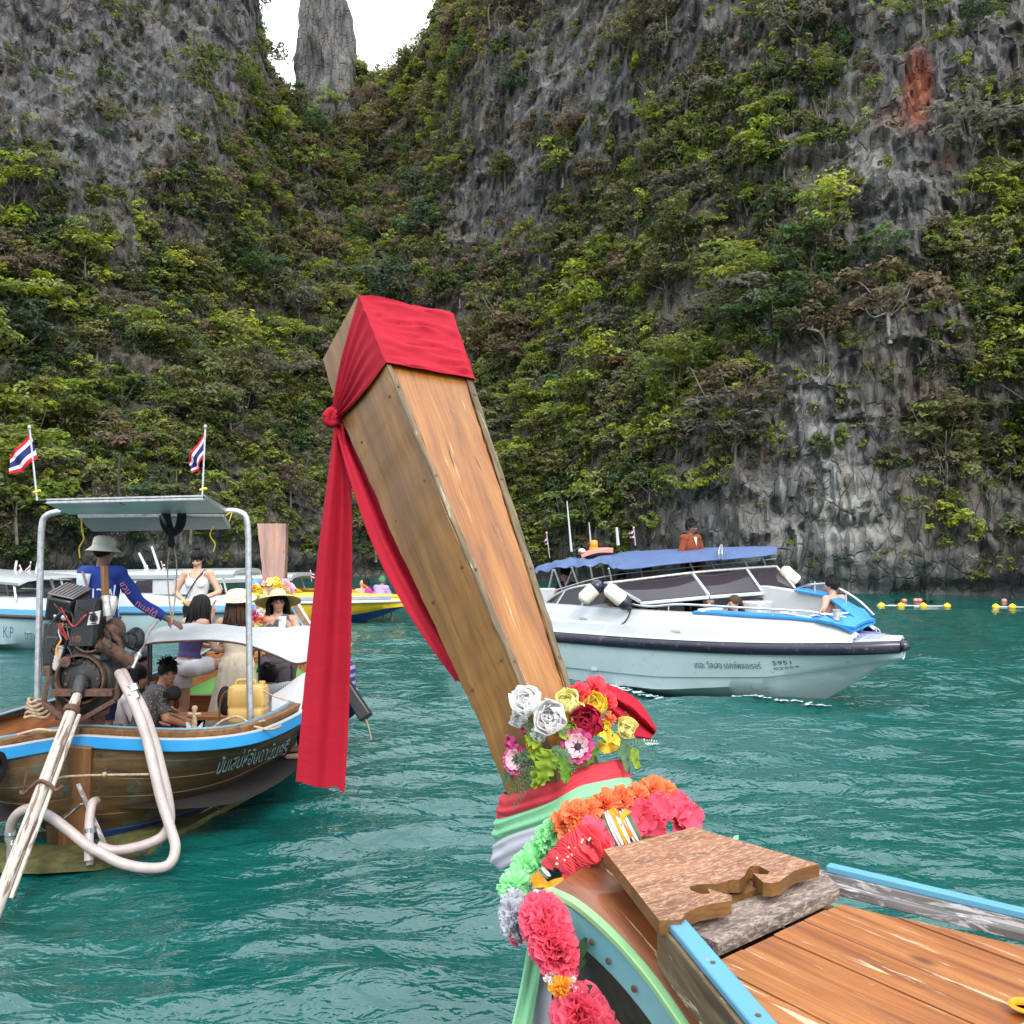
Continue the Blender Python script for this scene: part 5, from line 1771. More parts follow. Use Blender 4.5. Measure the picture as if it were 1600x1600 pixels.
# ---------------------------------------------------------------- the longtail boat on the left, seen from its stern
bx = thing('longtail_boat', 'wooden longtail boat with azure gunwale band and white awning, stern towards us', 'boat', (-3.2, 9.5, 0))
GW = cr([(-3.25, 13.9, 1.55), (-2.75, 12.8, 1.22), (-2.15, 11.2, 1.03), (-1.86, 9.4, .95), (-1.80, 8.35, .92), (-1.88, 7.66, .905), (-2.05, 7.24, .90), (-2.40, 7.08, .895), (-2.85, 7.10, .90), (-3.24, 7.13, .91), (-3.45, 6.98, .905), (-3.68, 6.74, .90), (-4.02, 6.78, .90), (-4.24, 7.15, .90), (-4.2, 7.9, .915), (-3.92, 8.9, .94), (-3.72, 10.2, .96), (-3.78, 11.7, 1.0), (-3.68, 12.9, 1.22), (-3.3, 13.95, 1.55)], 150)
BT = cr([(-3.27, 13.2, .0), (-3.05, 12.5, -.02), (-2.65, 11.2, -.03), (-2.42, 9.7, -.02), (-2.62, 8.75, 0), (-2.80, 8.2, .0), (-2.96, 7.80, .02), (-3.08, 7.54, .03), (-3.17, 7.38, .03), (-3.27, 7.29, .03), (-3.38, 7.36, .03), (-3.48, 7.5, .03), (-3.58, 7.7, .02), (-3.62, 8.0, 0), (-3.6, 8.5, 0), (-3.5, 9.8, -.02), (-3.45, 11.2, -.03), (-3.36, 12.5, -.02), (-3.3, 13.25, 0)], 150)
cen = np.array([-3.25, 9.8])
tg = np.gradient(GW[:, :2], axis=0)
tg /= np.linalg.norm(tg, axis=1, keepdims=True)
outd = np.stack([-tg[:, 1], tg[:, 0], np.zeros(150)], 1)
outd *= np.sign(np.sum(outd[:, :2] * (GW[:, :2] - np.array([-3.0, 9.8])), 1, keepdims=True)) * 1.0
ok_ = np.ones(31) / 31
outd[:, :2] = np.stack([np.convolve(np.pad(outd[:, i], 7, 'edge'), np.ones(15) / 15, 'valid') for i in (0, 1)], 1)
outd /= np.linalg.norm(outd, axis=1, keepdims=True)
BUL = .07
nst = 6
for k in range(nst):
    v0, v1 = k / nst, (k + 1) / nst + .015
    cur = lambda v: GW * (1 - v) + BT * v + outd * (BUL * math.sin(v * PI) * np.clip(1 - (GW[:, 1:2] - 7) / 7, .3, 1))
    P = np.stack([cur(v) + outd * (.012 * (1 - (v - v0) * nst)) * 1.0 for v in np.linspace(v0, v1, 5)], 1)
    g = np.stack([np.broadcast_to(np.linspace(0, .16, 5)[None] + k * .4, (150, 5)), np.broadcast_to(np.linspace(0, 14, 150)[:, None], (150, 5)), np.zeros((150, 5))], -1)
    mb = MB()
    mb.slab(P[::-1], .025, 0, g[::-1])
    mb.build('strake', anti_blue if k == nst - 1 else w_strake, bx, 40)
band, white, rim = MB(), MB(), MB()
P1 = GW + outd * .036
sec = lambda C_, w, hh: np.stack([C_ + outd * w / 2 + UPZ * hh / 2, C_ + outd * w / 2 - UPZ * hh / 2, C_ - outd * w / 2 - UPZ * hh / 2, C_ - outd * w / 2 + UPZ * hh / 2], 1)
band.grid(sec(P1 - UPZ * .030, .034, .088)[::-1], cv=True)
white.grid(sec(P1 + UPZ * .018, .038, .009)[::-1], cv=True)
rim.grid(sec(GW - outd * .05 + UPZ * .035, .085, .055)[::-1], cv=True)
band.build('gunwale_band', band_blue, bx, 40, bevel=.006)
white.build('white_line', gel, bx, 40)
rim.build('gunwale_rim', w_cut, bx, 40, bevel=.004)
P = np.stack([GW - outd * .10 + UPZ * .072, GW - outd * .125 + UPZ * .066], 1)
mb = MB()
mb.slab(P[::-1], .012)
mb.build('pale_blue_edge', p_blue, bx, 40)
# inside
st_i = slice(20, 131)
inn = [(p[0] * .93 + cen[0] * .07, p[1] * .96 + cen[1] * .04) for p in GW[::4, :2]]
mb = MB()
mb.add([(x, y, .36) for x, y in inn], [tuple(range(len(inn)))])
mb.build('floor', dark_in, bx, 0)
P = np.stack([GW * (1 - v) + BT * v - outd * (.045 + .02 * v) for v in (.0, .2, .4, .65)], 1)
mb = MB()
mb.grid(P)
mb.build('inner_planking', w_int, bx, 40)
for i in range(5):
    y0 = 6.86 + i * .17
    for (xa, xb) in ((-3.95, -2.05),):
        k = abs(i - .5)
        xa2, xb2 = (-3.55 - .12 * i, -2.1 + .02 * i) if i else (-3.62, -3.36)
        mb = MB()
        mb.beam((max(xa2, -3.95), y0 + .32, .895), (-2.05 + .03 * i, y0 + .32, .895), .155, .03)
        if i == 1:
            mb.build('stern_plank', w_cut, bx, 30, bevel=.004)
for y0 in (8.6, 9.5):
    mb = MB()
    mb.beam((-3.75, y0, .62), (-2.05, y0, .62), .24, .04)
    mb.build('thwart', w_int, bx, 30, bevel=.005)
# foredeck with carpet
fd = [(-3.62, 10.2), (-2.0, 10.2), (-2.3, 11.3), (-2.85, 12.5), (-3.25, 13.3), (-3.5, 12.5), (-3.62, 11.3)]
mb = MB()
mb.prism([(x, y, .70) for x, y in fd], (0, 0, -.05))
mb.build('bow_deck', w_int, bx, 30)
mb = MB()
mb.prism([(x * .97 - .095, y + .05, .712) for x, y in fd], (0, 0, -.008))
mb.build('carpet', carpet, bx, 0)
mb = MB()
mb.beam((-3.58, 10.16, .60), (-2.05, 10.16, .60), .05, .24)
mb.build('bow_bulkhead', w_int, bx, 30)
for k in range(3):
    mb = MB()
    y = 11.4 + k * .75
    hw = .62 - k * .18
    mb.beam((-3.28 - hw, y, 1.0 + .12 * k), (-3.28 + hw, y, 1.0 + .12 * k), .09, .06)
    mb.build('bow_frame', w_int, bx, 30)
# sternpost, mossy planing boards
mb = MB()
mb.beam((-3.225, 7.085, .86), (-3.285, 7.20, .03), .23, .09, (0, 1, 0))
mb.build('sternpost', w_post, bx, 30, bevel=.006)
mb = MB()
mb.beam((-3.41, 7.05, .86), (-3.44, 7.24, .05), .13, .06, (0, 1, 0))
mb.build('stern_cheek', w_strake, bx, 30, bevel=.005)
mp = [onz(x, y, .10) for x, y in ((-150, 1352), (60, 1354), (150, 1349), (214, 1337), (300, 1288), (432, 1217), (440, 1206), (400, 1212), (300, 1252), (160, 1300), (-150, 1300))]
mb = MB()
mb.prism(mp, (0, 0, -.05))
mb.build('planing_board', moss, bx, 20)
for (a, b, w) in (((122, 1225), (163, 1318), .030), ((100, 1280), (128, 1256), .022), ((318, 1240), (345, 1268), .010), ((305, 1275), (340, 1256), .010)):
    mb = MB()
    pa, pb = at(a[0], a[1], 6.98 if a[0] < 200 else 8.0), at(b[0], b[1], 6.80 if a[0] < 200 else 7.9)
    mb.beam(pa, pb, w, .012)
    mb.build('board_brace', w_grey, bx, 30)
# lettering on the quarter
org, rx = np.array([-2.41, 6.985, .535]), None
pA, pB = at(335, 1206, 7.10), at(440, 1176, 7.72)
o_, f_ = lettering('hull_name', 'ปันเสน่ห์อันดามันศรี', .30, pA + np.array([.03, -.09, 0]), pB - pA, (.05, -.25, 1), ink_pale, bx, .004, .45)
wtxt = np.linalg.norm(pB - pA) / (np.abs((o_ - o_[0]) @ unit(pB - pA)).max() + 1e-6)
xd = unit(pB - pA)
base_ = pA + np.array([.03, -.09, 0])
al = (o_ - base_) @ xd
up_ = (o_ - base_) - np.outer(al, xd)
mb = MB()
flat_v = base_ + np.outer(al * wtxt, xd) + up_ * .55
# lay the letters on the planking: push every point out to the hull skin
hull_pts = np.vstack([GW * (1 - v) + BT * v + outd * (BUL * math.sin(v * PI) * np.clip(1 - (GW[:, 1:2] - 7) / 7, .3, 1)) + outd * .06 for v in np.linspace(0, 1, 60)])
hpx = np.stack(topx(hull_pts), -1)
keep = (hull_pts[:, 1] < 9.5) & (hull_pts[:, 0] > -3.1)
hull_pts, hpx = hull_pts[keep], hpx[keep]
fpx = np.stack(topx(flat_v), -1)
lay = []
for q in fpx:
    dd = np.sum((hpx - q) ** 2, 1)
    i = np.argpartition(dd, 6)[:6]
    w = 1 / (dd[i] + 1e-3)
    lay.append(at(q[0], q[1], float((hull_pts[i, 1] * w).sum() / w.sum()) - .015))
mb.add(lay, fs_ := f_)
mb.build('hull_name', ink_pale, bx, 0)
# prow post of this boat, and its flowers
post2 = MB()
c0, c1 = at(428, 930, 13.3), at(424, 818, 13.75)
n2 = 14
sec2 = []
for i, t in enumerate(np.linspace(0, 1, n2)):
    c = c0 * (1 - t) + c1 * t
    w = .135 + .075 * t + .004 * math.sin(i * 2)
    sec2 += [[c + [-w, 0, 0], c + [w, .02, 0], c + [w * .9, .26, -.05], c + [-w * .9, .24, -.05]]]
S2 = np.array(sec2)
g2_ = np.stack([np.broadcast_to(np.array([-.2, .2, .18, -.18])[None], (n2, 4)), np.broadcast_to(np.linspace(0, 1.2, n2)[:, None], (n2, 4)), np.zeros((n2, 4))], -1)
post2.grid(S2, cv=True, g=g2_)
post2.add(S2[-1], [(0, 1, 2, 3)])
post2.build('prow_post', w_pink, bx, 30, bevel=.01)
fl2 = thing('prow_flowers', 'yellow and pink flower garland round the far longtail prow', 'garland', at(425, 930, 13.1))
rs = np.random.RandomState(4)
for k in range(80):
    px, py = rs.uniform(396, 458), rs.uniform(905, 962)
    if (px - 428) ** 2 / 34 ** 2 + (py - 932) ** 2 / 30 ** 2 > 1:
        continue
    mb = MB()
    ruffle_bloom(mb, at(px, py, 13.0 + rs.uniform(-.1, .1)), rs.uniform(.045, .075), 26, k)
    mb.build('flower', [f_yellow, f_yellow, f_yellow, f_cream, f_rosep, f_blush, f_gold, f_lime][rs.randint(0, 8)], fl2, 60)

# ------------------------------------------------ roof frame over the stern
rf = thing('roof_frame', 'galvanised pipe frame carrying white roof panels over the left longtail stern', 'canopy', (-3.0, 7.8, .95))
mb = MB()
YP = 7.72
mb.tube(np.vstack([cr([at(58, 1118, YP), at(61, 980, YP), at(64, 845, YP)], 6), cr([at(65, 826, YP), at(69, 809, YP), at(84, 801, YP), at(104, 799, YP)], 9)]), .0265, 10)
mb.tube(np.vstack([cr([at(391, 1128, YP), at(389, 980, YP), at(388, 840, YP)], 6), cr([at(387, 822, YP), at(383, 806, YP), at(368, 799, YP), at(345, 799, YP)], 9)]), .0265, 10)
mb.tube([at(100, 799, YP), at(348, 799, YP)], .022, 10)
mb.build('pipe', steel, rf, 60)


def panel(q, Ys, mat=panel_m, th=.022, name='roof_panel'):
    p = [at(x, y, Y) for (x, y), Y in zip(q, Ys)]
    mb = MB()
    mb.slab(np.array([[p[0] * (1 - u) * (1 - v) + p[1] * u * (1 - v) + p[2] * u * v + p[3] * (1 - u) * v for v in np.linspace(0, 1, 5)] for u in np.linspace(0, 1, 7)]), th)
    o = mb.build(name, mat, rf, 30)
    fr_ = MB()
    for a, b in ((0, 1), (1, 2), (2, 3), (3, 0)):
        fr_.beam(p[a], p[b], .022, .034)
    fr_.build('panel_frame', steel if name == 'roof_panel' else w_grey, rf, 30)
    for t in (.33, .66):
        m2 = MB()
        m2.beam(p[0] * (1 - t) + p[1] * t, p[3] * (1 - t) + p[2] * t, .016, .03)
        m2.build('panel_rib', silver, rf, 30)


panel([(74, 783), (318, 777), (352, 797), (108, 800)], [6.9, 6.9, 7.62, 7.62])
panel([(124, 806), (347, 804), (358, 823), (146, 827)], [7.8, 7.8, 8.7, 8.7], tarp)
for a, b in (((187, 784), (226, 802)), ((250, 803), (262, 825)), ((318, 778), (356, 802))):
    mb = MB()
    mb.tube([at(*a, 6.9), at(*b, 7.8)], .010, 6)
    mb.build('strut', black, rf, 60)
mb = MB()
mb.tube(cr([at(188, 708, 6.9), at(186, 745, 6.9), at(187, 775, 6.9), at(193, 784, 6.92)], 10), .0095, 6)
mb.build('aerial', black, rf, 60)
mb = MB()
mb.tube([at(60, 783, 6.9), at(320, 777, 6.9)], .013, 6)
mb.tube([at(95, 801, 7.66), at(352, 800, 7.66)], .014, 6)
mb.build('roof_rail', black, rf, 60)
for i, pts_ in enumerate((((127, 807), (128, 828), (131, 842), (124, 856), (125, 872)), ((334, 822), (328, 836), (336, 850), (333, 862)), ((352, 806), (362, 800), (358, 815)))):
    t = thing('cord', ('yellow cord dangling from the roof above the bucket hat', 'yellow cord dangling from the roof by the right pole', 'short yellow cord tied at the right roof corner')[i], 'cord', at(*pts_[0], 7.7))
    mb = MB()
    mb.tube(cr([at(x, y, 7.7) for x, y in pts_], 16), .0055, 6)
    mb.build('strand', yellow_cord, t, 60)
bag = thing('black_cloth', 'black cloth slung over the roof rail and tied below', 'cloth', at(271, 800, 7.75))
for pts_ in ([(259, 791), (258, 808), (262, 824), (270, 834)], [(284, 791), (284, 806), (281, 822), (272, 834)]):
    mb = MB()
    mb.tube(cr([at(x, y, 7.68) for x, y in pts_], 12), [.040, .046, .05, .052, .054, .055, .055, .052, .05, .046, .04, .034], 10, flat=.5)
    mb.build('loop', c_black, bag, 70)
mb = MB()
mb.tube(cr([at(271, 830, 7.66), at(268, 840, 7.66), at(268, 855, 7.66)], 8), [.045, .04, .028, .022, .026, .03, .032, .022], 10, flat=.6)
mb.build('tied_end', c_black, bag, 70)
for i, pts_ in enumerate((((266, 852), (262, 880), (263, 920), (268, 970)), ((272, 852), (276, 885), (274, 930), (268, 978)))):
    t = thing('rope', ('thin dark rope hanging from the black cloth, left strand', 'thin dark rope hanging from the black cloth, right strand')[i], 'rope', at(*pts_[0], 7.7))
    mb = MB()
    mb.tube(cr([at(x, y, 7.7) for x, y in pts_], 14), .0055, 6)
    mb.build('strand', w_rope, t, 60)


def flag(name, label, pole, corners, Y, r=.007, knot=True, wave=.03, cat='flag', scale=1.0):
    t = thing(name, label, cat, at(*pole[0], Y))
    mb = MB()
    mb.tube([at(*pole[0], Y), at(*pole[1], Y)], r, 6)
    mb.ell(at(*pole[1], Y), (r * 2, r * 2, r * 2.4), 8, 6)
    mb.build('pole', steel, t, 60)
    c = [at(x, y, Y) for x, y in corners]                            # hoist top, hoist bottom, fly bottom, fly top
    nu, nv = 20, 14
    P, g = np.zeros((nu, nv, 3)), np.zeros((nu, nv, 3))
    L = np.linalg.norm(c[3] - c[0])
    for i in range(nu):
        u = i / (nu - 1)
        for j in range(nv):
            v = j / (nv - 1)
            q = (c[0] * (1 - v) + c[1] * v) * (1 - u) + (c[3] * (1 - v) + c[2] * v) * u
            P[i, j] = q + np.array([0, wave * math.sin(u * 8 + v * 2.5) * (.3 + u), -L * .05 * math.sin(u * PI) + L * .03 * math.sin(u * 9)])
            g[i, j] = (u, v, 0)
    mb = MB()
    mb.slab(P, .002, 0, g)
    mb.build('cloth', flag_m, t, 60)
    if knot:
        mb = MB()
        k = at(pole[0][0] + (pole[1][0] - pole[0][0]) * .12, pole[0][1] + (pole[1][1] - pole[0][1]) * .12, Y)
        mb.tube([k - [.02, 0, .004], k + [.03, 0, .008]], [.008, .011], 6)
        mb.build('tie', yellow_m, t, 60)
    return t


flag('flag', 'red white and navy striped flag at the roof left corner', ((58, 782), (46, 668)), ((47, 676), (58, 717), (18, 742), (11, 714)), 6.9)
flag('flag', 'red white and navy striped flag at the roof right corner', ((316, 778), (321, 667)), ((320, 672), (317, 716), (305, 740), (289, 722)), 6.9, wave=.05)

# ------------------------------------------------ awning, side sheet and small gear
aw = thing('awning', 'low white tarpaulin awning over the middle of the left longtail', 'awning', (-2.9, 9.0, .9))
near = cr([at(213, 1008, 8.35), at(240, 1001, 8.3), at(285, 998, 8.3), at(335, 997, 8.3), at(385, 1004, 8.3), at(430, 1020, 8.3), at(462, 1033, 8.32), at(490, 1028, 8.6)], 40)
far = cr([at(229, 989, 9.3), at(258, 979, 9.3), at(300, 975, 9.3), at(338, 974, 9.3), at(388, 978, 9.3), at(440, 980, 9.3), at(470, 979, 9.3), at(494, 978, 9.3)], 40)
P = np.zeros((40, 16, 3))
for i in range(40):
    for j in range(16):
        v = j / 15
        P[i, j] = near[i] * (1 - v) + far[i] * v + np.array([0, 0, .03 * math.sin(v * PI) + .012 * vnoise(i * .35, v * 4, 2, 81) - (.02 if j == 0 else 0)])
mb = MB()
mb.slab(P, .008)
mb.build('sheet', tarp, aw, 60)
mb = MB()
mb.tube(near - [0, 0, .022], .010, 6)
mb.build('edge_pole', w_hull, aw, 60)
fr2 = MB()
for i in range(24, 39):
    a = near[i] - [0, 0, .02]
    fr2.tube([a, a + [RNG.normal() * .01, 0, -.035 - .02 * RNG.random()]], [.006, .002], 4)
fr2.build('lacing', w_hull, aw, 0)
for (x, y0, y1, Y) in ((456, 1030, 1092, 8.5), (232, 1002, 1100, 8.9), (405, 1005, 1110, 9.2), (236, 985, 1060, 9.3)):
    mb = MB()
    mb.tube([at(x, y0, Y), at(x, y1, Y)], .012, 6)
    mb.build('post', black, aw, 60)
sh = thing('side_sheet', 'pale grey cloth sheet laced along the starboard rail beside the yellow can', 'sheet', at(445, 1090, 8.3))
q = [at(422, 1128, 8.1), at(470, 1112, 8.1), at(478, 1050, 8.4), at(426, 1085, 8.4)]
P = np.array([[(q[0] * (1 - u) + q[1] * u) * (1 - v) + (q[3] * (1 - u) + q[2] * u) * v + np.array([.01 * math.sin(u * 6), .02 * math.sin(v * 5), 0]) for v in np.linspace(0, 1, 10)] for u in np.linspace(0, 1, 12)])
mb = MB()
mb.slab(P, .006)
mb.build('sheet', plain('grey_sheet_cloth', (0.42, 0.42, 0.45), 0.8, var=.12, bmp=.006), sh, 60)
mb = MB()
for t in np.linspace(.03, .97, 17):
    c = q[3] * (1 - t) + q[2] * t
    mb.tube([c + [-.006, -.008, -.03], c + [.006, -.006, .012]], .004, 4)
mb.build('stitching', w_hull, sh, 0)
jc = thing('jerry_can', 'translucent yellow plastic jerry can by the right roof pole', 'jerry can', at(387, 1128, 8.05))
c = at(388, 1097, 8.08)
mb = MB()
prof2 = []
for z, k in ((-.155, .93), (-.14, 1), (-.05, 1), (-.045, .97), (-.02, .97), (-.015, 1), (.10, 1), (.135, .95), (.15, .80), (.155, .6)):
    prof2.append([c + np.array([math.copysign(abs(math.cos(t)) ** .35, math.cos(t)) * .158 * k, math.copysign(abs(math.sin(t)) ** .35, math.sin(t)) * .11 * k, z]) for t in np.linspace(0, 2 * PI, 32, endpoint=False)])
mb.grid(np.array(prof2), cv=True)
mb.add(prof2[-1], [tuple(range(32))])
mb.build('body', can_m, jc, 40)
mb = MB()
mb.tube(cr([c + [-.11, 0, .14], c + [-.09, 0, .185], c + [.04, 0, .185], c + [.06, 0, .145]], 12), .014, 8)
mb.build('handle', can_m, jc, 60)
mb = MB()
mb.lathe([(.028, .15), (.028, .178), (.0, .18)], 14, c + [.115, 0, 0])
mb.build('cap', can_m, jc, 60)
tb = thing('tube_chair', 'bent bamboo tube and black cushion left of the yellow can', 'seat', at(350, 1120, 8.3))
mb = MB()
mb.tube(cr([at(342, 1128, 8.2), at(344, 1100, 8.2), at(350, 1084, 8.2), at(366, 1074, 8.2)], 12), .010, 8)
mb.build('tube', w_cut, tb, 60)
mb = MB()
mb.ell(at(352, 1095, 8.35), (.07, .06, .13), 14, 10)
mb.build('cushion', c_black, tb, 70)
bol = thing('anchor_stock', 'small wooden anchor stock on white base standing on the stern deck', 'anchor', at(304, 1140, 7.5))
mb = MB()
c = at(304, 1122, 7.55)
mb.lathe([(.022, -.10), (.018, -.02), (.013, .02), (.020, .045), (.024, .06), (.018, .075), (.0, .08)], 12, c + [0, 0, .02])
mb.tube([c + [-.05, 0, .035], c + [.05, 0, .03]], [.013, .013], 8)
mb.build('stock', w_rope, bol, 50)
mb = MB()
for s_ in (-1, 1):
    mb.prism([c + [0, -.01, -.10], c + [s_ * .065, -.01, -.03], c + [s_ * .06, -.01, -.075], c + [s_ * .03, -.01, -.105]], (0, .03, 0))
mb.build('white_base', gel, bol, 30)
# ropes lying on the stern
for i, (pts_, Y, lab) in enumerate(((((0, 1158), (28, 1148), (60, 1140), (84, 1142), (105, 1136)), 6.95, 'worn rope trailing along the stern rim left of the engine'), (((330, 1140), (348, 1126), (372, 1120), (392, 1130), (414, 1126)), 7.45, 'coiled worn rope at the foot of the right roof pole'),
                                    (((318, 1140), (360, 1143), (385, 1134), (420, 1140), (440, 1134)), 7.35, 'loose rope on the stern deck by the anchor stock'), (((410, 1078), (424, 1086), (440, 1092), (462, 1098)), 8.0, 'thin brown rope tied across the grey sheet'))):
    t = thing('rope', lab, 'rope', at(*pts_[0], Y))
    mb = MB()
    mb.tube(cr([at(x, y, Y) for x, y in pts_], 30), .011 if i < 3 else .006, 7)
    mb.build('strand', w_rope, t, 60)
cl_ = thing('rope_coil', 'bundle of rope wound round the foot of the left roof pole', 'rope', at(58, 1120, 7.6))
for k in range(5):
    mb = MB()
    mb.tube([at(58, 1118 - k * 6, 7.7) + np.array([math.cos(t) * (.09 - .008 * k), math.sin(t) * .07, .012 * math.sin(t * 3 + k)]) for t in np.linspace(0, 2 * PI, 20)], .014, 7)
    mb.build('turn', w_rope, cl_, 60)
ty = thing('tyre_fender', 'black tyre fender hanging at the left edge of the photo', 'fender', onz(-14, 1200, .5))
mb = MB()
c = at(-14, 1200, 6.6)
R_ax = np.column_stack([[0, 1, 0], [0, 0, 1], [1, 0, 0]])
mb.lathe([(.06 + .0, -.05), (.11, -.055), (.13, 0), (.11, .055), (.06, .05), (.06, -.05)], 28, c, R_ax)
mb.build('tyre', blackm, ty, 60)

# ------------------------------------------------ the engine
EY = 7.25
en = thing('longtail_engine', 'black and rusty car engine mounted on the longtail stern with its long shaft', 'engine', at(130, 1110, EY))
red_wire = plain('red_wire', (.35, .02, .015), .5)
E = lambda x, y, dy=0.0: at(x, y, EY + dy)
px_ = .0049


def part(name, mat, fn, smooth=40, bevel=0):
    mb = MB()
    fn(mb)
    return mb.build(name, mat, en, smooth, bevel=bevel)


Rf = np.column_stack([[1, 0, 0], [0, 0, 1], [0, -1, 0]])              # lathe axis pointing at us
Rt = lambda ax: np.column_stack([unit(np.cross(ax, (.1, .2, 1)) + 1e-9), unit(np.cross(np.cross(ax, unit(np.cross(ax, (.1, .2, 1)))), (0, 0, 0)) + np.cross(ax, unit(np.cross(ax, (.1, .2, 1))))), unit(ax)])
part('bell_housing', black, lambda m: m.lathe([(.26, -.22), (.275, -.12), (.265, -.04), (.24, .0), (.20, .02), (.0, .02)], 36, E(129, 1064, .02), Rf))
part('flywheel', rust, lambda m: m.lathe([(.170, .0), (.188, .0), (.194, .02), (.188, .05), (.172, .05), (.168, .015), (.168, .0)], 48, E(128, 1060, -.03), Rf))
part('clutch_plate', black, lambda m: [m.lathe([(.160, .0), (.160, .018), (.06, .04), (.0, .04)], 40, E(128, 1060, -.01), Rf)])


def bolts(m):
    for k in range(9):
        a = k * 2 * PI / 9
        m.lathe([(.014, 0), (.014, .014), (.0, .016)], 6, E(128, 1060, -.03) + np.array([math.cos(a) * .125, 0, math.sin(a) * .125]), Rf)


part('clutch_bolts', rust, bolts)
part('engine_block', black, lambda m: [m.box(E(130, 1004, .30), (.40, .50, .36)), m.box(E(128, 968, .30), (.30, .46, .16)), m.box(E(102, 1012, .2), (.12, .40, .22))], 30, .012)


def ribs(m):
    for k in range(6):
        m.box(E(92 + k * 3.2, 1003, .07 + k * .07), (.05, .03, .26))
        m.box(E(165, 985 + k * 6, .1), (.05, .24, .012))


part('block_ribs', black, ribs, 30)
part('intake_hose', greylab, lambda m: m.lathe([(.030 + .006 * (i % 2), i * .014) for i in range(14)], 18, E(88, 1046, -.02), Rt((.25, -.1, 1))), 60)


def cover(m):
    c = E(106, 944, .16)
    Q = Matrix.Rotation(math.radians(12), 3, 'Y') @ Matrix.Rotation(math.radians(14), 3, 'X')
    m.box(c, (.215, .30, .20), 0, np.array(Q))


part('air_box', blackm, cover, 40, .03)


def coverlid(m):
    c = E(108, 932, .12)
    Q = np.array(Matrix.Rotation(math.radians(12), 3, 'Y') @ Matrix.Rotation(math.radians(14), 3, 'X'))
    for k in range(7):
        m.box(c + Q @ np.array([-.085 + k * .028, 0, .055]), (.015, .26, .012), 0, Q)
    m.box(c + Q @ np.array([0, 0, .045]), (.205, .28, .012), 0, Q)


part('ribbed_lid', plain('faded_lid', (0.13, 0.12, 0.125), 0.55, var=.2), coverlid, 40, .004)


def tank(m):
    P = []
    for t in np.linspace(0, 1, 9):
        k = math.sin(.35 + t * 2.1)
        P.append([E(144, 985, .05) + np.array([math.copysign(abs(math.cos(a)) ** .45, math.cos(a)) * .115 * (1 - .12 * t) + .04 * (t - .4), math.copysign(abs(math.sin(a)) ** .45, math.sin(a)) * .16, -.10 + t * .34]) for a in np.linspace(0, 2 * PI, 28, endpoint=False)])
    m.grid(np.array(P), cv=True)
    m.add(P[-1], [tuple(range(28))])


part('fuel_tank', blackm, tank, 45)
part('tank_plate', silver, lambda m: m.prism([E(136, 977, -.125), E(154, 975, -.125), E(157, 954, -.125), E(140, 957, -.125)], (0, .012, 0)), 30, .004)
part('plate_emblem', black, lambda m: [m.lathe([(.016, 0), (.030, 0), (.030, .004), (.016, .004), (.016, 0)], 20, E(146.5, 966, -.128), Rf), m.box(E(146.5, 959, -.13), (.03, .004, .008)), m.box(E(146.5, 974, -.13), (.04, .004, .008)), m.box(E(146.5, 966, -.13), (.03, .004, .006))], 40)
part('filler_cap', blackm, lambda m: m.lathe([(.032, 0), (.034, .03), (.02, .04), (.0, .042)], 16, E(143, 944, .05)))
part('muffler', silver, lambda m: m.tube(np.array([E(177, 931, .1), E(175, 940, .1), E(168, 962, .08), E(163, 974, .07)]), [.030, .046, .046, .034], 16), 50)
part('exhaust_riser', steel, lambda m: m.tube([E(162, 970, .07), E(164, 985, .08), E(168, 1000, .1)], .026, 12), 50)
part('upright_lever', w_cut, lambda m: m.beam(E(165, 945, -.05), E(163, 884, -.04), .055, .035), 30, .01)
part('lever_socket', silver, lambda m: m.tube([E(168, 962, -.05), E(165, 930, -.05)], .030, 12), 50)


def pipe(m):
    ax = E(200, 1032, -.02) - E(155, 1004, -.16)
    m.tube(np.array([E(155, 1004, -.16), E(170, 1013, -.12), E(188, 1024, -.06), E(203, 1034, 0)]), [.052, .050, .050, .046], 18, caps=False)
    m.tube(np.array([E(156, 1004.5, -.155), E(170, 1013, -.12), E(188, 1024, -.06)]), [.044, .042, .042], 18, caps=False)


part('exhaust_pipe', rust, pipe, 60)
part('manifold', rust, lambda m: [m.ell(E(178, 985, .1), (.085, .10, .10), 18, 12), m.tube([E(172, 990, 0), E(186, 1000, .03), E(190, 1016, .02)], .024, 10)], 60)


def coil(m):
    c = E(207, 1000, .05)
    for k in range(9):
        m.tube([c + np.array([math.cos(t) * (.055 + .004 * (k % 3)), -.03 + k * .012 + .01 * math.sin(t * 2), math.sin(t) * (.062 + .003 * k % 2)]) for t in np.linspace(0, 2 * PI, 20)], .007, 5)
    m.lathe([(.05, -.06), (.05, .06), (.0, .065)], 18, c, Rf)


part('alternator', blackm, coil, 60)
part('tiller', silver, lambda m: [m.tube(cr([E(206, 1044, .0), E(212, 1030, .05), E(222, 1008, .2), E(234, 984, .5), E(246, 970, .75)], 14), [.018] * 14, 10), m.lathe([(.027, -.02), (.030, 0), (.027, .02)], 12, E(215, 1024, .1), Rt((.4, .3, .8)))], 60)


def cradle(m):
    a, b, c, d_ = E(68, 1104, -.15), E(84, 1082, -.10), E(178, 1082, -.10), E(186, 1062, -.1)
    m.beam(b + [-.01, 0, -.0], c, .05, .075, (0, 1, 0))
    m.beam(E(76, 1056, -.08), E(68, 1098, -.10), .045, .03)
    m.beam(E(68, 1098, -.10), E(112, 1130, -.12), .045, .035)
    m.beam(E(186, 1064, -.08), E(180, 1094, -.10), .045, .03)
    m.beam(E(180, 1094, -.10), E(120, 1128, -.12), .045, .035)
    m.box(E(76, 1048, -.04), (.06, .08, .07))


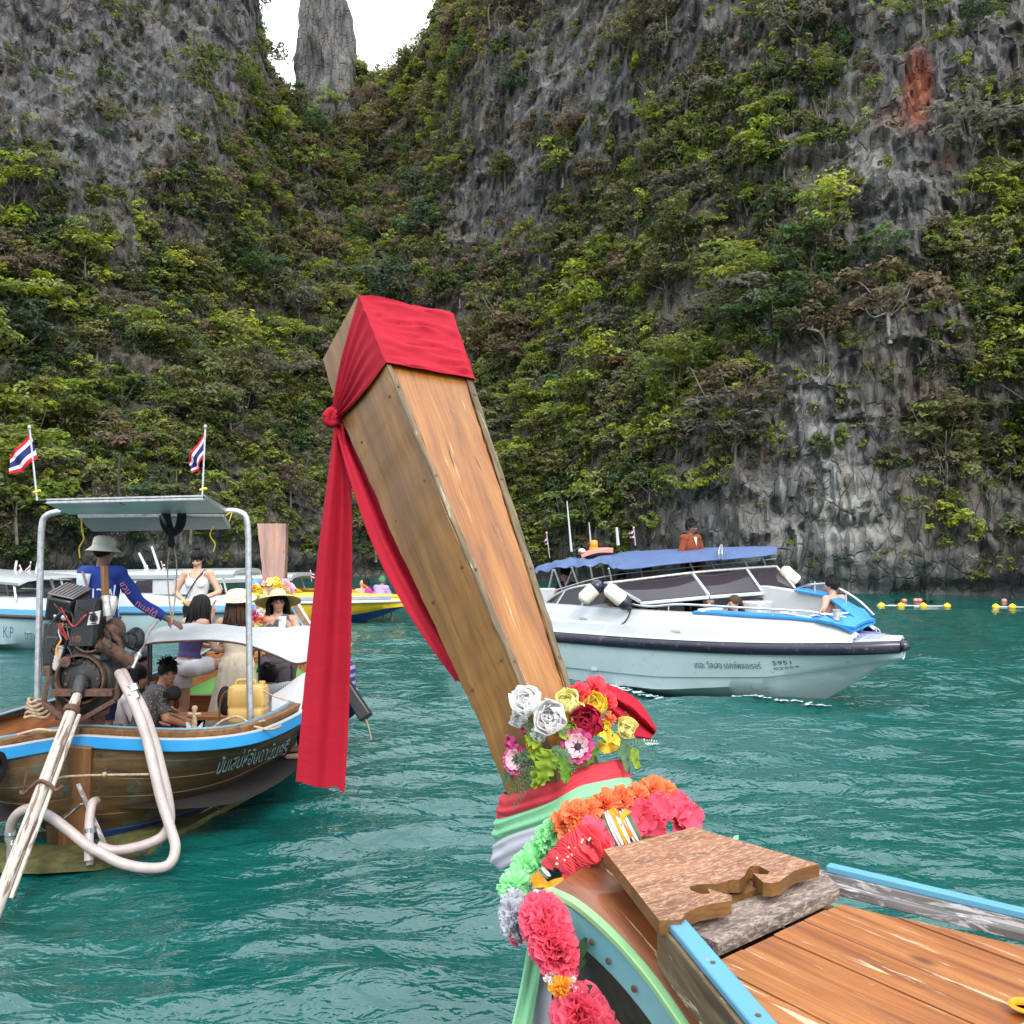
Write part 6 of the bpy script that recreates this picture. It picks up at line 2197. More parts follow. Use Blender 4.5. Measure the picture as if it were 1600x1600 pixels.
part('cradle', rust, cradle, 30, .004)
part('mount_post', rust, lambda m: [m.beam(E(118, 1136, -.12), E(106, 1172, -.18), .085, .03, (0, 1, 0)), m.box(E(130, 1118, .25), (.22, .30, .16)), m.box(E(130, 1090, .3), (.3, .3, .3))], 30, .004)


def oddments(m):
    rs = np.random.RandomState(12)
    for k in range(26):
        c = E(rs.uniform(88, 172), rs.uniform(976, 1030), rs.uniform(-.02, .1))
        if k % 3 == 0:
            m.lathe([(rs.uniform(.012, .03), 0), (rs.uniform(.012, .03), rs.uniform(.02, .06)), (0, .06)], 10, c, Rf)
        elif k % 3 == 1:
            m.box(c, rs.uniform(.02, .06, 3))
        else:
            m.tube(cr([c, c + rs.normal(size=3) * .05, c + rs.normal(size=3) * .10], 8), rs.uniform(.005, .011), 6)


part('brackets', black, oddments, 30)
for i, (pts_, r, mt) in enumerate(((((92, 996), (80, 1010), (78, 1030), (80, 1050), (86, 1062)), .0055, blackm), (((96, 1000), (88, 1015), (92, 1030)), .007, orange_m), (((140, 948), (132, 940), (128, 950), (124, 965)), .005, yellow_m), (((165, 1003), (150, 1016), (132, 1018), (118, 1010)), .008, rust), (((100, 975), (92, 985), (96, 1000)), .008, steel))):
    part('engine_hose', mt, lambda m: m.tube(cr([E(x, y, -.10) for x, y in pts_], 16), r, 6), 60)
rsw = np.random.RandomState(31)
for k in range(14):
    c_ = np.array([E(rsw.uniform(86, 190), rsw.uniform(955, 1035), rsw.uniform(-.16, .0))])[0]
    d_ = rsw.normal(size=(3, 3)) * np.array([.07, .03, .07])
    part('wire', (blackm, blackm, rust, black, blackm, red_wire)[k % 6], lambda m: m.tube(cr([c_, c_ + d_[0], c_ + d_[0] + d_[1] + [0, 0, -.05], c_ + d_[0] + d_[1] + d_[2]], 14), rsw.uniform(.0035, .0075), 5), 60)
part('fan_belt', blackm, lambda m: m.tube(cr([E(96, 1030, -.05), E(110, 990, -.05), E(128, 984, -.05), E(140, 1000, -.05), E(128, 1032, -.05), E(104, 1040, -.05), E(96, 1030, -.05)], 30), .010, 6, caps=False, flat=.5), 60)
part('pulley', rust, lambda m: [m.lathe([(.02, 0), (.055, .004), (.048, .015), (.055, .026), (.02, .03)], 20, E(126, 998, -.08), Rf), m.lathe([(.02, 0), (.04, .004), (.034, .012), (.04, .02), (.02, .024)], 18, E(103, 1034, -.08), Rf)], 40)
part('side_knobs', silver, lambda m: [m.ell(E(82, 950, .1), (.03, .05, .03), 12, 8), m.ell(E(88, 962, .05), (.022, .03, .02), 10, 8), m.lathe([(.018, 0), (.024, .008), (.018, .016)], 14, E(101, 965, -.06), Rf)], 60)
# the long shaft
s0, s1, s2, s3 = E(128, 1062, -.06), E(121, 1086, -.16), E(112, 1110, -.28), at(-22, 1462, 5.75)
part('universal_joint', black, lambda m: [m.tube([s0, s0 * .6 + s1 * .4, s1], [.062, .058, .045], 14), m.ell(s0 * .5 + s1 * .5, (.05, .05, .05), 12, 8), m.box(s0 * .7 + s1 * .3, (.13, .05, .04))], 40)
part('shaft_neck', pole_w, lambda m: m.tube([s1, s2], [.034, .042], 12), 60)
part('shaft_tube', pole_w, lambda m: m.tube([s2 + (s3 - s2) * t for t in np.linspace(0, 1, 12)], .042, 14), 60)
part('stiffener_tube', pole_w, lambda m: m.tube([s2 + np.array([.055, .02, -.01]) + (s3 - s2) * t for t in (0.02, .5, .86)], .016, 8), 60)
part('shaft_collar', rust, lambda m: m.lathe([(.045, -.03), (.058, -.02), (.058, .02), (.045, .03)], 16, s2, Rt(s3 - s2)), 50)


def clamp(m):
    c = s2 + (s3 - s2) * .36
    m.tube(cr([c + np.array([-.15, -.03, -.06]), c + np.array([-.12, -.04, -.075]), c + np.array([-.06, -.05, -.02]), c + np.array([0, -.06, .02]), c + np.array([.06, -.05, -.01]), c + np.array([.10, -.04, -.05]), c + np.array([.14, -.03, -.02])], 24), .013, 8)
    m.tube([c + np.array([-.13, -.03, -.06]), c + np.array([-.11, -.03, .07])], .007, 6)


part('clamp', rust, clamp, 60)
lr = thing('rope', 'pale rope knotted across the stern from the shaft to the hoses', 'rope', at(90, 1225, 6.85))
mb = MB()
mb.tube(cr([at(80, 1224, 6.6), at(95, 1215, 6.75), at(130, 1212, 6.9), at(163, 1211, 6.95), at(232, 1210, 6.9)], 24), .009, 7)
mb.ell(at(163, 1210, 6.93), (.02, .016, .018), 10, 8)
mb.build('strand', w_rope, lr, 60)
# cooling hoses
hz = thing('cooling_hoses', 'looping pale rubber hoses hanging from the engine into the water', 'hose', at(215, 1100, 6.9))
Hs = [[(186, 1052, 7.2), (196, 1072, 7.05), (212, 1105, 6.95), (228, 1150, 6.88), (240, 1200, 6.8), (252, 1250, 6.75), (265, 1290, 6.7), (274, 1325, 6.65), (262, 1352, 6.6), (225, 1356, 6.6), (185, 1347, 6.6), (150, 1328, 6.6)],
      [(192, 1050, 7.25), (204, 1075, 7.1), (222, 1105, 7.02), (240, 1155, 6.98), (253, 1205, 6.92), (263, 1250, 6.88), (265, 1285, 6.86), (252, 1308, 6.84), (220, 1322, 6.8), (180, 1329, 6.78), (152, 1322, 6.76)],
      [(16, 1312, 6.85), (18, 1288, 6.8), (30, 1270, 6.75), (50, 1264, 6.7), (78, 1276, 6.7), (108, 1298, 6.7), (135, 1320, 6.68), (162, 1336, 6.66)],
      [(139, 1345, 6.7), (139, 1310, 6.75), (140, 1280, 6.82), (144, 1256, 6.88), (150, 1252, 6.98)]]
for k, hs_ in enumerate(Hs):
    mb = MB()
    mb.tube(cr([at(x, y, Y) for x, y, Y in hs_], 70 if k < 3 else 24), .036 if k != 3 else .033, 12)
    mb.build('hose', hose_m, hz, 70)
for (a, b, Y) in (((205, 1070), (209, 1079), 7.04), ((206, 1083), (211, 1092), 7.0), ((140, 1292), (140, 1300), 6.78), ((17, 1296), (17, 1304), 6.83), ((20, 1310), (20, 1318), 6.84)):
    mb = MB()
    mb.tube([at(*a, Y), at(*b, Y)], .045, 14)
    mb.build('hose_clip', chrome, hz, 50)
mb = MB()
mb.tube([at(140, 1296, 6.78), at(141, 1352, 6.7)], .026, 10)
mb.tube([at(18, 1305, 6.84), at(17, 1345, 6.8)], .030, 10)
mb.build('outlet_pipe', w_grey, hz, 60)
# dark boom and the cord it trails, right of the red cloth
bo = thing('boarding_boom', 'black square-ended boom jutting over the water right of the red cloth', 'boom', at(560, 1090, 8.9))
mb = MB()
mb.beam(at(520, 1040, 8.9), at(573, 1122, 8.7), .105, .10, (0, 1, 0), w2=.12)
mb.build('beam', blackm, bo, 30, bevel=.012)
mb = MB()
mb.tube([at(572, 1124, 8.7), at(577, 1140, 8.7), at(580, 1156, 8.7)], [.008, .007, .006], 6)
mb.build('cord', w_rope, bo, 60)
# ---------------------------------------------------------------- the speedboat on the right
SH, SN = unit([.707, -.707, 0]), unit([.707, .707, 0])
SS = np.array([0, 18.2, 0.])
sp_ = thing('speedboat', 'white speedboat with navy rub rail and blue canvas roof', 'speedboat', SS + SH * 3.7)


def S(x, y, z):
    return SS + SH * x + SN * y + UPZ * (z + .012 * (x - 3) + .095 * y)


XS = np.array([-.6, 1.0, 2.5, 4.0, 5.0, 5.8, 6.4, 6.9, 7.25, 7.5])
HB = np.array([1.16, 1.20, 1.22, 1.18, 1.07, .90, .70, .48, .27, .08])
hb = lambda x: np.interp(x, XS, HB)
ns = 60
xs = np.concatenate([np.linspace(-.6, 5, 26), np.linspace(5.1, 7.5, 34)])
hbs = cr(np.stack([XS, HB], 1), 400)
hb = lambda x: np.interp(x, hbs[:, 0], hbs[:, 1])


def section(x, side):
    """hull line from keel to rail on one side"""
    b = hb(x)
    k = np.clip((x - 4.2) / 3.3, 0, 1)
    stem = np.clip((x - 5.75) / 1.75, 0, 1)
    zk = -.35 + 1.05 * stem ** 1.1 + .1 * k
    bc = b * np.interp(k, [0, .5, .8, 1], [.86, .72, .45, .1])
    zc = np.interp(k, [0, .5, 1], [.18, .34, .70])
    b2, z2 = b * np.interp(k, [0, .5, .8, 1], [.90, .80, .60, .3]), np.interp(k, [0, .5, 1], [.37, .45, .72])
    return [(0, zk), (bc * .5, (zk + zc) * .5 - .02), (bc, zc), (b2 - .012, z2 - .004), (b2 + .010, z2 + .010), (b2 * .62 + b * .38 - .01 * k, (z2 * .6 + .80 * .4)), (b - .03, .80)]


for side in (-1, 1):
    P = np.array([[S(x, side * y, z) for y, z in section(x, side)] for x in xs])
    mb = MB()
    mb.slab(P if side > 0 else P[::-1], .02)
    mb.build('hull', gel_hull, sp_, 28)
    # rub rail, then the topside above it
    P = np.array([[S(x, side * (hb(x) + o), z) for o, z in ((-.03, .80), (.010, .81), (.030, .84), (.030, .90), (.014, .94), (-.03, .955))] for x in xs])
    mb = MB()
    mb.slab(P if side > 0 else P[::-1], .015)
    mb.build('rub_rail', navy, sp_, 60)
    zt = lambda x, k=side: np.interp(x, [-.6, 2.0, 5.0, 6.2, 6.75, 7.0, 7.5], [1.30, 1.37, 1.31 + (.19 if k > 0 else 0), 1.25 + (.17 if k > 0 else 0), 1.18 + (.05 if k > 0 else 0), 1.02, .97])
    it = lambda x: np.interp(x, [-.6, 5.0, 6.2, 6.8, 7.0, 7.5], [.20, .21, .23, .25, .14, .02])
    xs2 = xs[xs < 7.02]
    P = np.array([[S(x, side * (hb(x) - o * it(x) / .2), z) for o, z in ((.0, .955), (.022, .985), (.05, 1.0), (.075, 1.0 + (zt(x) - 1.0) * .35), (.12, 1.0 + (zt(x) - 1) * .42), (.16, zt(x) - .05), (.185, zt(x)), (.24, zt(x) + .01), (.28, zt(x) - .01))] for x in xs2])
    mb = MB()
    mb.slab(P if side > 0 else P[::-1], .02)
    mb.build('topside', gel, sp_, 40)
    # bright stripe moulding along the topside
    mb = MB()
    mb.tube(np.array([S(x, side * (hb(x) - .048 * it(x) / .2), 1.012) for x in np.linspace(0, 6.3, 40)]), .014, 6)
    mb.build('topside_moulding', gel, sp_, 60)
mb = MB()
mb.ell(S(7.50, 0, .885), (.10, .10, .085), 16, 10)
mb.build('rail_end', navy, sp_, 60)
# bow platform at the tip
P = np.array([[S(x, v * (hb(x) - .01), .965 + .05 * (1 - abs(v))) for v in np.linspace(-1, 1, 9)] for x in np.linspace(6.75, 7.5, 10)])
mb = MB()
mb.slab(P, .03)
mb.build('bow_platform', gel, sp_, 40)
for (v0, v1, x0, x1) in ((-.9, -.08, 6.82, 7.02), (-.85, -.08, 7.06, 7.26), (.08, .9, 6.82, 7.02), (.08, .85, 7.06, 7.26)):
    P = np.array([[S(x, v * (hb(x) - .05) * (1 if x < 7.05 else .9), .972 + .05 * (1 - abs(v)) + .006) for v in np.linspace(v0, v1, 4)] for x in np.linspace(x0, x1, 3)])
    mb = MB()
    mb.slab(P, .004)
    mb.build('deck_pad', lav, sp_, 40)
mb = MB()
P = [S(-.6, y, z) for y, z in ((-1.14, .8), (1.14, .8), (1.0, .2), (0, -.35), (-1.0, .2))]
mb.add(P, [(0, 1, 2, 3, 4)])
mb.build('transom', gel_hull, sp_, 0)
ZT0 = zt
# cockpit sole, inner walls, bow seats
mb = MB()
mb.add([S(x, s_ * (hb(x) - .25), .78) for s_, rng in ((-1, np.linspace(-.5, 6.7, 14)), (1, np.linspace(6.7, -.5, 14))) for x in rng], [tuple(range(28))])
mb.build('sole', gel_grey, sp_, 0)
for side in (-1, 1):
    zt = lambda x, k=side: ZT0(x, k)
    P = np.array([[S(x, side * (hb(x) - .28 * it(x) / .2), z) for z in (.78, 1.0, zt(x))] for x in np.linspace(-.5, 6.85, 30)])
    mb = MB()
    mb.slab(P if side < 0 else P[::-1], .02)
    mb.build('cockpit_wall', gel_grey, sp_, 40)
    # blue pad on the coaming round the bow
    lo, hi = (4.75, 6.95) if side < 0 else (5.6, 6.95)
    P = np.array([[S(x, side * max(.02, hb(x) - o), zt(x) + .022 - .012 * abs(o - .25)) for o in np.linspace(.16 if x < 6.7 else .10, .40 + .25 * max(0, x - 6.2), 5)] for x in np.linspace(lo, hi, 20)])
    mb = MB()
    mb.slab(P if side > 0 else P[::-1], .03)
    mb.build('coaming_pad', blue_pad, sp_, 40)
P = np.array([[S(x, v * (hb(x) - .10), np.interp(x, [6.55, 6.95], [1.275, 1.16]) + .03 * (1 - v * v)) for v in np.linspace(-1, 1, 13)] for x in np.linspace(6.55, 6.98, 6)])
mb = MB()
mb.slab(P, .04)
mb.build('bow_pad', blue_pad, sp_, 40)
for (x0, y0, dx, dy) in ((5.95, -.47, .46, .0), (5.95, -.47, .0, .16), (6.10, -.40, .0, .20), (6.41, -.47, 0, .20), (6.55, -.30, .28, .0), (6.55, -.30, 0, .2), (6.70, -.25, .0, .30), (6.2, -.2, .4, .03)):
    mb = MB()
    a, b = S(x0, y0, 1.33 if x0 < 6.3 else 1.31), S(x0 + dx, y0 + dy, 1.325 if x0 + dx < 6.3 else 1.285)
    mb.beam(a, b, .04, .012)
    mb.build('pad_marking', ink_white, sp_, 0)
mb = MB()
mb.box(S(4.9, .55, 1.05), (.5, .5, .55), 0, np.column_stack([SH, SN, UPZ]))
mb.box(S(4.85, -.62, 1.08), (.12, .55, .60), 0, np.column_stack([SH, SN, UPZ]))
mb.build('console', gel, sp_, 30, bevel=.03)
mb = MB()
mb.lathe([(.045, 0), (.045, .13), (.055, .135), (.055, .15), (.0, .15)], 16, S(6.72, -.34, 1.24))
mb.build('bollard', silver, sp_, 50)
# windscreen
PW = lambda L_: [at(x, y, Y) for x, y, Y in L_]
WB = PW([(1000, 940, 14.85), (1107, 930, 14.75), (1190, 924, 15.25), (1243, 921, 15.95)])
WT = PW([(950, 911, 15.25), (1081, 895, 15.20), (1165, 888, 15.70), (1212, 885, 16.30)])
SBT = PW([(846, 956, 16.25), (865, 952, 16.05), (908, 948, 15.65), (952, 943, 15.25), (1000, 940, 14.90)])
STP = PW([(852, 941, 16.30), (884, 922, 15.95), (920, 914, 15.65), (948, 911, 15.35), (950, 911, 15.25)])


def pane(name, q, parent=sp_, mat=smoked):
    P = np.array([[(q[0] * (1 - u) + q[1] * u) * (1 - v) + (q[3] * (1 - u) + q[2] * u) * v for v in np.linspace(.02, .98, 4)] for u in np.linspace(.01, .99, 6)])
    mb = MB()
    mb.slab(P, .006)
    mb.build(name, mat, parent, 60)


def bar(name, a, b, r, mat=silver, w=None):
    mb = MB()
    if w:
        mb.beam(a, b, w, r)
    else:
        mb.tube([a, b], r, 8)
    mb.build(name, mat, sp_, 40)


for k in range(3):
    pane('windscreen_pane', [WB[k], WB[k + 1], WT[k + 1], WT[k]])
for k in range(4):
    bar('windscreen_post', WB[k], WT[k], .040, gel, .045)
    pane('side_window', [SBT[k], SBT[k + 1], STP[k + 1], STP[k]])
    if k in (1, 2):
        bar('window_post', SBT[k], STP[k], .030, gel, .035)
mb = MB()
mb.tube(np.vstack([cr([SBT[0]] + STP[:4], 14), cr(WT, 20)]), .024, 8)
mb.build('windscreen_rail', silver, sp_, 50)
mb = MB()
for a, b in zip(WB[:-1], WB[1:]):
    mb.beam(a - UPZ * .03, b - UPZ * .03, .10, .055)
mb.build('windscreen_sill', gel, sp_, 40, bevel=.01)
far_back = PW([(1225, 903, 17.40), (1196, 884, 17.30)])
pane('windscreen_pane', [WB[3], far_back[0], far_back[1], WT[3]])
# canopy
can = thing('canopy', 'blue canvas canopy stretched on a steel frame over the speedboat', 'canopy', S(3.2, 0, 2.2))
E1 = np.array(PW([(833, 897, 16.75), (848, 892, 16.55), (885, 885, 16.05), (915, 883, 15.75), (945, 880, 15.50), (960, 886, 15.25), (982, 889, 15.10), (1060, 880, 15.05), (1130, 874, 15.25), (1180, 870, 15.65), (1214, 866, 16.05)]))
E2 = np.array(PW([(838, 880, 17.00), (862, 871, 17.20), (890, 866, 17.30), (920, 861, 17.40), (950, 857, 17.40), (975, 853.5, 17.40), (1000, 851, 17.40), (1060, 848.5, 17.20), (1130, 847, 16.90), (1175, 847, 16.60), (1205, 850, 16.30)]))
E3 = E2 + np.array([.75, .75, -.16])
n1_, n2_ = 90, 22
A1, A2, A3 = cr(E1, n1_), cr(E2, n1_), cr(E3, n1_)
P = np.zeros((n1_, n2_, 3))
for i in range(n1_):
    aft = max(0, 1 - i / 46)
    for j in range(n2_):
        v = j / (n2_ - 1)
        q = cr([A1[i], A1[i] * .55 + A2[i] * .45 + [0, 0, .05 if i > 46 else .08], A2[i], A3[i]], n2_)[j] if j in () else None
        P[i, j] = A1[i] * (1 - v) ** 2 + (A1[i] * .4 + A2[i] * .6 + UPZ * .10) * 2 * v * (1 - v) + (A2[i] * .3 + A3[i] * .7) * v * v
        f_ = (1 if i < 46 else .10)
        P[i, j] += UPZ * (.030 * vnoise(i * .22, v * 7, 2, 83) * f_ + .020 * vnoise(i * .5, v * 3, 3, 84) * f_) + np.array([-.03, -.03, 0]) * vnoise(i * .3, v * 6, 5, 85) * f_
        if j == 0 and i < 46:
            P[i, j] += UPZ * .018 * math.sin(i * 1.0)
mb = MB()
mb.slab(P, .010)
mb.build('canvas', blue_canvas, can, 60)
mb = MB()
for dx in (0, 5):
    mb.tube(cr(PW([(1124 + dx, 873, 15.2), (1123 + dx, 862, 15.2), (1126 + dx * .5, 853, 15.5), (1127, 851, 15.8)]), 12), .013, 8)
mb.build('grab_loop', steel, can, 50)
mb = MB()
mb.tube(cr(PW([(868, 922, 16.00), (950, 900, 15.60), (1060, 888, 15.70), (1212, 873, 16.30)]), 20), .010, 6)
mb.build('frame_rail', steel, can, 50)
for a, b, Y in (((864, 890), (858, 918), 15.5), ((866, 890), (878, 922), 15.3), ((893, 886), (904, 916), 15.1), ((896, 886), (884, 915), 15.6), ((922, 884), (927, 912), 14.9), ((951, 888), (956, 910), 14.5), ((1078, 880), (1086, 896), 14.6), ((1110, 878), (1118, 893), 14.8), ((1160, 873), (1170, 888), 15), ((1190, 870), (1197, 886), 15.4), ((1000, 880), (1004, 905), 16.2), ((940, 880), (946, 905), 16.4)):
    mb = MB()
    mb.tube([at(*a, Y + .75), at(*b, Y + .85)], .017, 6)
    mb.build('frame_post', steel, can, 50)
# things on the roof
for i, (px, y0, y1, Y, lab) in enumerate(((893, 862, 783, 17.2, 'tall thin white whip aerial above the canopy stern'), (924, 858, 816, 17.4, 'grey mast pole behind the orange beacon'), (966, 852, 824, 16.6, 'short white stub aerial right of the orange beacon'))):
    t = thing('aerial', lab, 'aerial', at(px, y0, Y))
    mb = MB()
    mb.tube([at(px, y0, Y), at(px - (y0 - y1) * .09, y1, Y)], [.022, .010] if i != 2 else [.030, .022], 8)
    mb.build('rod', gel if i != 1 else steel, t, 60)
bc = thing('beacon', 'orange warning beacon on the speedboat roof', 'lamp', at(928, 858, 17.0))
mb = MB()
c = at(928, 860, 17.0)
mb.lathe([(.085, -.02), (.085, .06), (.06, .065), (.07, .08), (.07, .15), (.05, .18), (.0, .185)], 18, c)
mb.build('lens', orange_m, bc, 50)
rb = thing('life_raft', 'coral red and white float lying flat on the speedboat roof', 'float', at(940, 860, 16.9))
mb = MB()
mb.slab(np.array([[at(908 + 50 * u, 863 - 3 * v + (4 - 8 * u), 16.4 + .8 * v) + [0, 0, .04 * math.sin(u * PI)] for v in np.linspace(0, 1, 4)] for u in np.linspace(0, 1, 10)]), .05)
mb.build('float', coral_m, rb, 50)
mb = MB()
mb.ell(at(909, 861, 16.6), (.07, .10, .05), 12, 8)
mb.build('white_end', gel, rb, 60)
flag('flag', 'small striped flag on a thin pole at the speedboat stern', ((859, 872), (854, 833)), ((855, 836), (857, 852), (853, 852), (849, 845)), 17.6, r=.010, knot=False, wave=.05)
flag('flag', 'small striped flag on the speedboat roof right of the beacon', ((993, 852), (990, 825)), ((990, 826), (992, 842), (985, 842), (983, 831)), 16.3, r=.010, knot=False, wave=.05)
# fenders hung on the side
for (a, b, Y, lab) in (((913, 935), (937, 912), 15.2, 'cream fender tilted left on the speedboat side, navy end up'), ((953, 922), (981, 946), 14.85, 'cream fender tilted right on the speedboat side, navy end down'), ((1226, 893), (1252, 916), 16.2, 'cream fender with navy end on the far side by the windscreen')):
    A, B = at(*a, Y), at(*b, Y)
    t = thing('fender', lab, 'fender', (A + B) / 2)
    ax = unit(B - A)
    L_ = np.linalg.norm(B - A)
    mb = MB()
    mb.tube([A - ax * .07, A - ax * .03, A, A + ax * L_ * .62, A + ax * L_ * .70], [.06, .10, .118, .118, .11], 18)
    mb.build('body', fender_w, t, 60)
    mb = MB()
    mb.tube([A + ax * L_ * .68, A + ax * L_ * .78, A + ax * L_ * .95, A + ax * (L_ + .03), A + ax * (L_ + .06)], [.116, .122, .115, .07, .035], 18)
    mb.build('navy_end', navy, t, 60)
# bow rails
for side, x0, x1 in ((-1, 3.55, 6.95), (1, 5.35, 6.95)):
    zt = lambda x, k=side: ZT0(x, k)
    n = 30
    rail = cr([S(x0, side * (hb(x0) - .20), 1.45)] + [S(x, side * (hb(x) - .24), zt(x) + (.135 if side < 0 else .20) * math.sin(min(1, (x - x0) / 1.0) * PI / 2)) for x in np.linspace(x0 + .4, x1 - .55 if side < 0 else x1 - .15, 6)] + [S(x1 - .40 if side < 0 else x1, side * (hb(x1) - .12), 1.30 if side < 0 else 1.22)], n)
    mb = MB()
    mb.tube(rail, .017, 8)
    mb.build('bow_rail', chrome, sp_, 60)
    for x in ((4.3, 5.2, 5.9) if side < 0 else (5.9, 6.5)):
        mb = MB()
        mb.tube([S(x, side * (hb(x) - .24), zt(x) - .01), S(x, side * (hb(x) - .24), zt(x) + (.13 if side < 0 else .2))], .013, 6)
        mb.build('rail_post', chrome, sp_, 60)
mb = MB()
mb.tube(cr([S(3.62, -.96, 1.46), S(3.68, -1.04, 1.38), S(3.60, -1.10, 1.18), S(3.35, -1.15, 1.05), S(3.1, -1.16, 1.03)], 16), .010, 6)
mb.build('hanging_line', black, sp_, 60)
for (x, z) in ((2.75, 1.20), (4.55, 1.09)):
    mb = MB()
    mb.box(S(x, -hb(x) + (.10 if z > 1.1 else .045), z), (.16, .02, .03), 0, np.column_stack([SH, SN, UPZ]))
    mb.build('vent', gel_grey, sp_, 30)


def on_hull(x, u):
    """point on the near hull side: u 0 at the chine line, 1 at the rail"""
    s = section(x, -1)
    a, b, c = np.array(s[4]), np.array(s[5]), np.array(s[6])
    q = a + (b - a) * u * 2 if u < .5 else b + (c - b) * (u * 2 - 1)
    return S(x, -(q[0] + .030), q[1])


def hull_text(body, x0, x1, u, size, mat, name, parent=sp_, bold=1.0):
    o, fs = lettering(name, body, 1, (0, 0, 0), (1, 0, 0), (0, 0, 1), None, None, 0)
    o = np.array(o)
    mn, mx = o[:, 0].min(), o[:, 0].max()
    t = (o[:, 0] - mn) / (mx - mn)
    v = np.array([on_hull(x0 + (x1 - x0) * a, u + z * size) for a, z in zip(t, o[:, 2])])
    mb = MB()
    mb.add(v, fs)
    mb.build(name, mat, parent, 0)


hull_text('เดอะ วิลเลจ เอกซ์พลอเรอร์', 4.85, 5.82, .46, .34, ink, 'hull_name')
hull_text('5951', 5.98, 6.22, .58, .24, ink, 'hull_number')
hull_text('02559', 5.98, 6.30, .32, .24, ink, 'hull_number')
mb = MB()
p = on_hull(3.0, .06)
mb.box(p, (.10, .02, .05), 0, np.column_stack([SH, SN, UPZ]))
mb.build('drain_outlet', gel_grey, sp_, 30)
# wake foam at the stem
fo = MB()
rs = np.random.RandomState(8)
for k in range(46):
    x = rs.uniform(3.2, 6.9)
    c = S(x, -(.90 - .12 * max(0, x - 5)) * hb(x) - .02 - abs(rs.normal()) * .05, 0)
    c[2] = .035 + float(waves(c[0], c[1])) * .9
    a = rs.uniform(0, 6)
    n = 9
    fo.add([c] + [c + np.array([math.cos(t) * rs.uniform(.02, .07) * 1.6, math.sin(t) * rs.uniform(.02, .06), rs.uniform(-.015, .01)]) for t in np.linspace(0, 2 * PI, n, endpoint=False)], [(0, i + 1, (i + 1) % n + 1) for i in range(n)])
tag(fo.build('foam', foam_m), 'thin white foam along the speedboat waterline', kind='stuff')
# ---------------------------------------------------------------- boats farther off, buoys
def launch(name, label, bow, head, Ln, Bm, zr, zt, hullm, topm, railm, cat='boat', bottom=None, stripe=None, blunt=.12):
    """a small motor boat: bow point, heading, length, half beam, rail height, top height"""
    h_ = unit([head[0], head[1], 0])
    n_ = np.array([-h_[1], h_[0], 0])
    st_ = np.asarray(bow) - h_ * Ln
    st_[2] = 0
    t = thing(name, label, cat, st_ + h_ * Ln / 2)

    def S_(x, y, z):
        return st_ + h_ * x + n_ * y + UPZ * z
    hx = cr(np.array([(0, .92), (.3, 1), (.55, .98), (.75, .80), (.88, .50), (.96, .24), (1, .05)]) * [Ln, Bm], 300)
    b_ = lambda x: np.interp(x, hx[:, 0], hx[:, 1])
    xs_ = np.concatenate([np.linspace(0, Ln * .7, 14), np.linspace(Ln * .72, Ln, 22)])
    for side in (-1, 1):
        P = []
        for x in xs_:
            k = np.clip((x / Ln - .6) / .4, 0, 1)
            b = b_(x)
            P.append([S_(x, side * y, z) for y, z in ((0, -.3 + (zr + .12) * k ** 1.6), (b * (.88 - .6 * k), .12 + (zr * .6) * k ** 1.5), (b * (.94 - .35 * k), zr * .45 + zr * .3 * k), (b - .02, zr))])
        mb = MB()
        mb.slab(np.array(P) if side > 0 else np.array(P)[::-1], .02)
        mb.build('hull', hullm, t, 35)
        if bottom:
            P2 = [[np.asarray(q) + n_ * side * .012 for q in (r[0], r[0] * .5 + r[1] * .5, r[1])] for r in P]
            mb = MB()
            mb.slab(np.array(P2) if side > 0 else np.array(P2)[::-1], .02)
            mb.build('bottom_paint', bottom, t, 35)
        mb = MB()
        mb.tube(np.array([S_(x, side * (b_(x) + .01), zr) for x in xs_]), .045, 8)
        mb.build('rub_rail', railm, t, 60)
        if stripe:
            P = np.array([[S_(x, side * (b_(x) - .005 - .02 * v), zr + .06 + .09 * v) for v in (0, .5, 1)] for x in xs_[:-3]])
            mb = MB()
            mb.slab(P if side > 0 else P[::-1], .02)
            mb.build('stripe', stripe, t, 40)
        P = np.array([[S_(x, side * max(.01, b_(x) - o), zr + (zt - zr) * v * (1 - .45 * max(0, x / Ln - .75) / .25)) for o, v in ((.01, 0), (.05, .55), (.10, .95), (.18, 1.0), (.30, .97))] for x in xs_])
        mb = MB()
        mb.slab(P if side > 0 else P[::-1], .02)
        mb.build('topside', topm, t, 50)
    P = np.array([[S_(x, v * (b_(x) - .2 * (b_(x) > .4)), zr + (zt - zr) * .9 * (1 - .45 * max(0, x / Ln - .75) / .25)) for v in np.linspace(-.98, .98, 7)] for x in np.linspace(Ln * .72, Ln * .985, 10)])
    mb = MB()
    mb.slab(P, .03)
    mb.build('foredeck', topm, t, 40)
    mb = MB()
    mb.add([S_(0, y, z) for y, z in ((-Bm * .9, zr), (Bm * .9, zr), (Bm * .8, .1), (0, -.25), (-Bm * .8, .1))], [(0, 1, 2, 3, 4)])
    mb.build('transom', hullm, t, 0)
    mb = MB()
    mb.add([S_(x, y, .4) for x, y in ((0, -Bm * .85), (Ln * .75, -Bm * .7), (Ln * .75, Bm * .7), (0, Bm * .85))], [(0, 1, 2, 3)])
    mb.build('sole', gel_grey, t, 0)
    return t, S_, b_


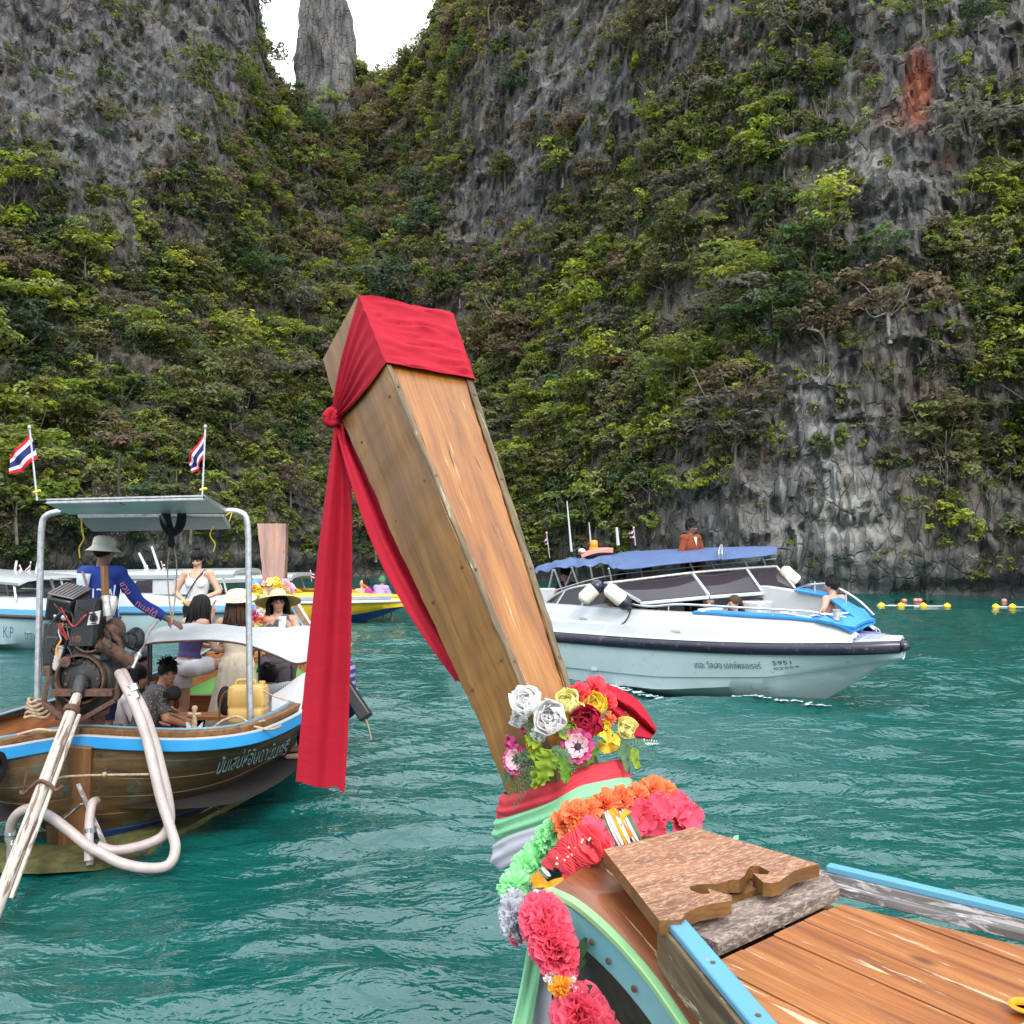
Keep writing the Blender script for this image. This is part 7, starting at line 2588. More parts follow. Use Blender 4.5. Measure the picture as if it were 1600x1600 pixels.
def hardtop(t, S_, x0, x1, w, z0, z1, mat, posts, bulge=.08, th=.06, zp=1.0):
    P = np.array([[S_(x, v * w, z0 + (z1 - z0) * (x - x0) / (x1 - x0) + bulge * (1 - v * v) - .05 * max(0, abs(v) - .8) * 5) for v in np.linspace(-1, 1, 11)] for x in np.linspace(x0, x1, 16)])
    mb = MB()
    mb.slab(P, th)
    mb.build('roof', mat, t, 50)
    for x in posts:
        for s_ in (-1, 1):
            mb = MB()
            zz = z0 + (z1 - z0) * (x - x0) / (x1 - x0)
            mb.tube([S_(x, s_ * w * .92, zz - .02), S_(x + .15, s_ * w * .95, zp)], .025, 6)
            mb.build('roof_post', silver, t, 50)


def windows(t, S_, quads, y, mat=smoked):
    for q in quads:
        mb = MB()
        mb.prism([S_(x, y, z) for x, z in q], S_(0, .02, 0) - S_(0, 0, 0))
        mb.build('window', mat, t, 0)


# left white boat, bow towards the engine
bowA = at(182, 945, 19.6)
tA, SA_, bA = launch('motor_boat', 'white motor boat with two blue fenders at the left edge', bowA, (.84, -.54), 7.5, 1.1, .74, 1.13, gel_blue, gel, black, 'motor boat', None, blue_stripe)
hardtop(tA, SA_, .5, 5.6, 1.0, 1.62, 1.50, gel, (2.0, 3.6, 4.6, 5.3), zp=1.1)
for i, (px, y0, y1, dx) in enumerate(((22, 900, 876, 4), (54, 906, 876, 6))):
    t = thing('aerial', ('white stub aerial on the left white boat, nearer the photo edge', 'white stub aerial on the left white boat, right of its little flags')[i], 'aerial', at(px, y0, 22.5))
    mb = MB()
    mb.tube([at(px, y0, 22.5), at(px + dx, y1, 22.5)], [.035, .03], 8)
    mb.build('rod', gel, t, 60)
flag('flag', 'tiny striped flag drooping left on the left white boat roof', ((38, 900), (31, 884)), ((31, 885), (37, 896), (35, 897), (29, 893)), 22.4, r=.012, knot=False)
flag('flag', 'tiny striped flag flying right on the left white boat roof', ((46, 898), (48, 879)), ((48, 880), (47, 893), (37, 896), (37, 892)), 22.4, r=.012, knot=False)
for i, (a, b) in enumerate((((28, 934), (40, 954)), ((68, 938), (76, 964)))):
    t = thing('fender', ('blue tube fender hanging on the left white boat, nearer the edge', 'blue tube fender hanging on the left white boat, right of the roof pole')[i], 'fender', at(*a, 20.0))
    A_, B_ = at(*a, 20.25 - .3 * i), at(*b, 20.15 - .3 * i)
    mb = MB()
    mb.tube([A_, A_ * .9 + B_ * .1, A_ * .1 + B_ * .9, B_], [.05, .085, .085, .05], 12)
    mb.build('body', fender_b, t, 60)


def side_text(t, S_, body, x0, x1, y, z, hgt, mat, name='hull_name'):
    a, b = S_(x0, y, z), S_(x1, y, z)
    o, fs = lettering(name, body, hgt, a, b - a, (0, 0, 1), mat, t)
    o = np.array(o)
    al = (o - a) @ unit(b - a)
    o = a + (o - a) + np.outer(al * (np.linalg.norm(b - a) / al.max() - 1), unit(b - a))
    mb = MB()
    mb.add(o, fs)
    mb.build(name, mat, t, 0)


side_text(tA, SA_, 'andamanbird', 3.4, 4.9, -1.10, .42, .30, ink)
side_text(tA, SA_, 'K.P', 5.1, 5.5, -1.02, .30, .34, ink)
side_text(tA, SA_, 'travel', 5.7, 6.3, -.90, .28, .32, ink)
# white boat behind the driver
bowB = at(430, 955, 23.6)
tB, SB_, bB = launch('motor_boat', 'white motor boat with teal stripe behind the woman in white top', bowB, (.99, -.06), 7.0, 1.1, .60, 1.06, gel_blue, gel, plain('teal_rail', (0.02, 0.10, 0.16), .4), 'motor boat', None, blue_stripe)
hardtop(tB, SB_, .3, 6.3, 1.05, 1.50, 1.58, gel, (.6, 2.0, 3.4, 4.8, 6.0), .06, .10)
windows(tB, SB_, [[(2.45, 1.08), (2.95, 1.08), (3.15, 1.30), (2.70, 1.28)], [(3.1, 1.08), (3.6, 1.08), (3.78, 1.34), (3.3, 1.31)], [(3.75, 1.08), (4.3, 1.08), (4.3, 1.38), (3.92, 1.36)]], -.98)
mb = MB()
mb.prism([SB_(x, -.96, z) for x, z in ((2.2, 1.02), (5.6, 1.04), (4.8, 1.42), (3.9, 1.40), (2.6, 1.32))], SB_(0, .04, 0) - SB_(0, 0, 0))
mb.build('cabin_side', gel, tB, 30)
side_text(tB, SB_, 'KK', 5.3, 5.8, -1.02, .25, .30, ink)
for i, (a, b) in enumerate((((232, 893), (217, 864)), ((250, 893), (237, 854)))):
    t = thing('aerial', ('white aerial leaning left on the middle white boat, shorter one', 'white aerial leaning left on the middle white boat, taller one')[i], 'aerial', at(*a, 24))
    mb = MB()
    mb.tube([at(*a, 24), at(*b, 24)], [.04, .03], 8)
    mb.build('rod', gel, t, 60)
flag('flag', 'tiny striped flag left of the aerials on the middle white boat', ((227, 893), (224, 880)), ((224, 880), (228, 892), (232, 891), (230, 882)), 24, r=.01, knot=False)
flag('flag', 'tiny striped flag right of the aerials on the middle white boat', ((256, 893), (252, 878)), ((252, 879), (255, 891), (259, 889), (257, 881)), 24, r=.01, knot=False)
mb = MB()
t = thing('ice_box', 'blue rounded drum on the middle white boat near the brown prow', 'drum', at(399, 915, 22.5))
mb.ell(at(399, 914, 22.5), (.13, .12, .13), 16, 12)
mb.build('drum', fender_b, t, 60)
# yellow boat
bowC = at(630, 946, 26.8)
tC, SC_, bC = launch('motor_boat', 'yellow motor boat with blue bottom and three people on its bow', bowC, (.995, -.08), 7.2, 1.15, .62, .88, gel_yel, gel_org, gel_grey, 'motor boat', anti_blue, plain('grey_stripe', (0.16, 0.21, 0.27), .4))
hardtop(tC, SC_, .2, 4.3, 1.05, 1.22, 1.36, gel, (.5, 2.2, 3.9), .05, .10, .9)
mb = MB()
mb.prism([SC_(x, -1.0, z) for x, z in ((3.2, .92), (4.6, .92), (4.0, 1.24), (3.3, 1.22))], SC_(0, .05, 0) - SC_(0, 0, 0))
mb.build('cabin_side', gel_org, tC, 30)
windows(tC, SC_, [[(3.35, .96), (3.70, .96), (3.95, 1.17), (3.5, 1.15)], [(3.8, .96), (4.45, .96), (4.1, 1.20), (4.05, 1.19)]], -1.02, black)
side_text(tC, SC_, 'Sabaiyanadee mm', 4.95, 5.75, -1.13, .40, .15, ink_red)
side_text(tC, SC_, 'G R', 3.95, 4.4, -1.14, .22, .26, ink_red)
flag('flag', 'tiny striped flag at the yellow boat roof beside the red cloth', ((487, 909), (485, 892)), ((485, 892), (486, 902), (492, 905), (491, 896)), 26.5, r=.012, knot=False)
# third longtail roof edge seen beyond the hat
# buoys and floats by the right wall
for i, (px, py) in enumerate(((1377, 946), (1408, 946), (1443, 946.5), (1480, 947), (1556, 948), (1582, 948))):
    t = thing('buoy', ('yellow buoy nearest the speedboat bow, first on the line', 'second yellow buoy from the speedboat bow', 'third yellow buoy, in front of the swimmers', 'fourth yellow buoy, just right of the swimmers', 'fifth yellow buoy after the wide gap', 'yellow buoy nearest the right photo edge')[i], 'buoy', onz(px, py, .05), 0, 'yellow buoys on the swimming line')
    c = onz(px, py, .07)
    mb = MB()
    mb.ell(c, (.125, .10, .09), 16, 10)
    mb.lathe([(.03, .08), (.03, .11), (.0, .115)], 8, c)
    mb.build('float', yellow_m, t, 60)
for i, (a, b) in enumerate((((1370, 946), (1445, 946.5)), ((1428, 947), (1482, 947)), ((1552, 948), (1640, 949.5)))):
    t = thing('rope', ('white floating rope joining the first three yellow buoys', 'white floating rope near the swimmers', 'white floating rope leaving the photo at right')[i], 'rope', onz(*a, .02))
    mb = MB()
    mb.tube(np.array([onz(a[0] + (b[0] - a[0]) * u, a[1] + (b[1] - a[1]) * u, .055) for u in np.linspace(0, 1, 14)]), .022, 6)
    mb.build('strand', gel, t, 60)
for i, (px, py) in enumerate(((1413, 938.5), (1431, 938), (1437, 938), (1569, 938.5))):
    t = thing('float', ('coral float by the cliff foot, first from the speedboat', 'coral float, left one of the touching pair', 'coral float, right one of the touching pair', 'lone coral float farthest right by the cliff foot')[i], 'float', onz(px, py, .03))
    mb = MB()
    mb.ell(onz(px, py, .06), (.10, .09, .075), 14, 8)
    mb.build('ball', coral_m, t, 60)
# pale dead branches on the cliff
DB = [(150, 545, 60), (455, 320, 34), (690, 590, 40), (930, 470, 46), (985, 330, 40), (1190, 330, 50), (1290, 545, 34), (1560, 745, 40), (1020, 560, 34), (560, 300, 44), (330, 330, 34), (1500, 880, 34)]
for i, (px, py, L_) in enumerate(DB):
    dd = (PX - px) ** 2 + (PY - py) ** 2
    k = np.unravel_index(np.argmin(np.where(vis, dd, 1e9)), dd.shape)
    p = np.array([Xd[k], Yd[k], Zd[k]])
    sc_ = p[1] / F
    t = thing('dead_branch', f"bare pale dead branch {where(px, py)}", 'branch', p)
    rs = np.random.RandomState(i)
    mb = MB()
    out_ = -unit([p[0], p[1] - CY, 0])
    a = p
    b = p + out_ * .8 + np.array([rs.choice([-1, 1]) * L_ * sc_ * .8, 0, L_ * sc_ * rs.uniform(.2, .7)])
    path = cr([a, a * .6 + b * .4 + np.array([0, -.2, .25]), b], 9)
    mb.tube(path, np.linspace(.05, .014, 9), 6)
    for q in range(5):
        st_ = path[3 + q]
        e = st_ + np.array([rs.normal() * .5, -rs.uniform(0, .4), rs.uniform(.1, .7)]) * L_ * sc_ * .4
        mb.tube(cr([st_, (st_ + e) / 2 + rs.normal(size=3) * .06, e], 5), np.linspace(.022, .007, 5), 5)
    mb.build('limb', bark, t, 60)
# ---------------------------------------------------------------- people
BODY = {'pelvis': (0, 0, .93), 'chest': (0, .0, 1.22), 'neck': (0, 0, 1.42), 'head': (0, .015, 1.57),
        'ls': (-.165, 0, 1.375), 'le': (-.225, -.01, 1.11), 'lw': (-.235, .06, .88), 'rs': (.165, 0, 1.375), 're': (.225, -.01, 1.11), 'rw': (.235, .06, .88),
        'lh': (-.085, 0, .90), 'lk': (-.095, .02, .49), 'la': (-.095, -.01, .09), 'rh': (.085, 0, .90), 'rk': (.095, .02, .49), 'ra': (.095, -.01, .09)}
BONES = [('pelvis', 'chest', .118, .125, 'trunk'), ('chest', 'neck', .115, .062, 'trunk'), ('neck', 'head', .052, .050, 'neck'), ('ls', 'rs', .062, .062, 'shoulder'),
         ('ls', 'le', .054, .041, 'ua'), ('le', 'lw', .041, .027, 'fa'), ('rs', 're', .054, .041, 'ua'), ('re', 'rw', .041, .027, 'fa'),
         ('lh', 'rh', .098, .098, 'hip'), ('lh', 'lk', .088, .055, 'thigh'), ('lk', 'la', .055, .034, 'shin'), ('rh', 'rk', .088, .055, 'thigh'), ('rk', 'ra', .055, .034, 'shin')]


def round_cone(mb, a, b, ra, rb, n=14, flat=1.0, up=None):
    a, b = np.asarray(a, float), np.asarray(b, float)
    d_ = b - a
    L = np.linalg.norm(d_)
    t = d_ / (L + 1e-9)
    pts, rr = [], []
    for k in range(5):
        ph = PI / 2 * (1 - k / 4)
        pts.append(a - t * ra * math.sin(ph))
        rr.append(max(.0015, ra * math.cos(ph)))
    for k in range(1, 5):
        pts.append(a + d_ * k / 5)
        rr.append(ra + (rb - ra) * k / 5)
    for k in range(5):
        ph = PI / 2 * k / 4
        pts.append(b + t * rb * math.sin(ph))
        rr.append(max(.0015, rb * math.cos(ph)))
    mb.tube(pts, rr, n, flat=flat, up=up or (0.13, 0.21, 0.97))


def remesh(v, f, voxel):
    me = bpy.data.meshes.new('tmp')
    me.from_pydata([tuple(x) for x in v], [], f)
    o = bpy.data.objects.new('tmp', me)
    C.objects.link(o)
    m = o.modifiers.new('r', 'REMESH')
    m.mode = 'VOXEL'
    m.voxel_size = voxel
    m2 = o.modifiers.new('s', 'SMOOTH')
    m2.factor = .5
    m2.iterations = 3
    dg = bpy.context.evaluated_depsgraph_get()
    r = bpy.data.meshes.new_from_object(o.evaluated_get(dg))
    bpy.data.objects.remove(o)
    n = len(r.vertices)
    V = np.zeros(n * 3)
    r.vertices.foreach_get('co', V)
    Nn = np.zeros(n * 3)
    r.vertices.foreach_get('normal', Nn)
    fc = [tuple(p.vertices) for p in r.polygons]
    bpy.data.meshes.remove(r)
    return V.reshape(-1, 3), Nn.reshape(-1, 3), fc


def person(label, loc, rz, skin, pose=None, scale=1.0, wear=(), hair=None, face=True, head=(0, 0), voxel=.012, female=False, hands='relaxed', group=None, cutz=None, bulk=1.0):
    """wear: (name, material, offset, test(bone kind, t along bone, z, side)); head=(yaw, pitch)"""
    J = {k: np.array(v, float) for k, v in BODY.items()}
    for k, v in (pose or {}).items():
        J[k] = np.array(v, float)
    t = thing('person', label, 'person', loc, rz, group)
    Hm = Matrix.Rotation(math.radians(head[0]), 3, 'Z') @ Matrix.Rotation(math.radians(-head[1]), 3, 'X')
    Hm = np.array(Hm)
    hd = J['head']
    hp = lambda x, y, z: hd + Hm @ np.array([x, y, z])
    mb = MB()
    kb = bulk
    for a, b, ra, rb, kd in BONES:
        fl = .78 if kd in ('trunk',) else 1.0
        if female and kd == 'trunk':
            ra, rb = ra * .86, rb * .86
        if kd == 'trunk':
            P_ = J[a], J[b]
            d_ = unit(J['rs'] - J['ls'])
            tt = unit(P_[1] - P_[0])
            fw = unit(np.cross(tt, d_))
            n = 12
            ring = []
            for k in range(n):
                u = k / (n - 1)
                c = P_[0] * (1 - u) + P_[1] * u
                if a == 'pelvis':
                    w = np.interp(u, [0, .45, 1], [.150, .118 if female else .132, .150]) * kb
                    dp = np.interp(u, [0, .45, 1], [.108, .092, .112]) * kb
                else:
                    w = np.interp(u, [0, .45, .8, 1], [.150, .155, .095, .058]) * kb
                    dp = np.interp(u, [0, .45, .8, 1], [.112, .095, .066, .052]) * kb
                ring.append([c + d_ * w * math.cos(q) + fw * dp * math.sin(q) for q in np.linspace(0, 2 * PI, 20, endpoint=False)])
            mb.grid(np.array(ring), cv=True)
            mb.add(ring[0], [tuple(range(19, -1, -1))])
            mb.add(ring[-1], [tuple(range(20))])
        else:
            k_ = kb if kd in ('thigh', 'shin', 'ua', 'fa') else 1
            fk = .92 if female and kd in ('ua', 'fa', 'shoulder') else 1
            round_cone(mb, J[a], J[b], ra * k_ * fk, rb * k_ * fk)
    # calf swell, feet
    for s_ in ('l', 'r'):
        k_, a_ = J[s_ + 'k'], J[s_ + 'a']
        bk = np.array([0, -.018, 0])
        round_cone(mb, k_ * .85 + a_ * .15 + bk, k_ * .5 + a_ * .5 + bk, .045 * kb, .040 * kb)
        fdir = J.get(s_ + 'f', np.array([0.02 * (1 if s_ == 'r' else -1), 1, 0]))
        fdir = unit(fdir)
        heel = a_ + np.array([0, 0, -.05]) - fdir * .03
        round_cone(mb, heel, a_ + np.array([0, 0, -.055]) + fdir * .15, .036, .026, flat=1.0)
        round_cone(mb, a_, heel, .034, .034)
        for q in range(4):
            pass
    if female:
        ch = J['chest'] * .6 + J['neck'] * .4
        d_ = unit(J['rs'] - J['ls'])
        fw = unit(np.cross(unit(J['neck'] - J['chest']), d_))
        for q in (-1, 1):
            mb.ell(ch + d_ * .065 * q - fw * -.075 - unit(J['neck'] - J['chest']) * .06, (.058, .052, .055), 14, 10)
    # head: skull, jaw, nose, ears
    mb.ell(hp(0, -.012, .028), (.075, .092, .092), 20, 14, Hm)
    mb.ell(hp(0, .018, -.030), (.058, .070, .078), 18, 12, Hm)
    mb.ell(hp(0, .052, -.078), (.030, .030, .026), 12, 8, Hm)
    mb.tube([hp(0, .076, .020), hp(0, .098, -.012), hp(0, .104, -.026), hp(0, .082, -.036)], [.007, .011, .015, .008], 10)
    mb.ell(hp(0, .083, -.055), (.024, .012, .010), 12, 8, Hm)
    for q in (-1, 1):
        mb.ell(hp(.075 * q, -.012, -.008), (.010, .018, .030), 10, 8, Hm)
        mb.ell(hp(.034 * q, .070, -.022), (.022, .018, .020), 10, 8, Hm)
        mb.ell(hp(.030 * q, .074, .028), (.024, .012, .010), 10, 8, Hm)
    # hands with five fingers
    for s_, sg in (('l', -1), ('r', 1)):
        w_, e_ = J[s_ + 'w'], J[s_ + 'e']
        fd = unit(J.get(s_ + 'hand', (w_ - e_)))
        pn_ = J.get(s_ + 'palm', np.array([-sg, 0, -.15]))
        pn_ = unit(pn_ - fd * np.dot(pn_, fd))
        sd_ = np.cross(fd, pn_) * sg
        sd_ = unit(sd_)
        pc = w_ + fd * .055
        Rm = np.column_stack([sd_, pn_, fd])
        mb.ell(pc, (.040, .016, .050), 14, 10, Rm)
        round_cone(mb, w_ - fd * .01, w_ + fd * .03, .026, .026)
        curl = .35 if hands == 'relaxed' else .8
        for q, ln in enumerate((.070, .080, .074, .056)):
            o_ = (q - 1.5) * .0195
            p0 = pc + fd * .040 + sd_ * o_
            d1 = unit(fd + pn_ * curl * .5 + sd_ * o_ * 2.5)
            p1 = p0 + d1 * ln * .5
            d2 = unit(fd + pn_ * curl * 1.5)
            p2 = p1 + d2 * ln * .32
            d3 = unit(fd * .6 + pn_ * curl * 2)
            round_cone(mb, p0, p1, .0098, .0090, 8)
            round_cone(mb, p1, p2, .0088, .0082, 8)
            round_cone(mb, p2, p2 + d3 * ln * .22, .0082, .0074, 8)
        tb_ = pc - fd * .015 - sd_ * .032
        t1 = tb_ + unit(fd * .6 - sd_ * .75 + pn_ * .3) * .036
        round_cone(mb, tb_, t1, .013, .011, 8)
        round_cone(mb, t1, t1 + unit(fd * .85 - sd_ * .15 + pn_ * .5) * .030, .0105, .009, 8)
    v, f = np.vstack(mb.v), mb.f
    V, Nn, fc = remesh(v, f, voxel)
    Mx = np.array(WM[t.name])[:3, :3] * scale

    def emit(name, vv, ff, mats, mi=None, smooth=180):
        me = bpy.data.meshes.new(name)
        me.from_pydata((vv * scale).tolist(), [], ff)
        a_ = me.attributes.new('gr', 'FLOAT_VECTOR', 'POINT')
        a_.data.foreach_set('vector', np.asarray(vv, np.float32).ravel())
        for m_ in (mats if isinstance(mats, (list, tuple)) else [mats]):
            me.materials.append(m_)
        if mi is not None:
            me.polygons.foreach_set('material_index', mi)
        me.shade_smooth()
        o = bpy.data.objects.new(name, me)
        C.objects.link(o)
        o.parent = t
        WM[o.name] = WM[t.name].copy()
        return o

    if cutz is not None:
        keep_ = [q for q in fc if V[list(q), 2].min() > cutz]
        fc_b = keep_
    else:
        fc_b = fc
    used = np.unique(np.array([i for q in fc_b for i in q]))
    mp_ = -np.ones(len(V), int)
    mp_[used] = np.arange(len(used))
    emit('body', V[used], [tuple(mp_[i] for i in q) for q in fc_b], skin)
    # nearest bone of every vertex, for clothes
    best, bt, bk_, bs = np.full(len(V), 1e9), np.zeros(len(V)), np.zeros(len(V), object), np.zeros(len(V), int)
    for a, b, ra, rb, kd in BONES + [('head', 'head2', .1, .1, 'head'), ('lw', 'lx', .02, .02, 'hand'), ('rw', 'rx', .02, .02, 'hand'), ('la', 'ly', .03, .03, 'foot'), ('ra', 'ry', .03, .03, 'foot')]:
        A_ = J[a]
        B_ = J[b] if b in J else (J['head'] + [0, 0, .02] if b == 'head2' else J[a] + unit(J[a] - J[a[0] + 'e']) * .13 if b in ('lx', 'rx') else J[a] + np.array([0, .12, -.05]))
        d_ = B_ - A_
        u = np.clip(((V - A_) @ d_) / (d_ @ d_ + 1e-9), 0, 1)
        r_ = ra + (rb - ra) * u
        dist = np.linalg.norm(V - A_ - u[:, None] * d_, axis=1) / r_ if kd != 'trunk' else np.linalg.norm((V - A_ - u[:, None] * d_), axis=1) / (.14 if a == 'pelvis' else np.interp(u, [0, 1], [.14, .055]))
        w = dist < best
        best[w], bt[w] = dist[w], u[w]
        bk_[w], bs[w] = kd if a != 'chest' else 'upper', -1 if a[0] == 'l' else 1
    for name, mat_, off, test in wear:
        ok = np.array([bool(test(k, u, z, sd)) for k, u, z, sd in zip(bk_, bt, V[:, 2], bs)])
        fs = [q for q in fc if all(ok[i] for i in q)]
        if not fs:
            continue
        us = np.unique(np.array([i for q in fs for i in q]))
        m2 = -np.ones(len(V), int)
        m2[us] = np.arange(len(us))
        VV = V[us] + Nn[us] * (off + .006 * fbm(V[us, 0] * 9, V[us, 1] * 9, V[us, 2] * 7, 2, 13)[:, None] + .002)
        emit(name, VV, [tuple(m2[i] for i in q) for q in fs], mat_)
    if hair:
        hm, kind = hair[0], hair[1]
        vis_ = hair[2] if len(hair) > 2 else None
        hb_ = MB()
        sk = []
        for i in range(13):
            ph = PI * i / 12 * .62
            row = []
            for j in range(26):
                a_ = 2 * PI * j / 26
                back = .5 - .5 * math.sin(a_)
                lim = ph * (.78 + .55 * back ** .8)
                rr = 1.0 + .035 * vnoise(math.cos(a_) * 3, math.sin(a_) * 3, i * .8, 21) + (.05 if kind == 'short' else .02)
                row.append(hp(.083 * rr * math.sin(lim) * math.cos(a_), -.014 + .100 * rr * math.sin(lim) * math.sin(a_), .030 + .100 * rr * math.cos(lim)))
            sk.append(row)
        hb_.grid(np.array(sk), cv=True)
        rs = np.random.RandomState(len(label))
        if kind == 'short':
            for k in range(170):
                a_, ph = rs.uniform(0, 2 * PI), rs.uniform(0, 1.05) * (.8 + .5 * (.5 - .5 * math.sin(0)))
                d_ = np.array([math.sin(ph) * math.cos(a_), math.sin(ph) * math.sin(a_), math.cos(ph)])
                p_ = hp(*(d_ * [.085, .102, .102] + [0, -.014, .03]))
                q_ = p_ + Hm @ (d_ * .015 + rs.normal(size=3) * .014 + np.array([0, .008, 0]))
                hb_.tube([p_, q_], [.007, .002], 4, caps=False)
        if kind in ('long', 'bun', 'pony'):
            L_ = {'long': .36, 'bun': .05, 'pony': .34}[kind]
            for k in range(90 if kind == 'long' else 40):
                a_ = rs.uniform(PI * .92, PI * 2.08) if kind == 'long' else rs.uniform(PI * 1.3, PI * 1.7)
                r0 = hp(.080 * math.cos(a_), -.014 + .098 * math.sin(a_), .03 + rs.uniform(-.02, .05))
                r1 = r0 + np.array([math.cos(a_) * .03, -.02 + .01 * math.sin(a_), -.12]) + rs.normal(size=3) * .008
                r2 = r1 + np.array([math.cos(a_) * .02, -.01, -L_ * rs.uniform(.6, 1) + .1]) + rs.normal(size=3) * .018
                hb_.tube(cr([r0, r1, r2], 6), [.012, .014, .014, .012, .009, .004], 5)
        if kind == 'bun':
            hb_.ell(hp(0, -.06, .13), (.045, .045, .04), 14, 10)
        if vis_ == 'fringe':
            for k in range(24):
                a_ = rs.uniform(.15, PI - .15)
                hb_.tube([hp(.07 * math.cos(a_), .08 * math.sin(a_), .085), hp(.082 * math.cos(a_), .092 * math.sin(a_), .05)], [.01, .005], 4)
        emit('hair', np.vstack(hb_.v), hb_.f, hm)
    if face:
        for q in (-1, 1):
            fb = MB()
            fb.ell(hp(.031 * q, .081, .010), (.0135, .006, .0065), 12, 8, Hm)
            emit('eye', np.vstack(fb.v), fb.f, eye_m)
            fb = MB()
            fb.tube([hp(.016 * q, .089, .027), hp(.032 * q, .087, .032), hp(.047 * q, .076, .027)], [.003, .0045, .002], 6)
            emit('eyebrow', np.vstack(fb.v), fb.f, hair_b if not hair or hair[0] is hair_b else hair[0])
        fb = MB()
        fb.ell(hp(0, .090, -.054), (.021, .008, .0065), 12, 8, Hm)
        emit('mouth', np.vstack(fb.v), fb.f, lip)
    WM[t.name + '_head'] = (hd, Hm)
    return t, hp, emit, J


TOP = lambda sl=.5: (lambda k, u, z, s: k in ('trunk', 'upper', 'shoulder', 'hip') and (k != 'hip' or True) or k == 'ua' and u < sl)
LONG = lambda k, u, z, s: k in ('trunk', 'upper', 'shoulder', 'hip', 'ua') or k == 'fa' and u < .93
LEGS = lambda tu, su=-1: (lambda k, u, z, s: k == 'hip' or k == 'thigh' and u < tu or k == 'shin' and u < su or k == 'trunk' and u < .12)


def hat(emit, hp, prof, mat, sx=1.0, sy=1.08, name='hat', n=36, wob=0., tilt=0.):
    mb = MB()
    mb.lathe(prof, n)
    v = np.vstack(mb.v)
    a_ = np.arctan2(v[:, 1], v[:, 0])
    r_ = np.hypot(v[:, 0], v[:, 1])
    v[:, 2] += wob * np.sin(a_ * 3 + 1) * np.clip(r_ - .09, 0, 1) * 4 + v[:, 1] * tilt
    v = np.array([hp(x * sx, y * sy - .012, z) for x, y, z in v])
    emit(name, v, mb.f, mat)


BUCKET = [(.0, .135), (.05, .133), (.082, .118), (.090, .09), (.094, .05), (.098, .038), (.12, .018), (.145, -.005), (.150, -.010), (.143, -.004), (.118, .012), (.094, .028), (.088, .05)]
BOATER = [(.0, .128), (.078, .126), (.088, .118), (.092, .07), (.094, .055), (.13, .05), (.172, .048), (.178, .044), (.172, .040), (.10, .044), (.088, .05)]
WIDE = [(.0, .145), (.05, .140), (.08, .115), (.094, .07), (.104, .05), (.15, .045), (.20, .03), (.245, .005), (.250, .0), (.243, .0), (.19, .02), (.11, .038), (.09, .05)]
CAP = [(.0, .138), (.05, .128), (.085, .09), (.095, .05), (.094, .035), (.088, .035)]


def stand(px, py_head, Y, h_, floor=None):
    """where a figure stands so that the top of its head meets this pixel"""
    top_ = at(px, py_head, Y)
    return np.array([top_[0], Y, top_[2] - h_])


# the driver, back to us
loc = stand(160, 838, 8.25, 1.70)
t, hp, emit, J = person('man in blue long sleeved jersey and pale bucket hat steering the engine', loc, math.radians(-14), skin_d, dict(
    le=(-.27, .10, 1.14), lw=(-.16, .26, .98), re=(.30, .10, 1.13), rw=(.50, .20, .98), rhand=(.8, .3, -.4), head=(.0, .03, 1.57), rpalm=(-.2, .4, -.9)), 1.0, (
    ('jersey', c_blue, .012, LONG), ('pale_sleeve', c_ice, .016, lambda k, u, z, s: k == 'ua' and s < 0), ('trousers', c_navy, .014, LEGS(1.1, .95))), (hair_b, 'flat'), False, (0, 6), .013)
hat(emit, hp, BUCKET, hat_c, .99, 1.08, 'bucket_hat', 36, .010)
# pale panel, strap and lettering on the jersey
bp = lambda x, z, o=0.0: np.array([x, -.118 - .004 - o + .9 * x * x, z])
mb = MB()
P = np.array([[bp(-.172 + .165 * u * (.5 + .5 * v), 1.02 + .36 * v) - [0, .012, 0] for v in np.linspace(0, 1, 8)] for u in np.linspace(0, 1, 6)])
mb.slab(P, .004)
emit('pale_panel', np.vstack(mb.v), mb.f, c_ice)
mb = MB()
P = np.array([[bp(-.105 + .07 * (1 - v) + .022 * u, 1.24 + .16 * v, .022) for v in np.linspace(0, 1, 6)] for u in (0, 1)])
mb.slab(P, .004)
emit('strap', np.vstack(mb.v), mb.f, strap_m)
o, fs = lettering('jersey_print', 'สเวฟ', .17, bp(-.10, 1.16, .022), (1, 0, 0), (0, 0, 1), ink_white, t)
mb = MB()
mb.add(o, fs)
emit('jersey_print', np.vstack(mb.v), mb.f, ink_white)
A_, B_ = J['rs'] * .8 + J['re'] * .2, J['re']
for (A_, B_, tx) in ((J['rs'] * .75 + J['re'] * .25, J['re'], 'ขวน'), (J['re'], J['re'] * .1 + J['rw'] * .9, 'ทะเลใต้')):
    dirv = unit(B_ - A_)
    o, fs = lettering('sleeve_print', tx, .075, A_ + np.array([.0, -.062, -.02]), dirv, (.5, .0, 1), ink_pink, t)
    mb = MB()
    mb.add(o, fs)
    emit('sleeve_print', np.vstack(mb.v), mb.f, ink_pink)
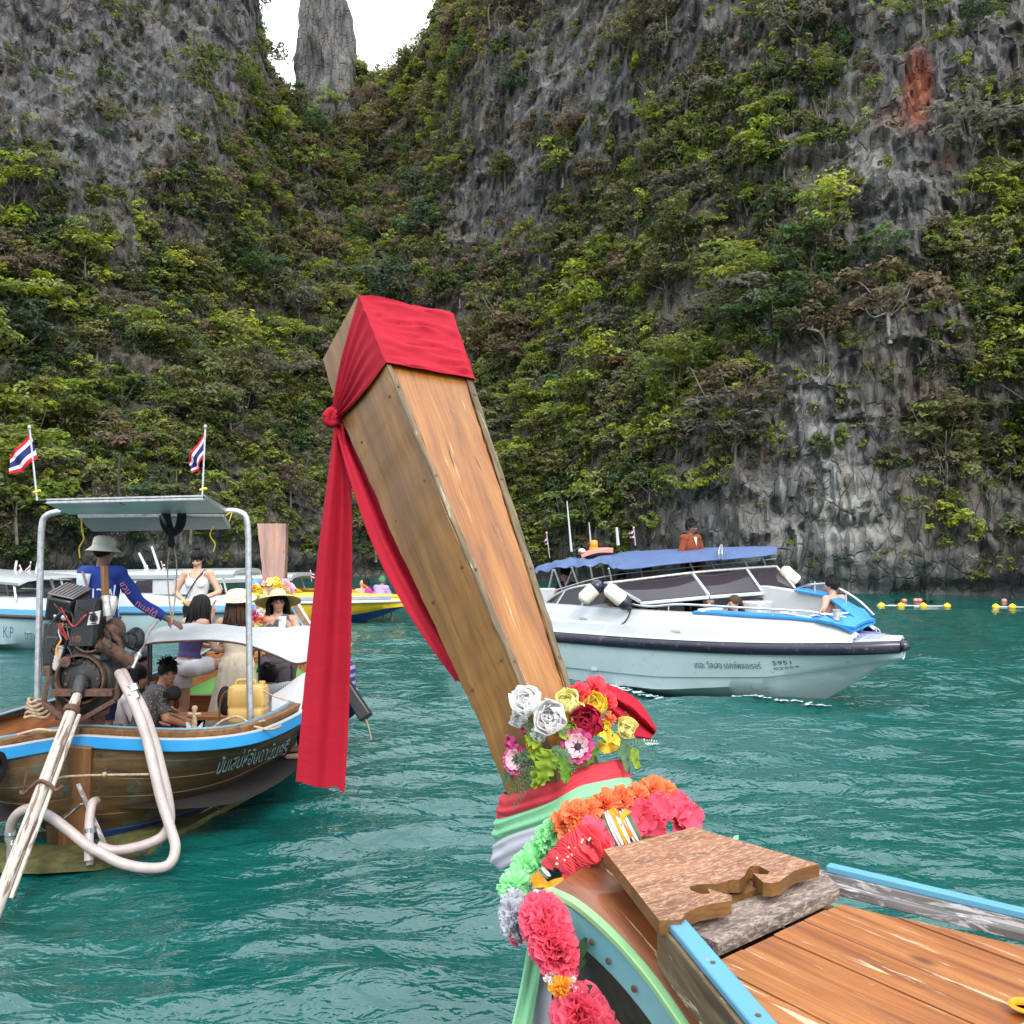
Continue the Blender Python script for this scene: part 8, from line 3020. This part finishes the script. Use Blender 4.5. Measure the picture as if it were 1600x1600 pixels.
# woman in a white bustier, facing us, looking down
loc = stand(309, 868, 11.9, 1.62 * .93)
t, hp, emit, J = person('woman in white bustier top and black trousers looking down at her hands', loc, math.radians(180), skin_l, dict(
    le=(-.30, .02, 1.13), lw=(-.07, .20, 1.02), lhand=(.9, .2, -.2), re=(.29, .02, 1.12), rw=(.08, .20, 1.00), rhand=(-.9, .2, -.2), lpalm=(.2, -.9, 0), rpalm=(-.2, -.9, 0)), .93, (
    ('bustier', c_white, .008, lambda k, u, z, s: k == 'trunk' and u > .28 or k == 'upper' and u < .36), ('trousers', c_black, .012, LEGS(1.1, .95))), (hair_b, 'bun', 'fringe'), True, (0, 26), .012, True)
mb = MB()
for q in (-1, 1):
    mb.tube(cr([(.085 * q, .10, 1.28), (.10 * q, .075, 1.36), (.105 * q, .02, 1.425), (.10 * q, -.06, 1.36)], 10), .008, 6)
emit('shoulder_straps', np.vstack(mb.v), mb.f, c_white)
mb = MB()
mb.tube(cr([(-.11, .03, 1.43), (-.02, .115, 1.30), (.09, .135, 1.10), (.13, .12, .98)], 14), .014, 6, flat=.4)
emit('bag_strap', np.vstack(mb.v), mb.f, c_black)
mb = MB()
mb.tube([(.085 + .03, .175, 1.005), (.10 + .03, .155, 1.012)], [.036, .036], 14)
emit('wristband', np.vstack(mb.v), mb.f, plain('lime_band', (.55, .70, .08), .5))
# woman with long black hair, white shorts, stepping up
loc = stand(294, 936, 9.85, 1.60 * .98)
t, hp, emit, J = person('woman in purple top and white shorts stepping up, long black hair, back to us', loc, math.radians(-38), skin_l, dict(
    pelvis=(0, 0, .92), chest=(.0, .05, 1.20), neck=(0, .10, 1.38), head=(0, .16, 1.51), ls=(-.16, .09, 1.34), rs=(.16, .09, 1.34), le=(-.22, .16, 1.10), lw=(-.10, .36, 1.06), re=(.24, .17, 1.08), rw=(.20, .40, 1.02),
    lk=(-.10, .03, .47), la=(-.10, -.04, .06), rh=(.085, 0, .89), rk=(.15, .38, .90), ra=(.14, .36, .50)), .98, (
    ('top', c_purple, .010, lambda k, u, z, s: k == 'trunk' and u > .2 or k == 'upper' and u < .7), ('shorts', c_white, .020, LEGS(.55))), (hair_b, 'long'), False, (0, 24), .012, True)
# woman with boater hat, cream dress, back to us
loc = stand(371, 926, 9.95, 1.695 * .97)
t, hp, emit, J = person('woman in cream lace dress and straw boater hat, back to us', loc, math.radians(8), skin_l, dict(
    le=(-.33, .05, 1.25), lw=(-.28, .15, 1.45), lhand=(0, .2, 1), re=(.25, .06, 1.10), rw=(.16, .22, 1.06)), .97, (
    ('bodice', c_cream, .012, lambda k, u, z, s: k in ('trunk', 'hip') or k == 'upper' and u < .6),), (hair_br, 'long'), False, (0, 0), .012, True)
hat(emit, hp, [(r, z + .022) for r, z in BOATER], straw_p, 1.16, 1.22, 'boater_hat', 40, .002, .22)
mb = MB()
mb.lathe([(.0935, .062), (.0945, .063), (.0935, .085), (.0925, .085)], 36)
emit('hat_band', np.array([hp(x * 1.175, y * 1.235 - .012, z + .022 + .22 * y) for x, y, z in np.vstack(mb.v)]), mb.f, c_cream)
mb = MB()
P = np.array([[((.15 + .21 * v + .014 * math.sin(a * 13 + v)) * math.cos(a), (.11 + .20 * v + .014 * math.sin(a * 13 + v)) * math.sin(a), 1.02 - .90 * v) for v in np.linspace(0, 1, 14)] for a in np.linspace(0, 2 * PI, 60, endpoint=False)])
mb.grid(P, cu=True)
emit('skirt', np.vstack(mb.v), mb.f, c_cream)
# woman in a wide straw hat with a phone
loc = stand(435, 921, 10.1, 1.71 * .96)
t, hp, emit, J = person('woman in wide straw hat looking at a white phone, facing us', loc, math.radians(192), skin_l, dict(
    le=(-.26, .10, 1.13), lw=(-.13, .27, 1.30), lhand=(.35, .25, 1), lpalm=(.4, -1, .1), re=(.26, .08, 1.12), rw=(.05, .28, 1.26), rhand=(-.5, .2, .9), rpalm=(-.2, -1, .1)), .96, (
    ('camisole', c_char, .008, lambda k, u, z, s: k == 'trunk' or k == 'upper' and u < .3), ('trousers', c_char, .03, LEGS(1.1, .95))), (hair_b, 'long'), True, (6, 3), .011, True)
hat(emit, hp, WIDE, straw, 1.0, 1.05, 'straw_hat', 44, .004, .42)
ph = thing('phone', 'white phone held up by the woman in the wide straw hat', 'phone', at(441, 976, 9.82))
mb = MB()
mb.box(at(441, 974, 9.79), (.076, .010, .150), 0, np.array(Matrix.Rotation(math.radians(-16), 3, 'X')))
mb.build('body', gel, ph, 30, bevel=.008)
mb = MB()
mb.box(at(437, 966, 9.772), (.026, .006, .026), 0, np.array(Matrix.Rotation(math.radians(-16), 3, 'X')))
mb.build('camera_bump', greylab, ph, 30, bevel=.004)
pq = thing('posy', 'small pink and white posy held left of the wide straw hat', 'bouquet', at(404, 965, 10.0))
for k, (px, py, m_) in enumerate(((400, 958, f_rosep), (408, 957, f_white), (399, 968, f_coral), (408, 967, f_orange), (404, 976, f_cream))):
    mb = MB()
    ruffle_bloom(mb, at(px, py, 9.95), .05, 30, 50 + k)
    mb.build('bloom', m_, pq, 60)
# seated man looking over his shoulder
SEAT = dict(pelvis=(0, 0, .50), chest=(0, .06, .80), neck=(0, .13, .99), head=(0, .17, 1.14), ls=(-.17, .10, .95), rs=(.17, .10, .95), le=(-.24, .20, .72), lw=(-.12, .40, .64), re=(.24, .20, .72), rw=(.12, .40, .62),
            lh=(-.09, .02, .48), rh=(.09, .02, .48), lk=(-.14, .42, .50), rk=(.14, .42, .50), la=(-.14, .40, .10), ra=(.14, .40, .10))
loc = stand(216, 1030, 8.75, 1.245)
t, hp, emit, J = person('seated man in dark patterned shirt with short black hair, glancing back at us', loc, math.radians(-58), skin_m, dict(SEAT, chest=(0, .10, .79), neck=(0, .20, .96), head=(.02, .26, 1.10), ls=(-.17, .17, .93), rs=(.17, .17, .93)), 1.0, (
    ('shirt', c_print, .016, TOP(.8)), ('shorts', c_black, .014, LEGS(.8))), (hair_b, 'short'), True, (-88, 4), .011)
loc = stand(194, 1008, 9.4, 1.29)
t, hp, emit, J = person('seated person in dark cap facing right, half hidden by the tiller', loc, math.radians(-80), skin_m, SEAT, 1.0, (
    ('shirt', c_black, .014, TOP(.7)), ('shorts', c_char, .014, LEGS(.8))), (hair_b, 'flat'), True, (-10, 4), .014)
hat(emit, hp, CAP, c_char, 1.0, 1.06, 'cap')
loc = stand(186, 1036, 9.0, 1.25)
t, hp, emit, J = person('seated person with long dark hair and white shirt, behind the engine', loc, math.radians(-75), skin_l, SEAT, .97, (
    ('shirt', c_white, .014, TOP(.9)), ('shorts', c_black, .014, LEGS(.8))), (hair_b, 'long'), True, (0, 10), .014, True)
bb = thing('peaked_hat', 'black peaked hat held beside the seated man', 'hat', at(262, 1072, 8.5))
mb = MB()
mb.lathe([(r * .72, (z - .08) * .7) for r, z in CAP], 26, at(272, 1082, 8.6), np.array(Matrix.Rotation(1.1, 3, 'X') @ Matrix.Rotation(.5, 3, 'Y')))
mb.build('crown', c_black, bb, 60)
mb = MB()
mb.slab(np.array([[at(263 - 8 * u, 1086 + 5 * v, 8.56 - .05 * u) + [0, 0, .012 * math.sin(v * PI)] for v in np.linspace(-1, 1, 8)] for u in np.linspace(0, 1, 5)]), .006)
mb.build('peak', c_black, bb, 60)
loc = stand(457, 1036, 9.15, 1.2)
t, hp, emit, J = person('seated person with black hair and pale grey shirt under the awning by the red cloth', loc, math.radians(60), skin_m, dict(SEAT, chest=(0, .12, .76), neck=(0, .24, .92), head=(0, .32, 1.03), ls=(-.17, .2, .9), rs=(.17, .2, .9)), 1.0, (
    ('shirt', c_grey, .03, TOP(.8)), ('shorts', c_black, .014, LEGS(.8))), (hair_b, 'short'), False, (0, 20), .014)
loc = stand(544, 970, 9.0, 1.27)
t, hp, emit, J = person('person with long dark hair in striped top sitting behind the red cloth', loc, math.radians(100), skin_l, SEAT, 1.0, (
    ('top', c_stripe, .014, TOP(.7)), ('trousers', c_navy, .016, LEGS(1.1, .9))), (hair_b, 'long'), False, (0, 0), .014, True)
loc = stand(104, 905, 20.6, 1.28)
person('person in bright red shirt sitting on the bow of the left white boat', loc, math.radians(-60), skin_d, SEAT, 1.0, (('shirt', c_red, .02, TOP(.8)), ('shorts', orange_m, .02, LEGS(.8))), (hair_b, 'short'), False, (0, 0), .022)
# on the speedboat
loc = stand(1079, 811, 16.4, 1.71)
t, hp, emit, J = person('man in rust coloured shirt and sunglasses standing up above the blue canopy', loc, math.radians(215), skin_d, dict(le=(-.25, .02, 1.12), re=(.25, .02, 1.12)), 1.0, (
    ('shirt', c_rust, .014, LONG), ('trousers', c_black, .014, LEGS(1.1, .95))), (hair_b, 'short'), True, (18, 4), .012)
mb = MB()
for q in (-1, 1):
    mb.ell(hp(.032 * q, .088, .010), (.028, .010, .018), 12, 8)
    mb.tube([hp(.055 * q, .080, .014), hp(.080 * q, -.01, .010)], .004, 5)
mb.tube([hp(-.01, .098, .014), hp(.01, .098, .014)], .004, 5)
emit('sunglasses', np.vstack(mb.v), mb.f, blackm)
mb = MB()
mb.prism([(-.035, .115, 1.40), (.035, .115, 1.40), (.0, .135, 1.24)], (0, -.01, 0))
emit('undershirt', np.vstack(mb.v), mb.f, c_cream)
sit_on = lambda px, py, Y, h_=1.255: stand(px, py, Y, h_)
person('shirtless man with short dark hair reclining on the speedboat bow, arm stretched along the seat', sit_on(1303, 909, 14.1, 1.255), math.radians(35), skin_l, dict(SEAT, chest=(0, .0, .80), neck=(0, .02, .99), head=(0, .04, 1.14), ls=(-.18, .0, .95), rs=(.18, .0, .95), le=(-.42, -.16, .88), lw=(-.66, -.30, .84), lhand=(-1, -.3, -.1)), 1.05, (('shorts', c_navy, .02, LEGS(.7)),), (hair_b, 'short'), False, (10, 0), .013)
person('man with sandy grey hair seated low behind the speedboat bow rail', sit_on(1098, 930, 15.0), math.radians(200), skin_l, SEAT, 1.0, (('shirt', c_white, .016, TOP(.6)), ('shorts', c_navy, .02, LEGS(.7))), (hair_g, 'short'), True, (-25, 8), .013)
person('woman with brown hair resting her chin on her hand on the speedboat bow', sit_on(1152, 930, 15.0), math.radians(150), skin_l, dict(SEAT, re=(.22, .30, .84), rw=(.10, .30, 1.02), rhand=(-.4, -.1, 1)), 1.0, (('top', c_cream, .012, lambda k, u, z, s: k == 'trunk' or k == 'upper' and u < .4), ('shorts', c_white, .02, LEGS(.7))), (hair_br, 'pony'), True, (-40, 4), .013, True)
person('small child with brown hair, only the head above the speedboat bow coaming', sit_on(1201, 937, 15.2, .95), math.radians(30), skin_l, SEAT, .78, (('top', c_navy, .012, TOP(.6)),), (hair_br, 'short'), False, (0, 0), .013)
person('passenger in dark shirt standing under the front of the blue canopy', stand(1094, 872, 16.3, 1.68), math.radians(200), skin_d, {}, 1.0, (('shirt', c_black, .014, LONG), ('trousers', c_black, .014, LEGS(1.1, .9))), (hair_b, 'short'), False, (0, 0), .016)
person('passenger with dark hair seated under the middle of the blue canopy', sit_on(1006, 882, 16.7), math.radians(190), skin_d, SEAT, 1.0, (('shirt', c_black, .014, TOP(.9)), ('shorts', c_black, .02, LEGS(.7))), (hair_b, 'short'), False, (0, 0), .016)
person('passenger with dark hair seated under the blue canopy nearer the stern', sit_on(967, 895, 16.9), math.radians(190), skin_m, SEAT, 1.0, (('shirt', c_navy, .014, TOP(.9)), ('shorts', c_black, .02, LEGS(.7))), (hair_b, 'short'), False, (0, 0), .016)
person('passenger in black leaning an arm on the speedboat side near the stern', sit_on(893, 888, 16.9), math.radians(140), skin_l, dict(SEAT, le=(-.3, .2, .78), lw=(-.48, .30, .80)), 1.0, (('shirt', c_black, .014, TOP(.4)), ('shorts', c_black, .02, LEGS(.7))), (hair_b, 'short'), False, (0, 10), .016)
# on the yellow boat
person('shirtless man with bald head standing on the yellow boat, back to us', stand(566, 901, 27.2, 1.70), math.radians(10), skin_l, {}, .95, (('shorts', c_black, .02, LEGS(.7)),), None, False, (0, 0), .022)
person('person in hot pink top sitting on the yellow boat', sit_on(581, 906, 27.2), math.radians(100), skin_m, SEAT, 1.0, (('top', c_pinkf, .02, TOP(.8)), ('shorts', orange_m, .02, LEGS(.7))), (hair_b, 'short'), False, (0, 0), .022)
person('person in lilac shirt sitting hunched on the yellow boat', sit_on(592, 905, 27.1), math.radians(-30), skin_m, SEAT, 1.05, (('shirt', c_lil, .03, TOP(.9)), ('shorts', c_navy, .02, LEGS(.7))), (plain('green_cap', (.05, .16, .08), .8), 'short'), False, (0, 0), .022)
# swimmers by the buoys
SWIM = dict(BODY)
for i, (px, py, lab) in enumerate(((1402, 938, 'swimmer with pale skin by the first two yellow buoys'), (1445, 939, 'swimmer just above the third yellow buoy'), (1455, 939.5, 'swimmer right of the third yellow buoy'))):
    loc = stand(px, py, 34.6, 1.695)
    person(lab, loc, i * 1.5, skin_l, dict(le=(-.3, .1, 1.28), lw=(-.45, .25, 1.40), re=(.3, .1, 1.28), rw=(.42, .28, 1.38)), 1.0, (('life_vest', c_red if i else c_rust, .03, lambda k, u, z, s: k == 'trunk' and u > .3 or k == 'upper' and u < .7),), (hair_b, 'short'), False, (0, 0), .024)
# ---------------------------------------------------------------- labels that single out, groups of repeats
tops = [o for o in sc.objects if o.parent is None and o.get('label')]
byl = {}
for o in tops:
    byl.setdefault(o['label'], []).append(o)
NTH = {2: ('left one', 'right one'), 3: ('leftmost', 'middle one', 'rightmost'), 4: ('leftmost', 'second from left', 'third from left', 'rightmost')}
for lab, os_ in byl.items():
    if len(os_) > 1:
        key = sorted(os_, key=lambda o: float(topx(np.array(o.location))[0]))
        for k, o in enumerate(key):
            nth = NTH.get(len(key), None)
            o['label'] = f"{lab}, {nth[k]}" if nth else lab
PHR = {'flag': 'striped flags on the boats', 'aerial': 'aerials on the boats', 'fender': 'fenders hung on the boats', 'float': 'coral floats by the cliff foot', 'flower_garland': 'flower garlands on the near prow', 'motor_boat': 'motor boats moored along the far cliff', 'dead_branch': 'dead branches on the cliffs',
       'rope': 'ropes on the boats and buoys', 'cord': 'yellow cords under the roof', 'person': 'people on the boats and in the water'}
for o in tops:
    st_ = o.name.split('.')[0]
    if st_ in PHR and not o.get('group'):
        o['group'] = PHR[st_]
